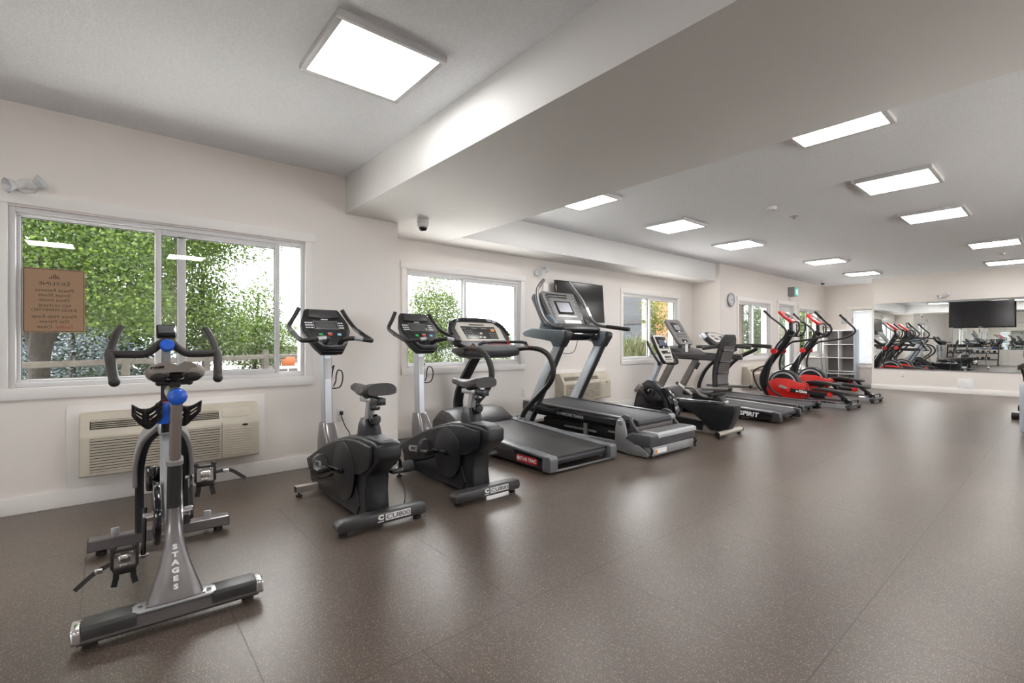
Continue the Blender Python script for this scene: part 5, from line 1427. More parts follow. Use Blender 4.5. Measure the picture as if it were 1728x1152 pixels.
# ================================================================= ellipticals
def elliptical():
    YC = 9.82
    t = thing('elliptical', 'red and black elliptical trainer nearer the camera, between the treadmills and its twin', 'elliptical', (1.3, YC, 0), (1.3, 0, 0), 0, 'pair of red and black ellipticals')
    # front arch and mast
    MB().rbar([(0.84, 0, 0.06), (0.70, 0, 0.16), (0.60, 0, 0.34), (0.61, 0, 0.52), (0.72, 0, 0.76), (0.88, 0, 0.99), (1.02, 0, 1.20), (1.10, 0, 1.38)], 0.095, 0.125, up=(1, 0, 0), smooth=5, bev=0.3).build('mast', black, t)
    MB().tube([(0.60, -0.07, 0.20), (0.50, -0.07, 0.34), (0.44, -0.07, 0.55), (0.52, -0.07, 0.64), (0.66, -0.07, 0.70)], 0.016, 10, 5).build('front_tube', black, t)
    for s_ in (-1, 1):
        MB().rbar([(0.60, s_ * 0.03, 0.10), (0.62, s_ * 0.20, 0.05)], 0.04, 0.04).build('front_leg', black, t)
    MB().rbar([(0.62, -0.30, 0.045), (0.62, 0.30, 0.045)], 0.055, 0.05, up=(1, 0, 0)).build('front_stabilizer', black, t)
    # red shroud
    sh = [(0.80, 0.10), (0.72, 0.26), (0.74, 0.40), (0.86, 0.47), (1.00, 0.475), (1.22, 0.42), (1.36, 0.34), (1.34, 0.14), (1.28, 0.09)]
    s = MB().prism(sh, -0.095, 0.095, bev=0.025, seg=3).build('shroud', red, t, label='red drive shroud')
    MB().lathe([(0.18, -0.09), (0.265, -0.08), (0.28, -0.05), (0.28, 0.05), (0.265, 0.08), (0.18, 0.09)], (0.99, 0, 0.355), (0, 1, 0), 40).build('flywheel_cover', black, t)
    for s_ in (-1, 1):
        MB().lathe([(0.232, 0), (0.236, 0.004), (0.225, 0.008), (0.205, 0.006), (0.200, 0)], (0.99, s_ * 0.086, 0.355), (0, s_, 0), 40).build('cover_ring', silver, t)
        MB().prism([(0.77, 0.11), (0.70, 0.25), (0.74, 0.40), (0.88, 0.48), (1.10, 0.47), (1.36, 0.38), (1.37, 0.12)], *sorted((s_ * 0.096, s_ * 0.125)), bev=0.012).build('side_cover', red, s)
    # crank
    MB().cyl((0.98, -0.20, 0.33), (0.98, 0.20, 0.33), 0.026).build('crank_axle', silver, t)
    for s_, ex, ez in ((-1, 1.14, 0.275), (1, 0.84, 0.40)):
        y = s_ * 0.185
        MB().rbar([(0.98, y, 0.33), (ex, y, ez)], 0.022, 0.048, up=(0, 0, 1), bev=0.3).build('crank_arm', silver, t)
        # pedal beam
        x1, z1 = (1.80, 0.235) if s_ < 0 else (1.62, 0.36)
        y2 = s_ * 0.235
        bm_ = MB().rbar([(ex, y2, ez), (x1, y2, z1)], 0.045, 0.065, up=(0, 0, 1), bev=0.2).build('pedal_beam', black, t)
        MB().cyl((ex, y2 - 0.035, ez), (ex, y2 + 0.035, ez), 0.038).build('beam_pivot', red, bm_)
        MB().cyl((x1, y2 - 0.035, z1), (x1, y2 + 0.035, z1), 0.040).build('beam_pivot', red, bm_)
        if s_ < 0:
            text('e-Glide', 0.062, (1.36, y2 - 0.0245, ez + (z1 - ez) * 0.33 ), (1, 0, (z1 - ez) / (x1 - ex)), (0, 0, 1), white_paint, bm_, bold=0.003)
        else:
            text('e-Glide', 0.062, (1.20, y2 - 0.0245, 0.385), (1, 0, -0.05), (0, 0, 1), white_paint, bm_, bold=0.003)
        # foot platform
        px_, pz = (1.72, 0.315) if s_ < 0 else (1.56, 0.42)
        yy = s_ * 0.15
        MB().prism([(px_ - 0.24, pz + 0.010), (px_ - 0.10, pz + 0.028), (px_ + 0.10, pz + 0.012), (px_ + 0.30, pz - 0.022), (px_ + 0.30, pz - 0.052), (px_ + 0.05, pz - 0.035), (px_ - 0.20, pz - 0.020)], yy - 0.085, yy + 0.085, bev=0.012).build('foot_platform', matte_black, t)
        # roller arm
        rx = px_ + 0.22
        MB().rbar([(px_ + 0.16, yy + s_ * 0.06, pz - 0.03), (rx + 0.10, yy + s_ * 0.06, 0.165)], 0.05, 0.055, up=(0, 0, 1), bev=0.2).build('roller_arm', black, t)
        MB().cyl((rx + 0.11, yy + s_ * 0.02, 0.140), (rx + 0.11, yy + s_ * 0.10, 0.140), 0.040).build('roller', gloss_black, t)
        # track
        MB().rbar([(1.25, yy + s_ * 0.06, 0.082), (2.06, yy + s_ * 0.06, 0.082)], 0.060, 0.028, bev=0.2).build('track', chrome, t)
        MB().rbar([(1.25, yy + s_ * 0.06, 0.055), (2.06, yy + s_ * 0.06, 0.055)], 0.075, 0.030, bev=0.1).build('track_base', silver, t)
    MB().rbar([(0.84, 0, 0.06), (1.30, 0, 0.055)], 0.11, 0.06).build('base_beam', black, t)
    MB().rbar([(1.27, -0.24, 0.055), (1.27, 0.24, 0.055)], 0.06, 0.04, up=(1, 0, 0)).build('track_crossbar', black, t)
    rs = MB().rbar([(2.09, -0.34, 0.062), (2.09, 0.34, 0.062)], 0.045, 0.070, up=(1, 0, 0), bev=0.15).build('rear_stabilizer', dark_grey, t)
    for s_ in (-1, 1):
        MB().cyl((2.09, s_ * 0.29, 0), (2.09, s_ * 0.29, 0.04), 0.028).build('levelling_foot', matte_black, rs)
    MB().tube([(2.10, -0.20, 0.07), (2.10, -0.20, 0.145), (2.10, -0.17, 0.155), (2.10, 0.17, 0.155), (2.10, 0.20, 0.145), (2.10, 0.20, 0.07)], 0.012, 8).build('lifting_handle', black, rs)
    # arms
    pv = MB().cyl((0.88, -0.20, 0.985), (0.88, 0.20, 0.985), 0.026).build('arm_axle', black, t)
    for s_ in (-1, 1):
        y = s_ * 0.215
        MB().cyl((0.88, y - 0.038, 0.985), (0.88, y + 0.038, 0.985), 0.052).build('arm_pivot', red, t)
        if s_ < 0:
            pts = [(0.88, y, 0.985), (0.95, y - 0.01, 1.12), (1.08, y - 0.03, 1.27), (1.10, y - 0.05, 1.38), (1.00, y - 0.07, 1.50), (0.84, y - 0.06, 1.63), (0.74, y - 0.05, 1.735)]
            low_ = [(0.88, y, 0.985), (0.84, y, 0.80), (0.78, y, 0.56), (0.76, y, 0.38), (0.86, y - 0.01, 0.24), (1.02, y - 0.015, 0.14)]
        else:
            pts = [(0.88, y, 0.985), (1.02, y + 0.02, 1.15), (1.22, y + 0.03, 1.185), (1.50, y + 0.04, 1.24), (1.66, y + 0.04, 1.33), (1.68, y + 0.03, 1.42), (1.58, y + 0.02, 1.54), (1.44, y + 0.02, 1.70)]
            low_ = [(0.88, y, 0.985), (0.82, y, 0.75), (0.86, y, 0.50), (0.94, y, 0.36)]
        MB().tube(low_, 0.020, 10, 4).build('lower_arm', black, t)
        ha = MB().tube(pts, 0.018, 12, 5).build('moving_handle', mat('dark_steel', (0.045, 0.045, 0.050), 0.30, metal=0.4), t)
        e = Vector(pts[-1]); d = (Vector(pts[-1]) - Vector(pts[-2])).normalized()
        MB().tube([e - d * 0.14, e + d * 0.01], 0.0215, 12).cyl(e + d * 0.008, e + d * 0.028, 0.024).build('handle_grip', matte_black, ha)
    # fixed handles, console and bottle holder
    for s_ in (-1, 1):
        MB().tube([(1.08, s_ * 0.05, 1.28), (1.20, s_ * 0.14, 1.27), (1.28, s_ * 0.15, 1.36), (1.28, s_ * 0.15, 1.50), (1.22, s_ * 0.14, 1.54)], 0.015, 10, 4).build('fixed_handle', matte_black, t)
    R = Vector((0, 1, 0)); U = Vector((-0.74, 0, 0.67)).normalized(); n = R.cross(U)
    C0 = Vector((1.05, 0, 1.65))
    P = lambda u, v, w=0: C0 + R * u + U * v + n * w
    c = plate(C0, R, U, [(-0.15, -0.15), (-0.165, 0.0), (-0.14, 0.13), (-0.09, 0.165), (0.09, 0.165), (0.14, 0.13), (0.165, 0.0), (0.15, -0.15)], 0.055, 0.018, seg=3).build('console', red, t, label='red console head')
    slab(P(0, 0.01, 0.003), R, U, 0.20, 0.13, 0.004, 0.002).build('screen', gloss_black, c)
    MB().rbar([(1.10, 0, 1.36), (1.09, 0, 1.60)], 0.07, 0.05, up=(1, 0, 0)).build('console_stalk', black, t)
    b = MB()
    for k in range(3):
        b.tube([(1.235 + 0.045 * math.cos(a), 0.02 + 0.045 * math.sin(a), 1.30 + 0.08 * k) for a in [2 * PI * q / 16 for q in range(16)]], 0.008, 6, closed=True)
    b.rbar([(1.19, 0.02, 1.27), (1.19, 0.02, 1.50)], 0.02, 0.012).box(1.10, 1.20, 0.0, 0.04, 1.30, 1.34, 0.006)
    b.build('bottle_holder', black, t)
    return t
E1 = elliptical()
E2 = dup(E1, (1.3, 11.28, 0), None, 'red and black elliptical trainer farther back, nearest the cube shelf')

# ================================================================= wall air conditioners
def ptac(X, y0, y1, zb, label):
    h = 0.43
    zt_ = zb + h
    t = thing('air_conditioner', label, 'air conditioner', (X, (y0 + y1) / 2, zb), (X, (y0 + y1) / 2, zb), group=None)
    L = y1 - y0
    prof = [(X + 0.001, zb), (X + 0.185, zb), (X + 0.195, zb + 0.012), (X + 0.195, zb + 0.275), (X + 0.180, zb + 0.300), (X + 0.110, zt_ - 0.012), (X + 0.095, zt_), (X + 0.001, zt_)]
    body = MB().prism(prof, y0, y1, bev=0.012, seg=3).build('body', cream, t)
    dk = mat('grille_shadow', (0.055, 0.048, 0.040), 0.7)
    # upper outlet: dark recess with bars on the sloped face
    a = Vector((X + 0.178, 0, zb + 0.305)); b = Vector((X + 0.112, 0, zt_ - 0.022))
    U = (b - a).normalized(); R = Vector((0, 1, 0)); n = R.cross(U)
    mid = (a + b) / 2
    f0, f1 = y0 + 0.055, y0 + 0.745 * L
    o = plate(mid + R * ((f0 + f1) / 2) + n * 0.002, R, U, [(-(f1 - f0) / 2, -0.040), ((f1 - f0) / 2, -0.040), ((f1 - f0) / 2, 0.040), (-(f1 - f0) / 2, 0.040)], 0.004, 0.0).build('outlet_recess', dk, t)
    m = MB()
    for k in range(5):
        p = mid + U * (-0.030 + 0.015 * k) + n * 0.004
        m.rbar([p + R * (f0 + 0.006), p + R * (f1 - 0.006)], 0.004, 0.006, up=n)
    for q in (0.33, 0.66):
        p = mid + n * 0.005 + R * (f0 + (f1 - f0) * q)
        m.rbar([p - U * 0.036, p + U * 0.036], 0.004, 0.006, up=n)
    m.build('outlet_bars', cream, t)
    # control flap
    plate(mid + R * (y1 - 0.165) + n * 0.003 + U * 0.006, R, U, [(-0.10, -0.038), (0.0, -0.046), (0.10, -0.038), (0.10, 0.040), (-0.10, 0.040)], 0.006, 0.002).build('control_flap', mat('cream_flap', (0.60, 0.545, 0.455), 0.45), t)
    # front grille louvres
    g0, g1 = y0 + 0.055, y0 + 0.745 * L
    zs0, zs1 = zb + 0.030, zb + 0.262
    MB().box(X + 0.1945, X + 0.1965, g0, g1, zs0, zs1).build('grille_recess', dk, t)
    m = MB()
    nb = 12
    for k in range(nb):
        z = zs0 + (zs1 - zs0) * (k + 0.5) / nb
        m.box(-0.003, 0.003, g0, g1, -0.0062, 0.0062, 0, mtx=Matrix.Translation((X + 0.1985, 0, z)) @ Matrix.Rotation(math.radians(14), 4, 'Y'))
    m.build('grille_louvres', cream, t)
    m = MB()
    h0, h1 = y0 + 0.775 * L, y1 - 0.055
    for k in range(nb - 1):
        z = zs0 + (zs1 - zs0) * (k + 0.5) / nb
        m.box(X + 0.194, X + 0.200, h0, h1, z - 0.0060, z + 0.0050, 0.0015, 1)
    m.build('side_louvres', cream, t)
    MB().box(X + 0.194, X + 0.1965, y0 + 0.757 * L, y0 + 0.760 * L, zb + 0.01, zt_ - 0.14).build('panel_joint', dk, t)
    q = MB()
    q.prism(ell(y1 - 0.105, zb + 0.262, 0.022, 0.009, 16), X + 0.195, X + 0.199, axis='x', bev=0.001)
    q.build('badge', black, t)
    return t
ptac(0.0, -0.152, 0.955, 0.218, 'cream wall air conditioner under the first window, behind the spin bike')
ptac(XRC, 5.27, 6.40, 0.235, 'cream wall air conditioner behind the incline treadmill, between the second and third windows')
ptac(X3, 10.35, 11.48, 0.20, 'cream wall air conditioner under the fourth window, behind the first elliptical')
struct(MB().box(0.0, 0.012, -0.225, 1.035, 0.130, 0.700, 0.003).build('trim_1', trim_m))
struct(MB().box(XRC, XRC + 0.012, 5.16, 6.50, 0.150, 0.720, 0.003).build('trim_2', trim_m))

# ================================================================= televisions
screen_m = mat('tv_screen', (0.006, 0.006, 0.007), 0.16, spec=0.6, var=0.0)
def tv(label, org, along, face, w, h, tilt, wallpt):
    """along: direction of the screen's width, face: direction it faces"""
    A, F = Vector(along), Vector(face)
    t = thing('television', label, 'television', org, org)
    U = (Vector((0, 0, 1)) + F * math.tan(math.radians(tilt))).normalized() if False else Vector((0, 0, 1)) * math.cos(math.radians(tilt)) + F * math.sin(math.radians(tilt))
    N = A.cross(U)
    if N.dot(F) < 0:
        A = -A
        N = A.cross(U)
    o = Vector(org)
    slab(o, A, U, w, h, 0.035, 0.006).build('bezel', gloss_black, t)
    slab(o + N * 0.0012, A, U, w - 0.022, h - 0.026, 0.002, 0.0).build('screen', screen_m, t)
    slab(o - N * 0.034, A, U, w * 0.6, h * 0.6, 0.025, 0.010).build('rear_cover', black, t)
    slab(o - U * (h / 2 - 0.004) + N * 0.001, A, U, 0.05, 0.012, 0.006, 0.002).build('sensor', silver, t)
    m = MB()
    wp = Vector(wallpt)
    m.rbar([o - N * 0.055, (o - N * 0.055).lerp(wp, 0.5) + A * 0.05, wp + F * 0.03], 0.05, 0.04)
    m.build('wall_arm', black, t)
    slab(wp + F * 0.016, A, (0, 0, 1), 0.18, 0.30, 0.012, 0.003).build('wall_plate', black, t)
    return t
tv('large black television mounted on the wall between the second and third windows', (-0.50, 5.72, 1.785), (0, 1, 0), (1, 0, 0), 1.12, 0.63, -4, (XRC + 0.001, 5.75, 1.80))
tv('large black television hanging in front of the mirror', (3.245, 14.28, 1.765), (1, 0, 0), (0, -1, 0), 1.005, 0.57, -3, (3.245, YM - 0.013, 1.80))
# cover strip beside the first television
tag(MB().box(XRC, XRC + 0.035, 5.00, 5.10, 1.74, 2.04, 0.008).build('cable_cover', trim_m), 'white cable box on the wall just left of the first television', 'cable cover')

# ================================================================= mirrors
mir = bpy.data.materials.new('mirror_silver')
mir.use_nodes = True
pb = mir.node_tree.nodes['Principled BSDF']
pb.inputs['Base Color'].default_value = (0.86, 0.885, 0.875, 1)
pb.inputs['Metallic'].default_value = 1.0
pb.inputs['Roughness'].default_value = 0.004
mr_nz = mir.node_tree.nodes.new('ShaderNodeTexNoise')
mr_nz.inputs['Scale'].default_value = 2.0
mr_rm = mir.node_tree.nodes.new('ShaderNodeMapRange')
mr_rm.inputs[3].default_value = 0.0
mr_rm.inputs[4].default_value = 0.008
mir.node_tree.links.new(mr_nz.outputs['Fac'], mr_rm.inputs[0])
mir.node_tree.links.new(mr_rm.outputs[0], pb.inputs['Roughness'])
edges = [1.313, 2.731, 3.638, 4.90, 6.10, 7.38]
side = ['left end, its edge by the wall corner', 'middle, below the television', 'third from the left, by the cable machine', 'fourth from the left', 'right end by the right wall']
for k in range(5):
    tag(MB().box(edges[k] + 0.0015, edges[k + 1] - 0.0015, YM - 0.007, YM - 0.0005, 0.515, 2.11, 0.0008, 1).build('wall_mirror_panel', mir), 'frameless mirror panel on the far mirror wall, ' + side[k], 'mirror', 'mirror panels on the far wall')
bedges = [0.35, 2.12, 3.9, 5.6, 7.3]
for k in range(4):
    tag(MB().box(bedges[k] + 0.0015, bedges[k + 1] - 0.0015, YB + 0.0005, YB + 0.007, 0.80, 2.20, 0.0008, 1).build('wall_mirror_panel', mir), 'frameless mirror panel on the wall behind the camera, ' + ['behind the dumbbell rack', 'just right of the dumbbell rack', 'third from the dumbbell rack', 'far end from the dumbbell rack'][k], 'mirror', 'mirror panels behind the camera')
struct(MB().box(1.313, XR, YM - 0.012, YM, 0.500, 0.5145, 0.002).build('trim_3', mat('mirror_channel', (0.30, 0.30, 0.30), 0.35, metal=0.7)))

# ================================================================= emergency lamps
def emergency(label, X, Y, Z, along='y', k=1.0):
    t = thing('emergency_light', label, 'emergency light', (X, Y, Z), (0, 0, 0))
    w = mat('white_plastic', (0.74, 0.73, 0.71), 0.38, var=0.01)
    cl = mat('clear_lens', (0.70, 0.72, 0.73), 0.12, coat=0.5)
    def P(a, d, z):   # a along the wall, d out of the wall
        return Vector((d * k, a * k, z * k)) if along == 'y' else Vector((a * k, -d * k, z * k))
    dirw = P(0, 1, 0).normalized()
    MB().lathe([(0.062 * k, 0), (0.062 * k, 0.020 * k), (0.050 * k, 0.034 * k), (0, 0.036 * k)], (0, 0, 0), dirw, 24).build('housing', w, t)
    for s_, up_, fw in ((-1, -0.30, 0.55), (1, 0.55, 0.25)):
        a = P(0.030 * s_, 0.055, 0.004 * s_)
        d = P(0.9 * s_, fw, up_).normalized()
        hd = MB().lathe([(0.014 * k, -0.030 * k), (0.022 * k, -0.022 * k), (0.030 * k, 0.010 * k), (0.034 * k, 0.030 * k), (0.030 * k, 0.032 * k)], a, d, 18).build('lamp_head', w, t)
        MB().lathe([(0.030 * k, 0.028 * k), (0.040 * k, 0.050 * k), (0.056 * k, 0.080 * k), (0.054 * k, 0.084 * k), (0.036 * k, 0.054 * k), (0.0, 0.040 * k)], a, d, 18).build('lamp_shade', cl, hd)
        MB().cyl(P(0.02 * s_, 0.026, 0), a, 0.010 * k).build('swivel', dark_grey, hd)
    return t
emergency('white twin-head emergency lamp on the wall above the first window', 0.0, -0.42, 2.185, 'y', 0.85)
emergency('white twin-head emergency lamp on the wall between the second window and the television', XRC, 4.93, 2.20, 'y', 0.9)
emergency('white twin-head emergency lamp above the mirror, by the hanging television', 2.62, YM, 2.215, 'x', 0.9)

# ================================================================= ceiling and wall devices
def dome(label, x, y, z):
    t = thing('dome_camera', label, 'security camera', (x, y, z), (x, y, z))
    w = mat('white_plastic', (0.74, 0.73, 0.71), 0.38, var=0.01)
    MB().lathe([(0.060, 0), (0.060, -0.042), (0.056, -0.046), (0.056, -0.070), (0.046, -0.082), (0.0, -0.082)], (x, y, z), (0, 0, 1), 28).build('camera_base', w, t)
    MB().lathe([(0.043, -0.080), (0.041, -0.098), (0.030, -0.114), (0.012, -0.121), (0.0, -0.122)], (x, y, z), (0, 0, 1), 24).build('camera_dome', gloss_black, t)
    return t
dome('white dome security camera with black eye under the beam, above the second window', 0.304, 2.424, ZS)
dome('white dome security camera on the ceiling near the far left corner', 0.41, 13.87, H)
for (x, y, r, h, lb) in ((2.244, 5.968, 0.055, 0.035, 'round white smoke detector on the ceiling between the two rows of lights'), (3.711, 12.152, 0.055, 0.035, 'round white smoke detector on the ceiling close to the mirror wall')):
    t = thing('smoke_detector', lb, 'smoke detector', (x, y, H), (x, y, H))
    MB().lathe([(r, 0), (r, -h * 0.5), (r * 0.8, -h), (0, -h)], (x, y, H), (0, 0, 1), 24).build('detector_body', mat('white_plastic', (0.74, 0.73, 0.71), 0.38, var=0.01), t)
    MB().cyl((x + 0.02, y, H - h), (x + 0.02, y, H - h - 0.004), 0.006, seg=8).build('indicator', dark_grey, t)
tag(MB().lathe([(0.045, 0), (0.045, -0.006), (0.012, -0.012), (0.012, -0.03), (0.020, -0.034), (0.0, -0.034)], (2.264, 6.607, H), (0, 0, 1), 20).build('sprinkler_head', silver), 'small round sprinkler head on the ceiling just past the smoke detector', 'sprinkler')

# wall clock on the far part of the window wall
t = thing('wall_clock', 'round silver wall clock beside the fourth window', 'clock', (X3, 9.80, 2.03), (X3, 9.80, 2.03))
c0 = (X3, 9.80, 2.03)
MB().lathe([(0.125, 0), (0.145, 0.012), (0.150, 0.030), (0.140, 0.042), (0.122, 0.040), (0.118, 0.026), (0, 0.026)], c0, (1, 0, 0), 40).build('clock_case', silver, t)
f = MB().lathe([(0.117, 0.026), (0.117, 0.028), (0, 0.0285)], c0, (1, 0, 0), 32).build('clock_face', mat('clock_white', (0.62, 0.62, 0.62), 0.4), t)
m = MB()
for k in range(12):
    a = 2 * PI * k / 12
    m.box(-0.001, 0.001, -0.003, 0.003, -0.010, 0.010, mtx=Matrix.Translation((X3 + 0.0295, 9.80 + 0.10 * math.sin(a), 2.03 + 0.10 * math.cos(a))) @ Matrix.Rotation(-a, 4, 'X'))
m.build('hour_marks', black, f, kind='stuff')
MB().rbar([(X3 + 0.032, 9.80, 2.03), (X3 + 0.032, 9.865, 2.045)], 0.008, 0.002, up=(1, 0, 0)).build('hour_hand', black, t)
MB().rbar([(X3 + 0.034, 9.80, 2.03), (X3 + 0.034, 9.885, 2.025)], 0.005, 0.002, up=(1, 0, 0)).build('minute_hand', black, t)

# exit sign with running figure
t = thing('exit_sign', 'green running-figure exit sign in a grey box above the glass door', 'sign', (X3, 12.97, 2.40), (X3, 12.97, 2.40))
MB().box(X3, X3 + 0.155, 12.86, 13.10, 2.295, 2.52, 0.006).build('sign_box', mat('sign_grey', (0.34, 0.33, 0.32), 0.5), t)
fc = MB().box(X3 + 0.155, X3 + 0.159, 12.868, 13.092, 2.305, 2.51, 0.001).build('sign_face', mat('sign_green', (0.02, 0.30, 0.27), 0.4, emit=(0.02, 0.36, 0.32), estr=0.6), t)
m = MB()
x = X3 + 0.1605
def q2(pts):
    m.prism([(12.98 + a, 2.405 + b) for a, b in pts], x - 0.001, x, axis='x')
q2([(-0.035, 0.045), (-0.015, 0.065), (-0.002, 0.048), (-0.02, 0.03)])
q2([(-0.03, 0.035), (0.015, 0.035), (0.02, -0.01), (-0.01, -0.015)])
q2([(-0.01, -0.01), (0.02, -0.01), (0.05, -0.06), (0.035, -0.07)])
q2([(-0.01, -0.01), (0.005, -0.02), (-0.04, -0.06), (-0.055, -0.05)])
q2([(0.015, 0.035), (0.05, 0.01), (0.045, 0.0), (0.015, 0.018)])
q2([(-0.03, 0.035), (-0.055, 0.0), (-0.046, -0.004), (-0.022, 0.02)])
q2([(0.062, -0.085), (0.085, -0.085), (0.085, 0.085), (0.062, 0.085)])
m.build('running_figure', mat('sign_white', (0.85, 0.9, 0.9), 0.4, emit=(0.8, 0.95, 0.95), estr=0.7), fc)
tag(MB().prism([(12.90, 2.20), (13.06, 2.20), (13.04, 2.235), (12.92, 2.235)], X3, X3 + 0.045, axis='x', bev=0.006).build('door_chime', trim_m), 'small white sensor on the wall between the exit sign and glass door', 'sensor')

# outlets, access panel
def outlet(name, label, X, Y, Z, along='y'):
    t = thing(name, label, 'outlet', (X, Y, Z), (X, Y, Z))
    pl = mat('outlet_plate', (0.80, 0.78, 0.75), 0.35, var=0.01)
    if along == 'y':
        MB().box(X, X + 0.006, Y - 0.037, Y + 0.037, Z - 0.060, Z + 0.060, 0.003).build('cover_plate', pl, t)
        for dz in (-0.022, 0.022):
            s = MB().box(X + 0.006, X + 0.009, Y - 0.016, Y + 0.016, Z + dz - 0.015, Z + dz + 0.015, 0.003).build('socket', pl, t)
            MB().box(X + 0.0088, X + 0.0094, Y - 0.008, Y - 0.005, Z + dz - 0.004, Z + dz + 0.008).box(X + 0.0088, X + 0.0094, Y + 0.005, Y + 0.008, Z + dz - 0.004, Z + dz + 0.008).build('slots', gloss_black, s)
    else:
        MB().box(X - 0.037, X + 0.037, Y - 0.006, Y, Z - 0.060, Z + 0.060, 0.003).build('cover_plate', pl, t)
        for dz in (-0.022, 0.022):
            MB().box(X - 0.016, X + 0.016, Y - 0.009, Y - 0.006, Z + dz - 0.015, Z + dz + 0.015, 0.003).build('socket', pl, t)
outlet('wall_outlet', 'white wall outlet with a black plug, behind the first upright bike', 0.0, 1.700, 0.452)
outlet('wall_outlet', 'white wall outlet below the mirror on the far wall', 1.874, YM, 0.376, 'x')
outlet('wall_outlet', 'white wall outlet behind the curved handrail treadmill', XRC, 4.62, 0.42)
t = thing('power_cord', 'black plug and power cord hanging from the outlet behind the first upright bike', 'cord', (0.03, 1.70, 0.47), (0.03, 1.70, 0.47))
MB().box(0.009, 0.040, 1.685, 1.715, 0.452, 0.490, 0.006).build('plug', black, t)
MB().tube([(0.030, 1.70, 0.455), (0.034, 1.705, 0.42), (0.034, 1.735, 0.34), (0.036, 1.775, 0.27), (0.038, 1.80, 0.14), (0.045, 1.80, 0.02), (0.12, 1.74, 0.007), (0.30, 1.62, 0.007), (0.50, 1.45, 0.007), (0.62, 1.35, 0.02), (0.66, 1.31, 0.10)], 0.0045, 8, 6).build('cable', black, t)
tag(MB().tube([(1.55, 1.41, 0.012), (1.60, 1.50, 0.006), (1.45, 1.62, 0.006), (1.20, 1.75, 0.006), (0.98, 1.84, 0.006), (0.87, 1.88, 0.012)], 0.0045, 8, 6).build('floor_cable', black), 'thin black cable on the floor running between the two upright bikes', 'cord')
tag(MB().box(2.851, 3.111, YM - 0.012, YM, 0.12, 0.340, 0.003).build('access_panel', mat('panel_white', (0.86, 0.86, 0.86), 0.4)), 'square white access panel low on the far wall below the mirror', 'access panel')

# ================================================================= notice on the first window
t = thing('window_sign', 'brown translucent notice with reversed lettering on the left pane of the first window', 'sign', (-0.066, -0.28, 1.435), (-0.066, -0.28, 1.435))
sm = bpy.data.materials.new('sign_vinyl')
sm.use_nodes = True
p = sm.node_tree.nodes['Principled BSDF']
p.inputs['Roughness'].default_value = 0.5
nz = sm.node_tree.nodes.new('ShaderNodeTexNoise'); nz.inputs['Scale'].default_value = 30
cr = sm.node_tree.nodes.new('ShaderNodeValToRGB')
cr.color_ramp.elements[0].color = (0.34, 0.235, 0.155, 1)
cr.color_ramp.elements[1].color = (0.42, 0.30, 0.20, 1)
sm.node_tree.links.new(nz.outputs['Fac'], cr.inputs[0])
sm.node_tree.links.new(cr.outputs[0], p.inputs['Base Color'])
tlu = sm.node_tree.nodes.new('ShaderNodeBsdfTranslucent'); sm.node_tree.links.new(cr.outputs[0], tlu.inputs['Color'])
mxs = sm.node_tree.nodes.new('ShaderNodeMixShader'); mxs.inputs[0].default_value = 0.35
sm.node_tree.links.new(p.outputs[0], mxs.inputs[1]); sm.node_tree.links.new(tlu.outputs[0], mxs.inputs[2])
sm.node_tree.links.new(mxs.outputs[0], sm.node_tree.nodes['Material Output'].inputs['Surface'])
def rrect(y0, y1, z0, z1, r, n=5):
    o = []
    for cy_, cz_, a0 in ((y1 - r, z1 - r, 0), (y0 + r, z1 - r, PI / 2), (y0 + r, z0 + r, PI), (y1 - r, z0 + r, 3 * PI / 2)):
        for k in range(n + 1):
            a = a0 + PI / 2 * k / n
            o.append((cy_ + r * math.cos(a), cz_ + r * math.sin(a)))
    return o
sy0, sy1, sz0, sz1 = -0.445, -0.128, 1.215, 1.660
MB().prism(rrect(sy0, sy1, sz0, sz1, 0.014), -0.0715, -0.0695, axis='x').build('sign_sheet', sm, t)
ink = mat('sign_ink', (0.045, 0.028, 0.018), 0.5)
o_ = rrect(sy0 + 0.006, sy1 - 0.006, sz0 + 0.006, sz1 - 0.006, 0.011)
bdm = MB()
bdm.rbar([(-0.069, a, b) for a, b in o_], 0.0035, 0.001, up=(1, 0, 0), closed=True)
bdm.build('sign_border', ink, t)
cyc = (sy0 + sy1) / 2
for body, z, sz, mm, bo in [('Skyline', 1.556, 0.036, ink, 0.0004), ('Please Remove', 1.508, 0.030, ink, 0), ('Street Shoes', 1.474, 0.030, ink, 0), ('Once Inside', 1.440, 0.030, ink, 0), ('NO OUTSIDE', 1.400, 0.026, ink, 0), ('SHOES PERMITTED', 1.370, 0.026, ink, 0), ('Please Help Keep', 1.325, 0.030, ink, 0), ('Our Fitness', 1.290, 0.030, ink, 0)]:
    if body == 'Skyline':
        text('S', 0.040, (-0.0688, cyc + 0.071, z), (0, -1, 0), (0, 0, 1), ink, t, squash=1.05)
        text('KYLINE', 0.031, (-0.0688, cyc - 0.012, z - 0.002), (0, -1, 0), (0, 0, 1), ink, t, squash=1.35)
    else:
        text(body, sz, (-0.0688, cyc, z), (0, -1, 0), (0, 0, 1), mm, t, squash=1.08, bold=bo)
text('Facility', 0.030, (-0.0688, cyc + 0.050, 1.252), (0, -1, 0), (0, 0, 1), mat('sign_red_ink', (0.30, 0.025, 0.02), 0.5), t, squash=1.08)
text('Clean', 0.030, (-0.0688, cyc - 0.050, 1.252), (0, -1, 0), (0, 0, 1), ink, t, squash=1.08)
m = MB()
for k, h in enumerate((0.012, 0.020, 0.030, 0.034, 0.026, 0.016)):
    m.box(-0.0692, -0.0685, cyc - 0.026 + k * 0.009, cyc - 0.021 + k * 0.009, 1.588, 1.588 + h)
m.build('sign_emblem', ink, t)

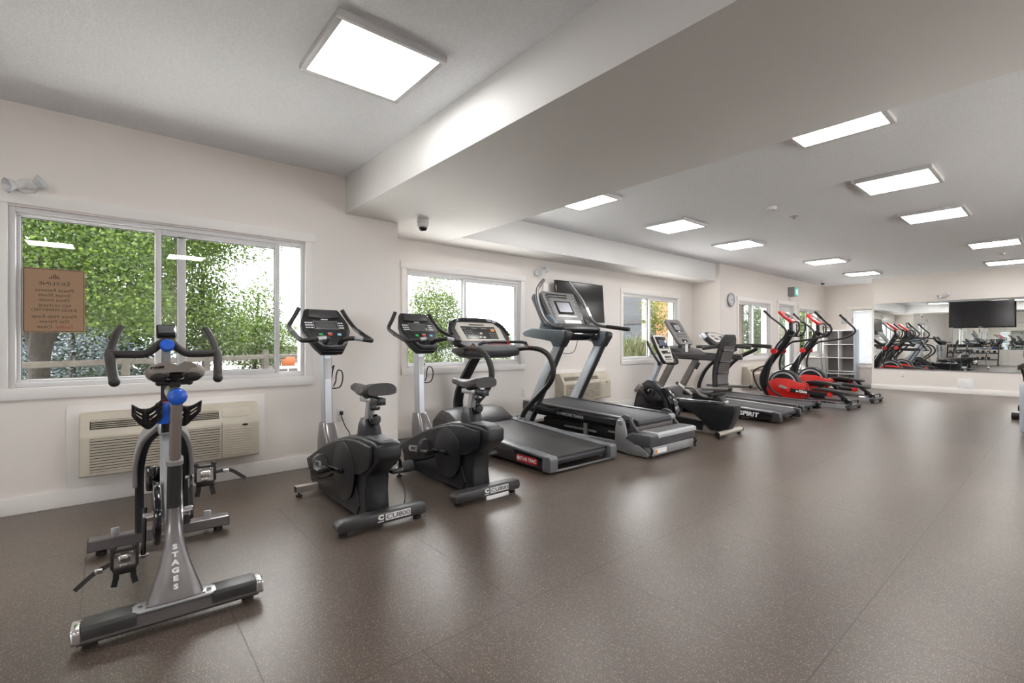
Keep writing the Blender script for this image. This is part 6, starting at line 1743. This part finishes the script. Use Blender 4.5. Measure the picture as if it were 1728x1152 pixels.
# ================================================================= cube shelf and small things at the far end
t = thing('cube_shelf', 'white open cube shelf two cells wide and four tall in the far corner', 'shelf', (0.385, 15.36, 0), (0.385, 15.36, 0))
km = mat('shelf_board', (0.26, 0.24, 0.23), 0.45, var=0.02)
kw = mat('shelf_edge', (0.78, 0.77, 0.76), 0.45, var=0.02)
x0, x1, y0, y1, T = 0.01, 0.78, 15.165, 15.535, 0.038
zs = [0.0, 0.37, 0.735, 1.10, 1.465]
for xx in (x0, x1 - T):
    MB().box(xx, xx + T, y0, y1, 0, 1.50, 0.002).build('side_board', kw if xx == x0 else mat('shelf_side', (0.40, 0.44, 0.49), 0.45), t)
MB().box(x0 + T, x1 - T, y0, y1, 1.465, 1.50, 0.002).build('top_board', kw, t)
MB().box(x0 + T, x1 - T, y0, y1, 0, 0.035, 0.002).build('bottom_board', kw, t)
xm = (x0 + x1) / 2
for k in range(4):
    zz0 = zs[k] + (0.035 if k == 0 else 0.010)
    zz1 = zs[k + 1] - (0.010 if k < 3 else 0.0)
    MB().box(xm - 0.009, xm + 0.009, y0, y1 - 0.002, zz0, zz1, 0.001).build('divider', kw, t)
for z in zs[1:4]:
    MB().box(x0 + T, x1 - T, y0, y1 - 0.002, z - 0.010, z + 0.010, 0.001).build('shelf_level', kw, t)
MB().box(x0 + T, x1 - T, y1 - 0.008, y1 - 0.003, 0.035, 1.465).build('back_board', km, t)

t = thing('storage_cabinet', 'low grey cabinet under the fifth window beside the cube shelf', 'cabinet', (0.13, 14.36, 0), (0.13, 14.36, 0))
cm = mat('cabinet_grey', (0.42, 0.41, 0.40), 0.5)
MB().box(X3 + 0.016, 0.26, 13.98, 14.76, 0.04, 0.745, 0.004).build('cabinet_body', cm, t)
MB().box(X3 + 0.016, 0.275, 13.96, 14.78, 0.745, 0.775, 0.003).build('cabinet_top', kw, t)
for k in range(2):
    d = MB().box(0.26, 0.276, 13.985 + 0.388 * k, 14.367 + 0.388 * k, 0.05, 0.735, 0.003).build('door', cm, t)
    MB().cyl((0.276, 14.33 + 0.08 * k, 0.42), (0.295, 14.33 + 0.08 * k, 0.42), 0.008).build('knob', silver, d)
MB().box(X3 + 0.03, 0.25, 14.0, 14.74, 0.0, 0.04).build('plinth', dark_grey, t)
for (yy, lb) in ((14.15, 'grey cord hanging down the front of the low cabinet, nearer the door'), (14.45, 'grey cord hanging down the front of the low cabinet, nearer the shelf')):
    tag(MB().tube([(0.18, yy - 0.05, 0.780), (0.285, yy, 0.781), (0.294, yy + 0.02, 0.70), (0.296, yy + 0.08, 0.42), (0.300, yy + 0.14, 0.16), (0.34, yy + 0.22, 0.008)], 0.005, 6, 5).build('hanging_cord', dark_grey), lb, 'cord')
# aerobic step with a silver top, and bin of steel balls by the door
t = thing('folding_stool', 'small black-legged stool with a silver top in front of the cube shelf', 'stool', (0.60, 14.42, 0), (0.60, 14.42, 0))
MB().box(0.28, 0.95, 14.22, 14.60, 0.335, 0.36, 0.010).build('seat', silver, t)
for (sx, sy) in ((0.34, 14.27), (0.34, 14.55), (0.89, 14.27), (0.89, 14.55)):
    MB().cyl((sx, sy, 0), (sx, sy, 0.337), 0.014).build('leg', black, t)
t = thing('low_bench', 'low black bench by the glass door carrying a steel basket', 'bench', (0.20, 12.75, 0), (0.20, 12.75, 0))
MB().box(0.05, 0.36, 12.20, 13.30, 0.40, 0.475, 0.012).build('bench_top', gloss_black, t)
for (sx, sy) in ((0.08, 12.28), (0.08, 13.22), (0.33, 12.28), (0.33, 13.22)):
    MB().box(sx - 0.015, sx + 0.015, sy - 0.015, sy + 0.015, 0, 0.402, 0.002).build('leg', black, t)
tag(MB().lathe([(0.165, 0), (0.175, 0.02), (0.170, 0.09), (0.13, 0.14), (0.06, 0.165), (0, 0.168)], (0.21, 12.74, 0.4755), (0, 0, 1), 20).build('steel_bowl', chrome), 'shiny domed steel bowl upturned on the low bench by the door', 'bowl')
tag(MB().rbar([(0.94, YF - 0.03, 1.66), (0.94, YF - 0.03, 1.30)], 0.01, 0.01).build('blind_cord', vinyl), 'thin white pull cord on the far blind', 'cord') if False else None
MBn = MB().box(0.36, 0.64, YF - 0.004, YF, 1.66, 1.84, 0.001)
tag(MBn.build('wall_notice', mat('notice_grey', (0.60, 0.60, 0.59), 0.5)), 'pale paper notice on the far wall above the cube shelf', 'notice')

# ================================================================= cable machine at the right edge of the photo
t = thing('cable_machine', 'multi-station cable machine with pale column and black pads at the right edge', 'gym machine', (4.6, 9.6, 0), (4.6, 9.6, 0))
colm = mat('column_silver', (0.55, 0.60, 0.66), 0.30, metal=0.4)
MB().box(4.115, 4.42, 8.50, 8.95, 0.03, 0.66, 0.05, 4).build('weight_shroud', colm, t)
MB().loft([rect_ring(4.31, 8.74, z, hx, hy, 20, 3) for z, hx, hy in ((0.66, 0.13, 0.20), (0.76, 0.135, 0.20), (0.84, 0.10, 0.16), (0.87, 0.05, 0.10))]).build('shroud_cap', mat('white_plastic', (0.74, 0.73, 0.71), 0.38, var=0.01), t)
MB().box(4.20, 5.35, 8.62, 8.80, 0.0, 0.05, 0.01).box(4.40, 4.52, 8.80, 10.9, 0.0, 0.05, 0.01).build('base_frame', dark_grey, t)
MB().rbar([(4.46, 9.6, 0.05), (4.46, 9.6, 2.05)], 0.09, 0.09, up=(1, 0, 0)).rbar([(5.25, 8.71, 0.05), (5.25, 8.71, 2.05), (4.46, 9.6, 2.05)], 0.09, 0.09, up=(1, 0, 0), rc=0.05).build('upright_frame', dark_grey, t)
pd = mat('brown_black_vinyl', (0.045, 0.030, 0.026), 0.45)
MB().loft([[(x, 9.6 + y, z + dz) for y, dz in ((-0.14, -0.035), (0.14, -0.035), (0.14, 0.035), (-0.14, 0.035))] for x, z in ((4.05, 0.80), (4.12, 0.84), (4.42, 0.96))], bev=0.02).build('arm_pad', pd, t)
MB().cyl((4.13, 9.455, 0.835), (4.13, 9.47, 0.835), 0.014).build('pad_bolt', chrome, t)
MB().box(4.10, 4.30, 9.55, 9.80, 0.92, 1.13, 0.03).build('head_pad', gloss_black, t)
MB().rbar([(4.42, 9.6, 0.86), (4.20, 9.6, 1.0)], 0.04, 0.04, up=(0, 1, 0)).build('pad_bracket', dark_grey, t)
MB().tube([(4.08, 9.7, 0.78), (4.10, 9.9, 0.60), (4.07, 10.2, 0.30), (4.06, 10.45, 0.12), (4.10, 10.5, 0.06)], 0.017, 10, 4).build('leg_lever', black, t)
MB().cyl((4.00, 10.5, 0.155), (4.22, 10.5, 0.155), 0.045).cyl((3.94, 10.35, 0.050), (4.20, 10.35, 0.050), 0.050).build('foot_roller', matte_black, t)
MB().rbar([(4.10, 10.35, 0.04), (4.46, 10.35, 0.04)], 0.05, 0.05).build('roller_bar', dark_grey, t)

# ================================================================= dumbbell rack behind the camera (seen in the mirror)
t = thing('dumbbell_rack', 'black three-tier dumbbell rack along the wall behind the camera, seen in the mirror', 'rack', (1.15, -4.72, 0), (1.15, -4.72, 0))
for xx in (0.20, 2.10):
    MB().rbar([(xx, -4.42, 0.03), (xx, -4.95, 0.03)], 0.06, 0.06).rbar([(xx, -4.50, 0.05), (xx, -4.90, 1.06)], 0.05, 0.07, up=(0, 1, 0.4)).build('rack_side', black, t)
tier = ((0.30, -4.60), (0.62, -4.73), (0.94, -4.86))
for z, yy in tier:
    MB().box(0.20, 2.10, yy + 0.06, yy + 0.085, z - 0.03, z + 0.005, 0.004).box(0.20, 2.10, yy - 0.095, yy - 0.07, z + 0.0, z + 0.035, 0.004).build('tier_rails', dark_grey, t)
def dumbbell0(x, y, z, label, group):
    t = thing('dumbbell', label, 'dumbbell', (x, y, z), (0, 0, 0), group=group)
    MB().cyl((0, -0.07, 0), (0, 0.07, 0), 0.015, seg=10).build('handle', chrome, t)
    for s_ in (-1, 1):
        MB().lathe([(0.045, 0), (0.060, 0.012), (0.060, 0.060), (0.045, 0.070)], (0, s_ * 0.055, 0), (0, s_, 0), 6).build('weight_head', matte_black, t)
    return t
db = None
for k, (z, yy) in enumerate(tier):
    nm = ('lower', 'middle', 'upper')[k]
    for j in range(9 if k else 8):
        x = 0.32 + j * 0.205
        lb = 'black hex dumbbell on the %s tier of the rack, %s from the window-wall end' % (nm, ('first', 'second', 'third', 'fourth', 'fifth', 'sixth', 'seventh', 'eighth', 'ninth')[j])
        gp = 'dumbbells on the %s tier of the rack' % nm
        p_ = (x, yy - 0.005, z + 0.082)
        if db is None:
            db = dumbbell0(*p_, lb, gp)
        else:
            dup(db, p_, None, lb, gp)

# ================================================================= outdoors
def plain(name, verts, faces, m):
    me = bpy.data.meshes.new(name)
    me.from_pydata(verts, [], faces)
    me.materials.append(m)
    o = bpy.data.objects.new(name, me)
    COL.objects.link(o)
    return o
# terrain: level by the building, falling to a lower car park
grass = mat('lawn', (0.015, 0.026, 0.007), 0.9, var=0.35, scale=3.0, bump=0.5, bscale=60)
asphalt = mat('asphalt', (0.045, 0.045, 0.046), 0.9, var=0.1)
xs = [-0.85, -3, -5, -8.0, -10, -12, -16]
zs_ = [-0.10, -0.10, -0.12, -0.25, -0.7, -1.15, -1.2]
v = []; f = []
ys = [-30, -10, 0, 10, 20, 30, 45, 70]
for x, z in zip(xs, zs_):
    for y in ys:
        zz = z if y < 9 else -0.10
        v.append((x, y, zz))
for i in range(len(xs) - 1):
    for j in range(len(ys) - 1):
        a = i * len(ys) + j
        f.append((a, a + 1, a + len(ys) + 1, a + len(ys)))
tag(plain('lawn', v, f, grass), 'green lawn outside the windows', 'lawn', kind='stuff')
struct(plain('ground_car_park', [(-16, -60, -1.21), (-90, -60, -1.21), (-90, 130, -1.21), (-16, 130, -1.21)], [(0, 1, 2, 3)], asphalt))
v = []; f = []
n = 40
for k in range(n + 1):
    a = math.radians(95 + 175 * k / n)
    r = 95
    h = 3.0 + 2.6 * math.sin(k * 0.9) + 1.5 * math.sin(k * 2.3 + 1)
    v += [(r * math.cos(a), r * math.sin(a), -4), (r * 1.1 * math.cos(a), r * 1.1 * math.sin(a), max(1.5, h))]
for k in range(n):
    f.append((2 * k, 2 * k + 2, 2 * k + 3, 2 * k + 1))
struct(plain('ground_hills', v, f, mat('far_hills', (0.063, 0.075, 0.083), 0.95)))

lf_maple = leaf_mat('maple_leaf', (0.013, 0.032, 0.002), (0.036, 0.075, 0.005), (0.100, 0.155, 0.014))
lf_pale = leaf_mat('pale_leaf', (0.020, 0.042, 0.005), (0.050, 0.086, 0.012), (0.110, 0.150, 0.032))
lf_dark = leaf_mat('shrub_leaf', (0.005, 0.014, 0.002), (0.013, 0.032, 0.004), (0.034, 0.066, 0.008))
lf_blue = leaf_mat('spruce_needle', (0.022, 0.036, 0.042), (0.060, 0.085, 0.096), (0.140, 0.170, 0.190))
lf_yel = leaf_mat('yellow_leaf', (0.055, 0.070, 0.006), (0.100, 0.110, 0.012), (0.130, 0.130, 0.025))
lf_reed = leaf_mat('grass_blade', (0.020, 0.036, 0.006), (0.045, 0.060, 0.015), (0.090, 0.074, 0.045))
bark = mat('bark', (0.017, 0.013, 0.009), 0.9, var=0.7, scale=22, bump=1.0, bscale=45)

def leaves(blobs, n, size, m, name, parent, blade=False, clump=6):
    """leaf quads scattered in clumps through a set of ellipsoids (cx,cy,cz,rx,ry,rz)"""
    vol = [b[3] * b[4] * b[5] for b in blobs]
    tot = sum(vol)
    V = []; F = []
    off = ORG.get(parent.name, Vector((0, 0, 0)))
    rnd = random.Random(len(name) * 31 + n)
    for b, w in zip(blobs, vol):
        nb = int(n * w / tot / clump) + 1
        for _ in range(nb):
            while True:
                p = Vector((rnd.uniform(-1, 1), rnd.uniform(-1, 1), rnd.uniform(-1, 1)))
                L = p.length
                if L < 1 and rnd.random() < 0.15 + 0.85 * L * L:
                    break
            c = Vector((b[0] + p.x * b[3], b[1] + p.y * b[4], b[2] + p.z * b[5]))
            for q in range(clump):
                s = size * rnd.uniform(0.6, 1.35)
                pos = c + Vector((rnd.gauss(0, 1), rnd.gauss(0, 1), rnd.gauss(0, 0.7))) * size * (1.5 if clump < 10 else 2.6) - off
                if blade:
                    d = Vector((rnd.gauss(0, 0.35), rnd.gauss(0, 0.35), 1)).normalized() * s * 4
                    sd = Vector((rnd.uniform(-1, 1), rnd.uniform(-1, 1), 0)).normalized() * s * 0.12
                else:
                    d = Vector((rnd.gauss(0, 1), rnd.gauss(0, 1), rnd.gauss(-0.2, 0.6))).normalized() * s
                    sd = d.cross(Vector((rnd.gauss(0, 1), rnd.gauss(0, 1), rnd.gauss(0, 1)))).normalized() * s * 0.33
                i = len(V)
                V += [tuple(pos), tuple(pos + d * 0.5 + sd), tuple(pos + d), tuple(pos + d * 0.5 - sd)]
                F.append((i, i + 1, i + 2, i + 3))
    o = plain(name, V, F, m)
    o.parent = parent
    return o

def tree(label, x, y, z0, blobs, n, size, m, trunk_r, forks, cat='tree', kind_name='leafy_tree', clump=6):
    t = thing(kind_name, label, cat, (x, y, z0), (x, y, z0))
    b = MB()
    for pts in forks:
        sc_ = [1.0 - 0.6 * i / (len(pts) - 1) for i in range(len(pts))]
        b.tube(pts, trunk_r, 12, 4, scl=sc_)
    b.build('trunk', bark, t)
    leaves(blobs, n, size, m, 'foliage', t, False, clump)
    return t
X_, Y_ = -7.1, -0.92
big = []
rr = random.Random(3)
for k in range(34):
    a = rr.uniform(0, 2 * PI); r = rr.uniform(0.2, 2.5); z = rr.uniform(2.0, 5.6)
    big.append((X_ + r * math.cos(a), Y_ + 0.4 + r * math.sin(a) * 1.05, z, 1.0, 1.0, 0.75))
for k in range(16):
    yy = rr.uniform(-3.2, 2.0)
    if -1.7 < yy < -0.1:
        continue
    big.append((X_ + rr.uniform(-0.8, 1.2), yy, rr.uniform(1.45, 2.2), 0.7, 0.7, 0.42))
tree('big maple tree with a forked trunk outside the first window', X_, Y_, -0.22, big, 150000, 0.056, lf_maple, 0.15,
     [[(X_, Y_, -0.22), (X_, Y_ + 0.01, 0.4), (X_ + 0.02, Y_ - 0.01, 0.95), (X_ - 0.05, Y_ - 0.16, 1.5), (X_ - 0.1, Y_ - 0.45, 2.4), (X_ - 0.2, Y_ - 0.8, 3.6)],
      [(X_, Y_, 0.5), (X_ + 0.03, Y_ + 0.04, 1.0), (X_ + 0.05, Y_ + 0.20, 1.5), (X_ + 0.1, Y_ + 0.45, 2.3), (X_, Y_ + 0.7, 3.4)],
      [(X_, Y_, 0.9), (X_ + 0.1, Y_ + 0.02, 1.5), (X_ + 0.2, Y_ + 0.02, 2.4), (X_ + 0.3, Y_, 3.4)]], clump=26)
for (tx, ty, lb, n_) in ((-14.5, -4.2, 'background tree behind the big maple, seen at the left edge of the first window', 13000), (-15.5, -0.2, 'background tree behind the big maple, right of its trunk', 13000)):
    tree(lb, tx, ty, -1.1, [(tx, ty, 3.2, 2.0, 2.1, 2.6), (tx + 0.3, ty - 0.6, 1.2, 1.8, 1.7, 1.5), (tx, ty + 0.8, 5.0, 1.5, 1.5, 1.6)], n_, 0.19, lf_dark, 0.2, [[(tx, ty, -1.15), (tx, ty, 1.0), (tx + 0.1, ty, 4.0)]])
tree('pale green young tree rising against the sky at the right of the first window', -11.5, 3.35, -1.0,
     [(-11.5, 3.3, 1.3, 1.0, 0.95, 1.0), (-11.6, 3.5, 2.2, 0.75, 0.7, 0.8), (-11.5, 3.6, 2.9, 0.35, 0.32, 0.55), (-11, 2.6, 1.3, 0.8, 0.9, 0.7), (-11.5, 3.7, 1.2, 1.0, 1.0, 0.7)], 13000, 0.070, lf_pale, 0.07, [[(-11.5, 3.35, -1.0), (-11.5, 3.4, 1.0), (-11.5, 3.5, 2.6)]])
tree('mid green tree between the maple and the pale young tree', -9.6, 1.85, -0.6,
     [(-9.6, 1.75, 2.6, 0.8, 0.75, 1.2), (-9.6, 1.9, 1.5, 0.95, 0.95, 0.8), (-9.5, 1.3, 2.2, 0.9, 0.9, 1.2), (-9.6, 1.6, 3.8, 0.6, 0.6, 0.8)], 17000, 0.075, lf_maple, 0.08, [[(-9.6, 1.85, -0.6), (-9.6, 1.85, 1.0), (-9.6, 1.8, 3.0)]])
tree('blue-green spruce low behind the maple trunk', -9.8, -0.6, -0.6,
     [(-9.8, -2.2, 0.75, 0.9, 1.1, 0.55), (-9.8, -0.3, 0.70, 0.9, 1.3, 0.55), (-9.9, 0.2, 0.25, 1.0, 1.2, 0.5), (-10.0, -0.8, 1.35, 0.7, 1.2, 0.35)], 7500, 0.07, lf_blue, 0.09, [[(-9.8, -0.6, -0.6), (-9.8, -0.6, 0.5), (-9.8, -0.6, 1.6)]])
def shrub(label, x, y, z0, blobs, n, size, m, name='shrub', blade=False):
    t = thing(name, label, 'shrub', (x, y, z0), (x, y, z0))
    MB().tube([(x, y, z0), (x + 0.03, y, z0 + 0.3), (x, y + 0.04, z0 + 0.5)], 0.02, 6, 3).tube([(x, y, z0), (x - 0.06, y + 0.05, z0 + 0.45)], 0.015, 6).build('stem', bark, t)
    leaves(blobs, n, size, m, 'foliage', t, blade)
    return t
shrub('dark green shrub behind the fence at the left of the first window', -8.3, 0.55, -0.35, [(-8.3, 0.35, 0.25, 0.5, 1.0, 0.50), (-8.2, 1.0, 0.55, 0.4, 0.45, 0.35)], 3500, 0.06, lf_dark)
tree('slender round-headed tree in the left pane of the second window', -7.0, 7.0, -0.1,
     [(-7, 6.95, 1.75, 0.90, 0.88, 0.85), (-7, 7.0, 2.45, 0.70, 0.66, 0.6), (-7, 7.3, 1.5, 0.8, 0.85, 0.5), (-7, 6.6, 1.4, 0.8, 0.7, 0.5)], 24000, 0.050, lf_pale, 0.05, [[(-7, 7, -0.1), (-7, 7, 1.0), (-7.05, 7.05, 2.2)]])
shrub('leafy hedge shrub under the slender tree outside the second window', -6.6, 7.2, -0.1, [(-6.6, 6.2, 0.55, 0.5, 0.7, 0.5), (-6.7, 7.3, 0.60, 0.5, 0.8, 0.55), (-6.7, 8.3, 0.5, 0.5, 0.6, 0.45)], 12000, 0.045, lf_maple)
shrub('low shrub outside the right pane of the second window', -9.0, 11.2, -0.1, [(-9, 11.2, 0.8, 0.6, 0.6, 0.6), (-9, 11.35, 1.5, 0.28, 0.28, 0.45), (-8.8, 11.7, 0.4, 0.6, 0.6, 0.4)], 3000, 0.065, lf_pale)
shrub('feathery ornamental grass outside the third window, left pane', -3.2, 10.85, -0.1, [(-3.2, 10.85, 0.55, 0.6, 0.6, 0.60), (-3.3, 11.4, 0.60, 0.5, 0.5, 0.55)], 9000, 0.050, lf_reed, 'ornamental_grass', True)
shrub('feathery ornamental grass outside the third window, right pane', -3.6, 12.75, -0.1, [(-3.6, 12.75, 0.60, 0.6, 0.6, 0.55)], 6000, 0.055, lf_reed, 'ornamental_grass', True)
tree('yellow-green sapling in the right pane of the third window', -6.6, 17.2, -0.1,
     [(-6.6, 17.2, 2.5, 0.55, 0.6, 0.75), (-6.6, 17.35, 1.75, 0.40, 0.45, 0.5)], 2600, 0.075, lf_yel, 0.03, [[(-6.6, 17.2, -0.1), (-6.6, 17.2, 1.2), (-6.6, 17.2, 2.4)]])
tree('dense green tree outside the fourth window', -4.6, 21.2, -0.1,
     [(-4.6, 21.4, 2.6, 1.1, 1.2, 1.3), (-4.4, 22.4, 1.7, 1.0, 1.2, 0.9), (-5.2, 20.6, 1.6, 0.9, 0.9, 0.9)], 6000, 0.09, lf_dark, 0.08, [[(-4.6, 21.2, -0.1), (-4.6, 21.2, 1.2), (-4.6, 21.3, 2.8)]])
shrub('bright green bush outside the fourth window', -3.2, 17.6, -0.1, [(-3.2, 17.5, 0.55, 0.6, 0.8, 0.5), (-3.0, 18.6, 0.5, 0.5, 0.6, 0.45)], 2600, 0.06, lf_maple)
tree('pale tree outside the fifth window', -4.2, 29.0, -0.1,
     [(-4.2, 29.5, 2.4, 1.2, 1.8, 1.5), (-4.0, 31, 1.4, 1.0, 1.4, 1.0)], 3500, 0.11, lf_pale, 0.08, [[(-4.2, 29, -0.1), (-4.2, 29, 1.2), (-4.2, 29.2, 2.8)]])

struct(MB().box(7.62, 18.0, -9, 22, -0.14, -0.045).build('ground_bounce_terrace', mat('bounce_terrace', (0.74, 0.73, 0.71), 0.85)))  # added unseen slab, bounces daylight in through the added windows
struct(MB().box(-4.6, -0.86, -9, 15, -0.14, -0.045).build('ground_bounce_patio', mat('bounce_concrete', (0.50, 0.50, 0.49), 0.85, bump=0.2, bscale=40)))  # added pale ground below the sight line, bounces daylight up to the ceiling
for (tx, ty, tz, r_, n_, lm, lb) in ((-5.2, 27.0, 2.0, 1.9, 12000, 'd', 'broad dark tree filling the view of the fourth window'), (-3.4, 24.6, 1.3, 1.2, 7000, 'm', 'mid green tree low in the right pane of the fourth window'), (-5.0, 36.0, 2.2, 2.6, 12000, 'd', 'broad tree filling the view of the fifth window'), (-2.6, 33.0, 1.6, 1.6, 8000, 'm', 'mid green tree seen through the glass door')):
    tree(lb, tx, ty, -0.12, [(tx, ty, tz, r_, r_, r_ * 0.85), (tx + 0.5, ty - 0.5, tz + r_ * 0.6, r_ * 0.7, r_ * 0.7, r_ * 0.6), (tx - 0.6, ty, 0.7, r_ * 0.8, r_ * 0.8, 0.7)], n_, 0.15, lf_dark if lm == 'd' else lf_maple, 0.1, [[(tx, ty, -0.12), (tx, ty, 1.0), (tx, ty, tz + 0.5)]])
# split-rail fence
t = thing('rail_fence', 'weathered split-rail wooden fence beyond the first window', 'fence', (-7.4, 1.6, -0.25), (-7.4, 1.6, -0.25))
wood = mat('fence_wood', (0.064, 0.056, 0.046), 0.85, var=0.25, scale=9, bump=0.5, bscale=40)
P_ = [(-5.1, -2.6), (-6.55, 0.24), (-7.55, 1.62), (-8.30, 2.95), (-9.6, 5.2)]
for x, y in P_:
    MB().rbar([(x, y, -0.35), (x, y, 0.975)], 0.125, 0.125, up=(1, 0, 0), bev=0.12).build('post', wood, t)
for a, b in zip(P_, P_[1:]):
    for k, z in enumerate((0.80, 0.43)):
        MB().rbar([(a[0], a[1], z), ((a[0] + b[0]) / 2, (a[1] + b[1]) / 2, z - 0.012), (b[0], b[1], z + 0.005)], 0.05, 0.105, up=(0, 0, 1), bev=0.2).build('rail', wood, t)

# parked cars
def car(label, x, y, z, rz, colr):
    t = thing('car', label, 'car', (x, y, z), (0, 0, 0), rz)
    body = [(-2.1, 0.35), (-2.15, 0.75), (-1.9, 0.88), (-1.2, 0.95), (-0.6, 1.38), (0.7, 1.42), (1.35, 1.0), (2.0, 0.92), (2.1, 0.7), (2.1, 0.35)]
    MB().prism(body, -0.85, 0.85, bev=0.09, seg=3).build('body', colr, t)
    MB().prism([(-1.05, 0.97), (-0.55, 1.33), (0.62, 1.36), (1.12, 1.02)], -0.862, 0.862, bev=0.02).build('side_glass', gloss_black, t)
    MB().faces([(-1.22, -0.7, 0.97), (-1.22, 0.7, 0.97), (-0.64, 0.6, 1.37), (-0.64, -0.6, 1.37), (-1.19, -0.7, 0.94), (-1.19, 0.7, 0.94), (-0.6, 0.6, 1.33), (-0.6, -0.6, 1.33)], [(0, 1, 2, 3), (7, 6, 5, 4), (0, 4, 5, 1), (1, 5, 6, 2), (2, 6, 7, 3), (3, 7, 4, 0)]).build('windscreen', gloss_black, t)
    for wx_ in (-1.3, 1.3):
        for s_ in (-1, 1):
            w = MB().cyl((wx_, s_ * 0.70, 0.32), (wx_, s_ * 0.87, 0.32), 0.32, seg=24).build('wheel', matte_black, t)
            MB().cyl((wx_, s_ * 0.87, 0.32), (wx_, s_ * 0.885, 0.32), 0.19, seg=16).build('hub_cap', silver, w)
    return t
cw_ = mat('car_white', (0.113, 0.117, 0.120), 0.25, coat=0.5)
cs_ = mat('car_silver', (0.075, 0.081, 0.087), 0.25, metal=0.4, coat=0.5)
car('white car parked beyond the fence, left one', -17.5, 3.4, -1.2, 2.4, cw_)
car('silver car parked beyond the fence, right one', -18.0, 6.6, -1.2, 2.6, cs_)

# far buildings
def building(label, x0, x1, y0, y1, z0, z1, m, roof=None, boards=0.0, trim=None, win=()):
    t = thing('building', label, 'building', ((x0 + x1) / 2, (y0 + y1) / 2, z0), (0, 0, 0))
    ORG[t.name] = Vector(((x0 + x1) / 2, (y0 + y1) / 2, z0))
    MB().box(x0, x1, y0, y1, z0, z1).build('wall', m, t)
    if boards:
        b = MB()
        k = z0 + boards
        while k < z1:
            b.prism([(y0 - 0.016, k), (y0 + 0.0, k + 0.004), (y0 + 0.0, k - boards * 0.9), (y0 - 0.004, k - boards * 0.9)], x0, x1 - 0.1, axis='x')
            k += boards
        b.build('siding', m, t)
    if trim:
        MB().box(x1 - 0.12, x1 + 0.02, y0 - 0.03, y0 + 0.12, z0, z1).build('corner_trim', trim, t)
        MB().box(x0, x1 + 0.02, y0 - 0.035, y0, 1.95, 2.10).build('belt_board', mat('belt_dark', (0.013, 0.015, 0.017), 0.6), t)
    if roof:
        xm_ = (x0 + x1) / 2
        MB().prism([(x0 - 0.4, z1), (x1 + 0.4, z1), (xm_, z1 + (x1 - x0) * 0.22)], y0 - 0.4, y1 + 0.4, axis='y', bev=0).build('roof', roof, t)
    for (wx0, wx1, wz0, wz1) in win:
        w = MB().box(wx0, wx1, y0 - 0.03, y0 + 0.02, wz0, wz1, 0.005).build('window', vinyl, t)
        MB().box(wx0 + 0.06, wx1 - 0.06, y0 - 0.035, y0, wz0 + 0.06, wz1 - 0.06).build('pane', gloss_black, w)
    return t
sid = mat('blue_grey_siding', (0.026, 0.030, 0.035), 0.65)
building('blue-grey sided building in the left pane of the third window', -15, -7.05, 17.1, 17.9, -0.1, 3.4, sid, None, 0.14, vinyl, [(-12.5, -11.3, 1.0, 2.4)])
building('orange-red brick wall building behind the yellow sapling', -16, -10.9, 27, 31, -0.1, 5.2, mat('brick_orange', (0.16, 0.060, 0.030), 0.8, var=0.2, scale=20), mat('roof_grey', (0.045, 0.045, 0.048), 0.8), 0, None, [(-15, -13.8, 0.9, 2.0)])
building('distant pink walled house in the gap of the first window', -52, -44, 19.5, 27, -1.2, 1.6, mat('pink_stucco', (0.090, 0.060, 0.054), 0.8), mat('roof_mauve', (0.051, 0.045, 0.057), 0.8), 0, None, [(-50, -48.5, 0, 1.2)])
building('distant grey roofed house beyond the parked cars', -42, -33, 8.5, 14, -1.2, 0.9, mat('tan_stucco', (0.075, 0.068, 0.060), 0.8), mat('roof_slate', (0.042, 0.045, 0.051), 0.8), 0, None, [(-40, -38.5, -0.4, 0.5)])
building('brown timber screen wall outside the fifth window', -4.0, -3.05, 24.0, 24.3, -0.1, 2.9, mat('timber_brown', (0.030, 0.023, 0.013), 0.7, var=0.2), None, 0.18)
for (x, y, lb) in ((-1.25, 12.95, 'brown timber porch post outside the fourth window, nearer one'), (-1.25, 16.6, 'brown timber porch post outside the fourth window, farther one')):
    tag(MB().box(x - 0.07, x + 0.07, y - 0.07, y + 0.07, -0.1, 2.70, 0.008).build('porch_post', mat('timber_brown', (0.030, 0.023, 0.013), 0.7)), lb, 'post')
struct(MB().box(-1.45, -0.25, 12.3, 18.0, 2.70, 2.82).build('ceiling_porch', trim_m))
t = thing('orange_banner', 'small orange sign seen through the gap at the right of the first window', 'sign', (-8.6, 3.55, -0.3), (-8.6, 3.55, -0.3))
MB().box(-8.61, -8.59, 3.40, 3.72, 0.55, 0.78, 0.002).build('sign_board', mat('banner_orange', (0.22, 0.055, 0.008), 0.5), t)
MB().cyl((-8.62, 3.56, -0.35), (-8.62, 3.56, 0.56), 0.015).build('sign_post', vinyl, t)
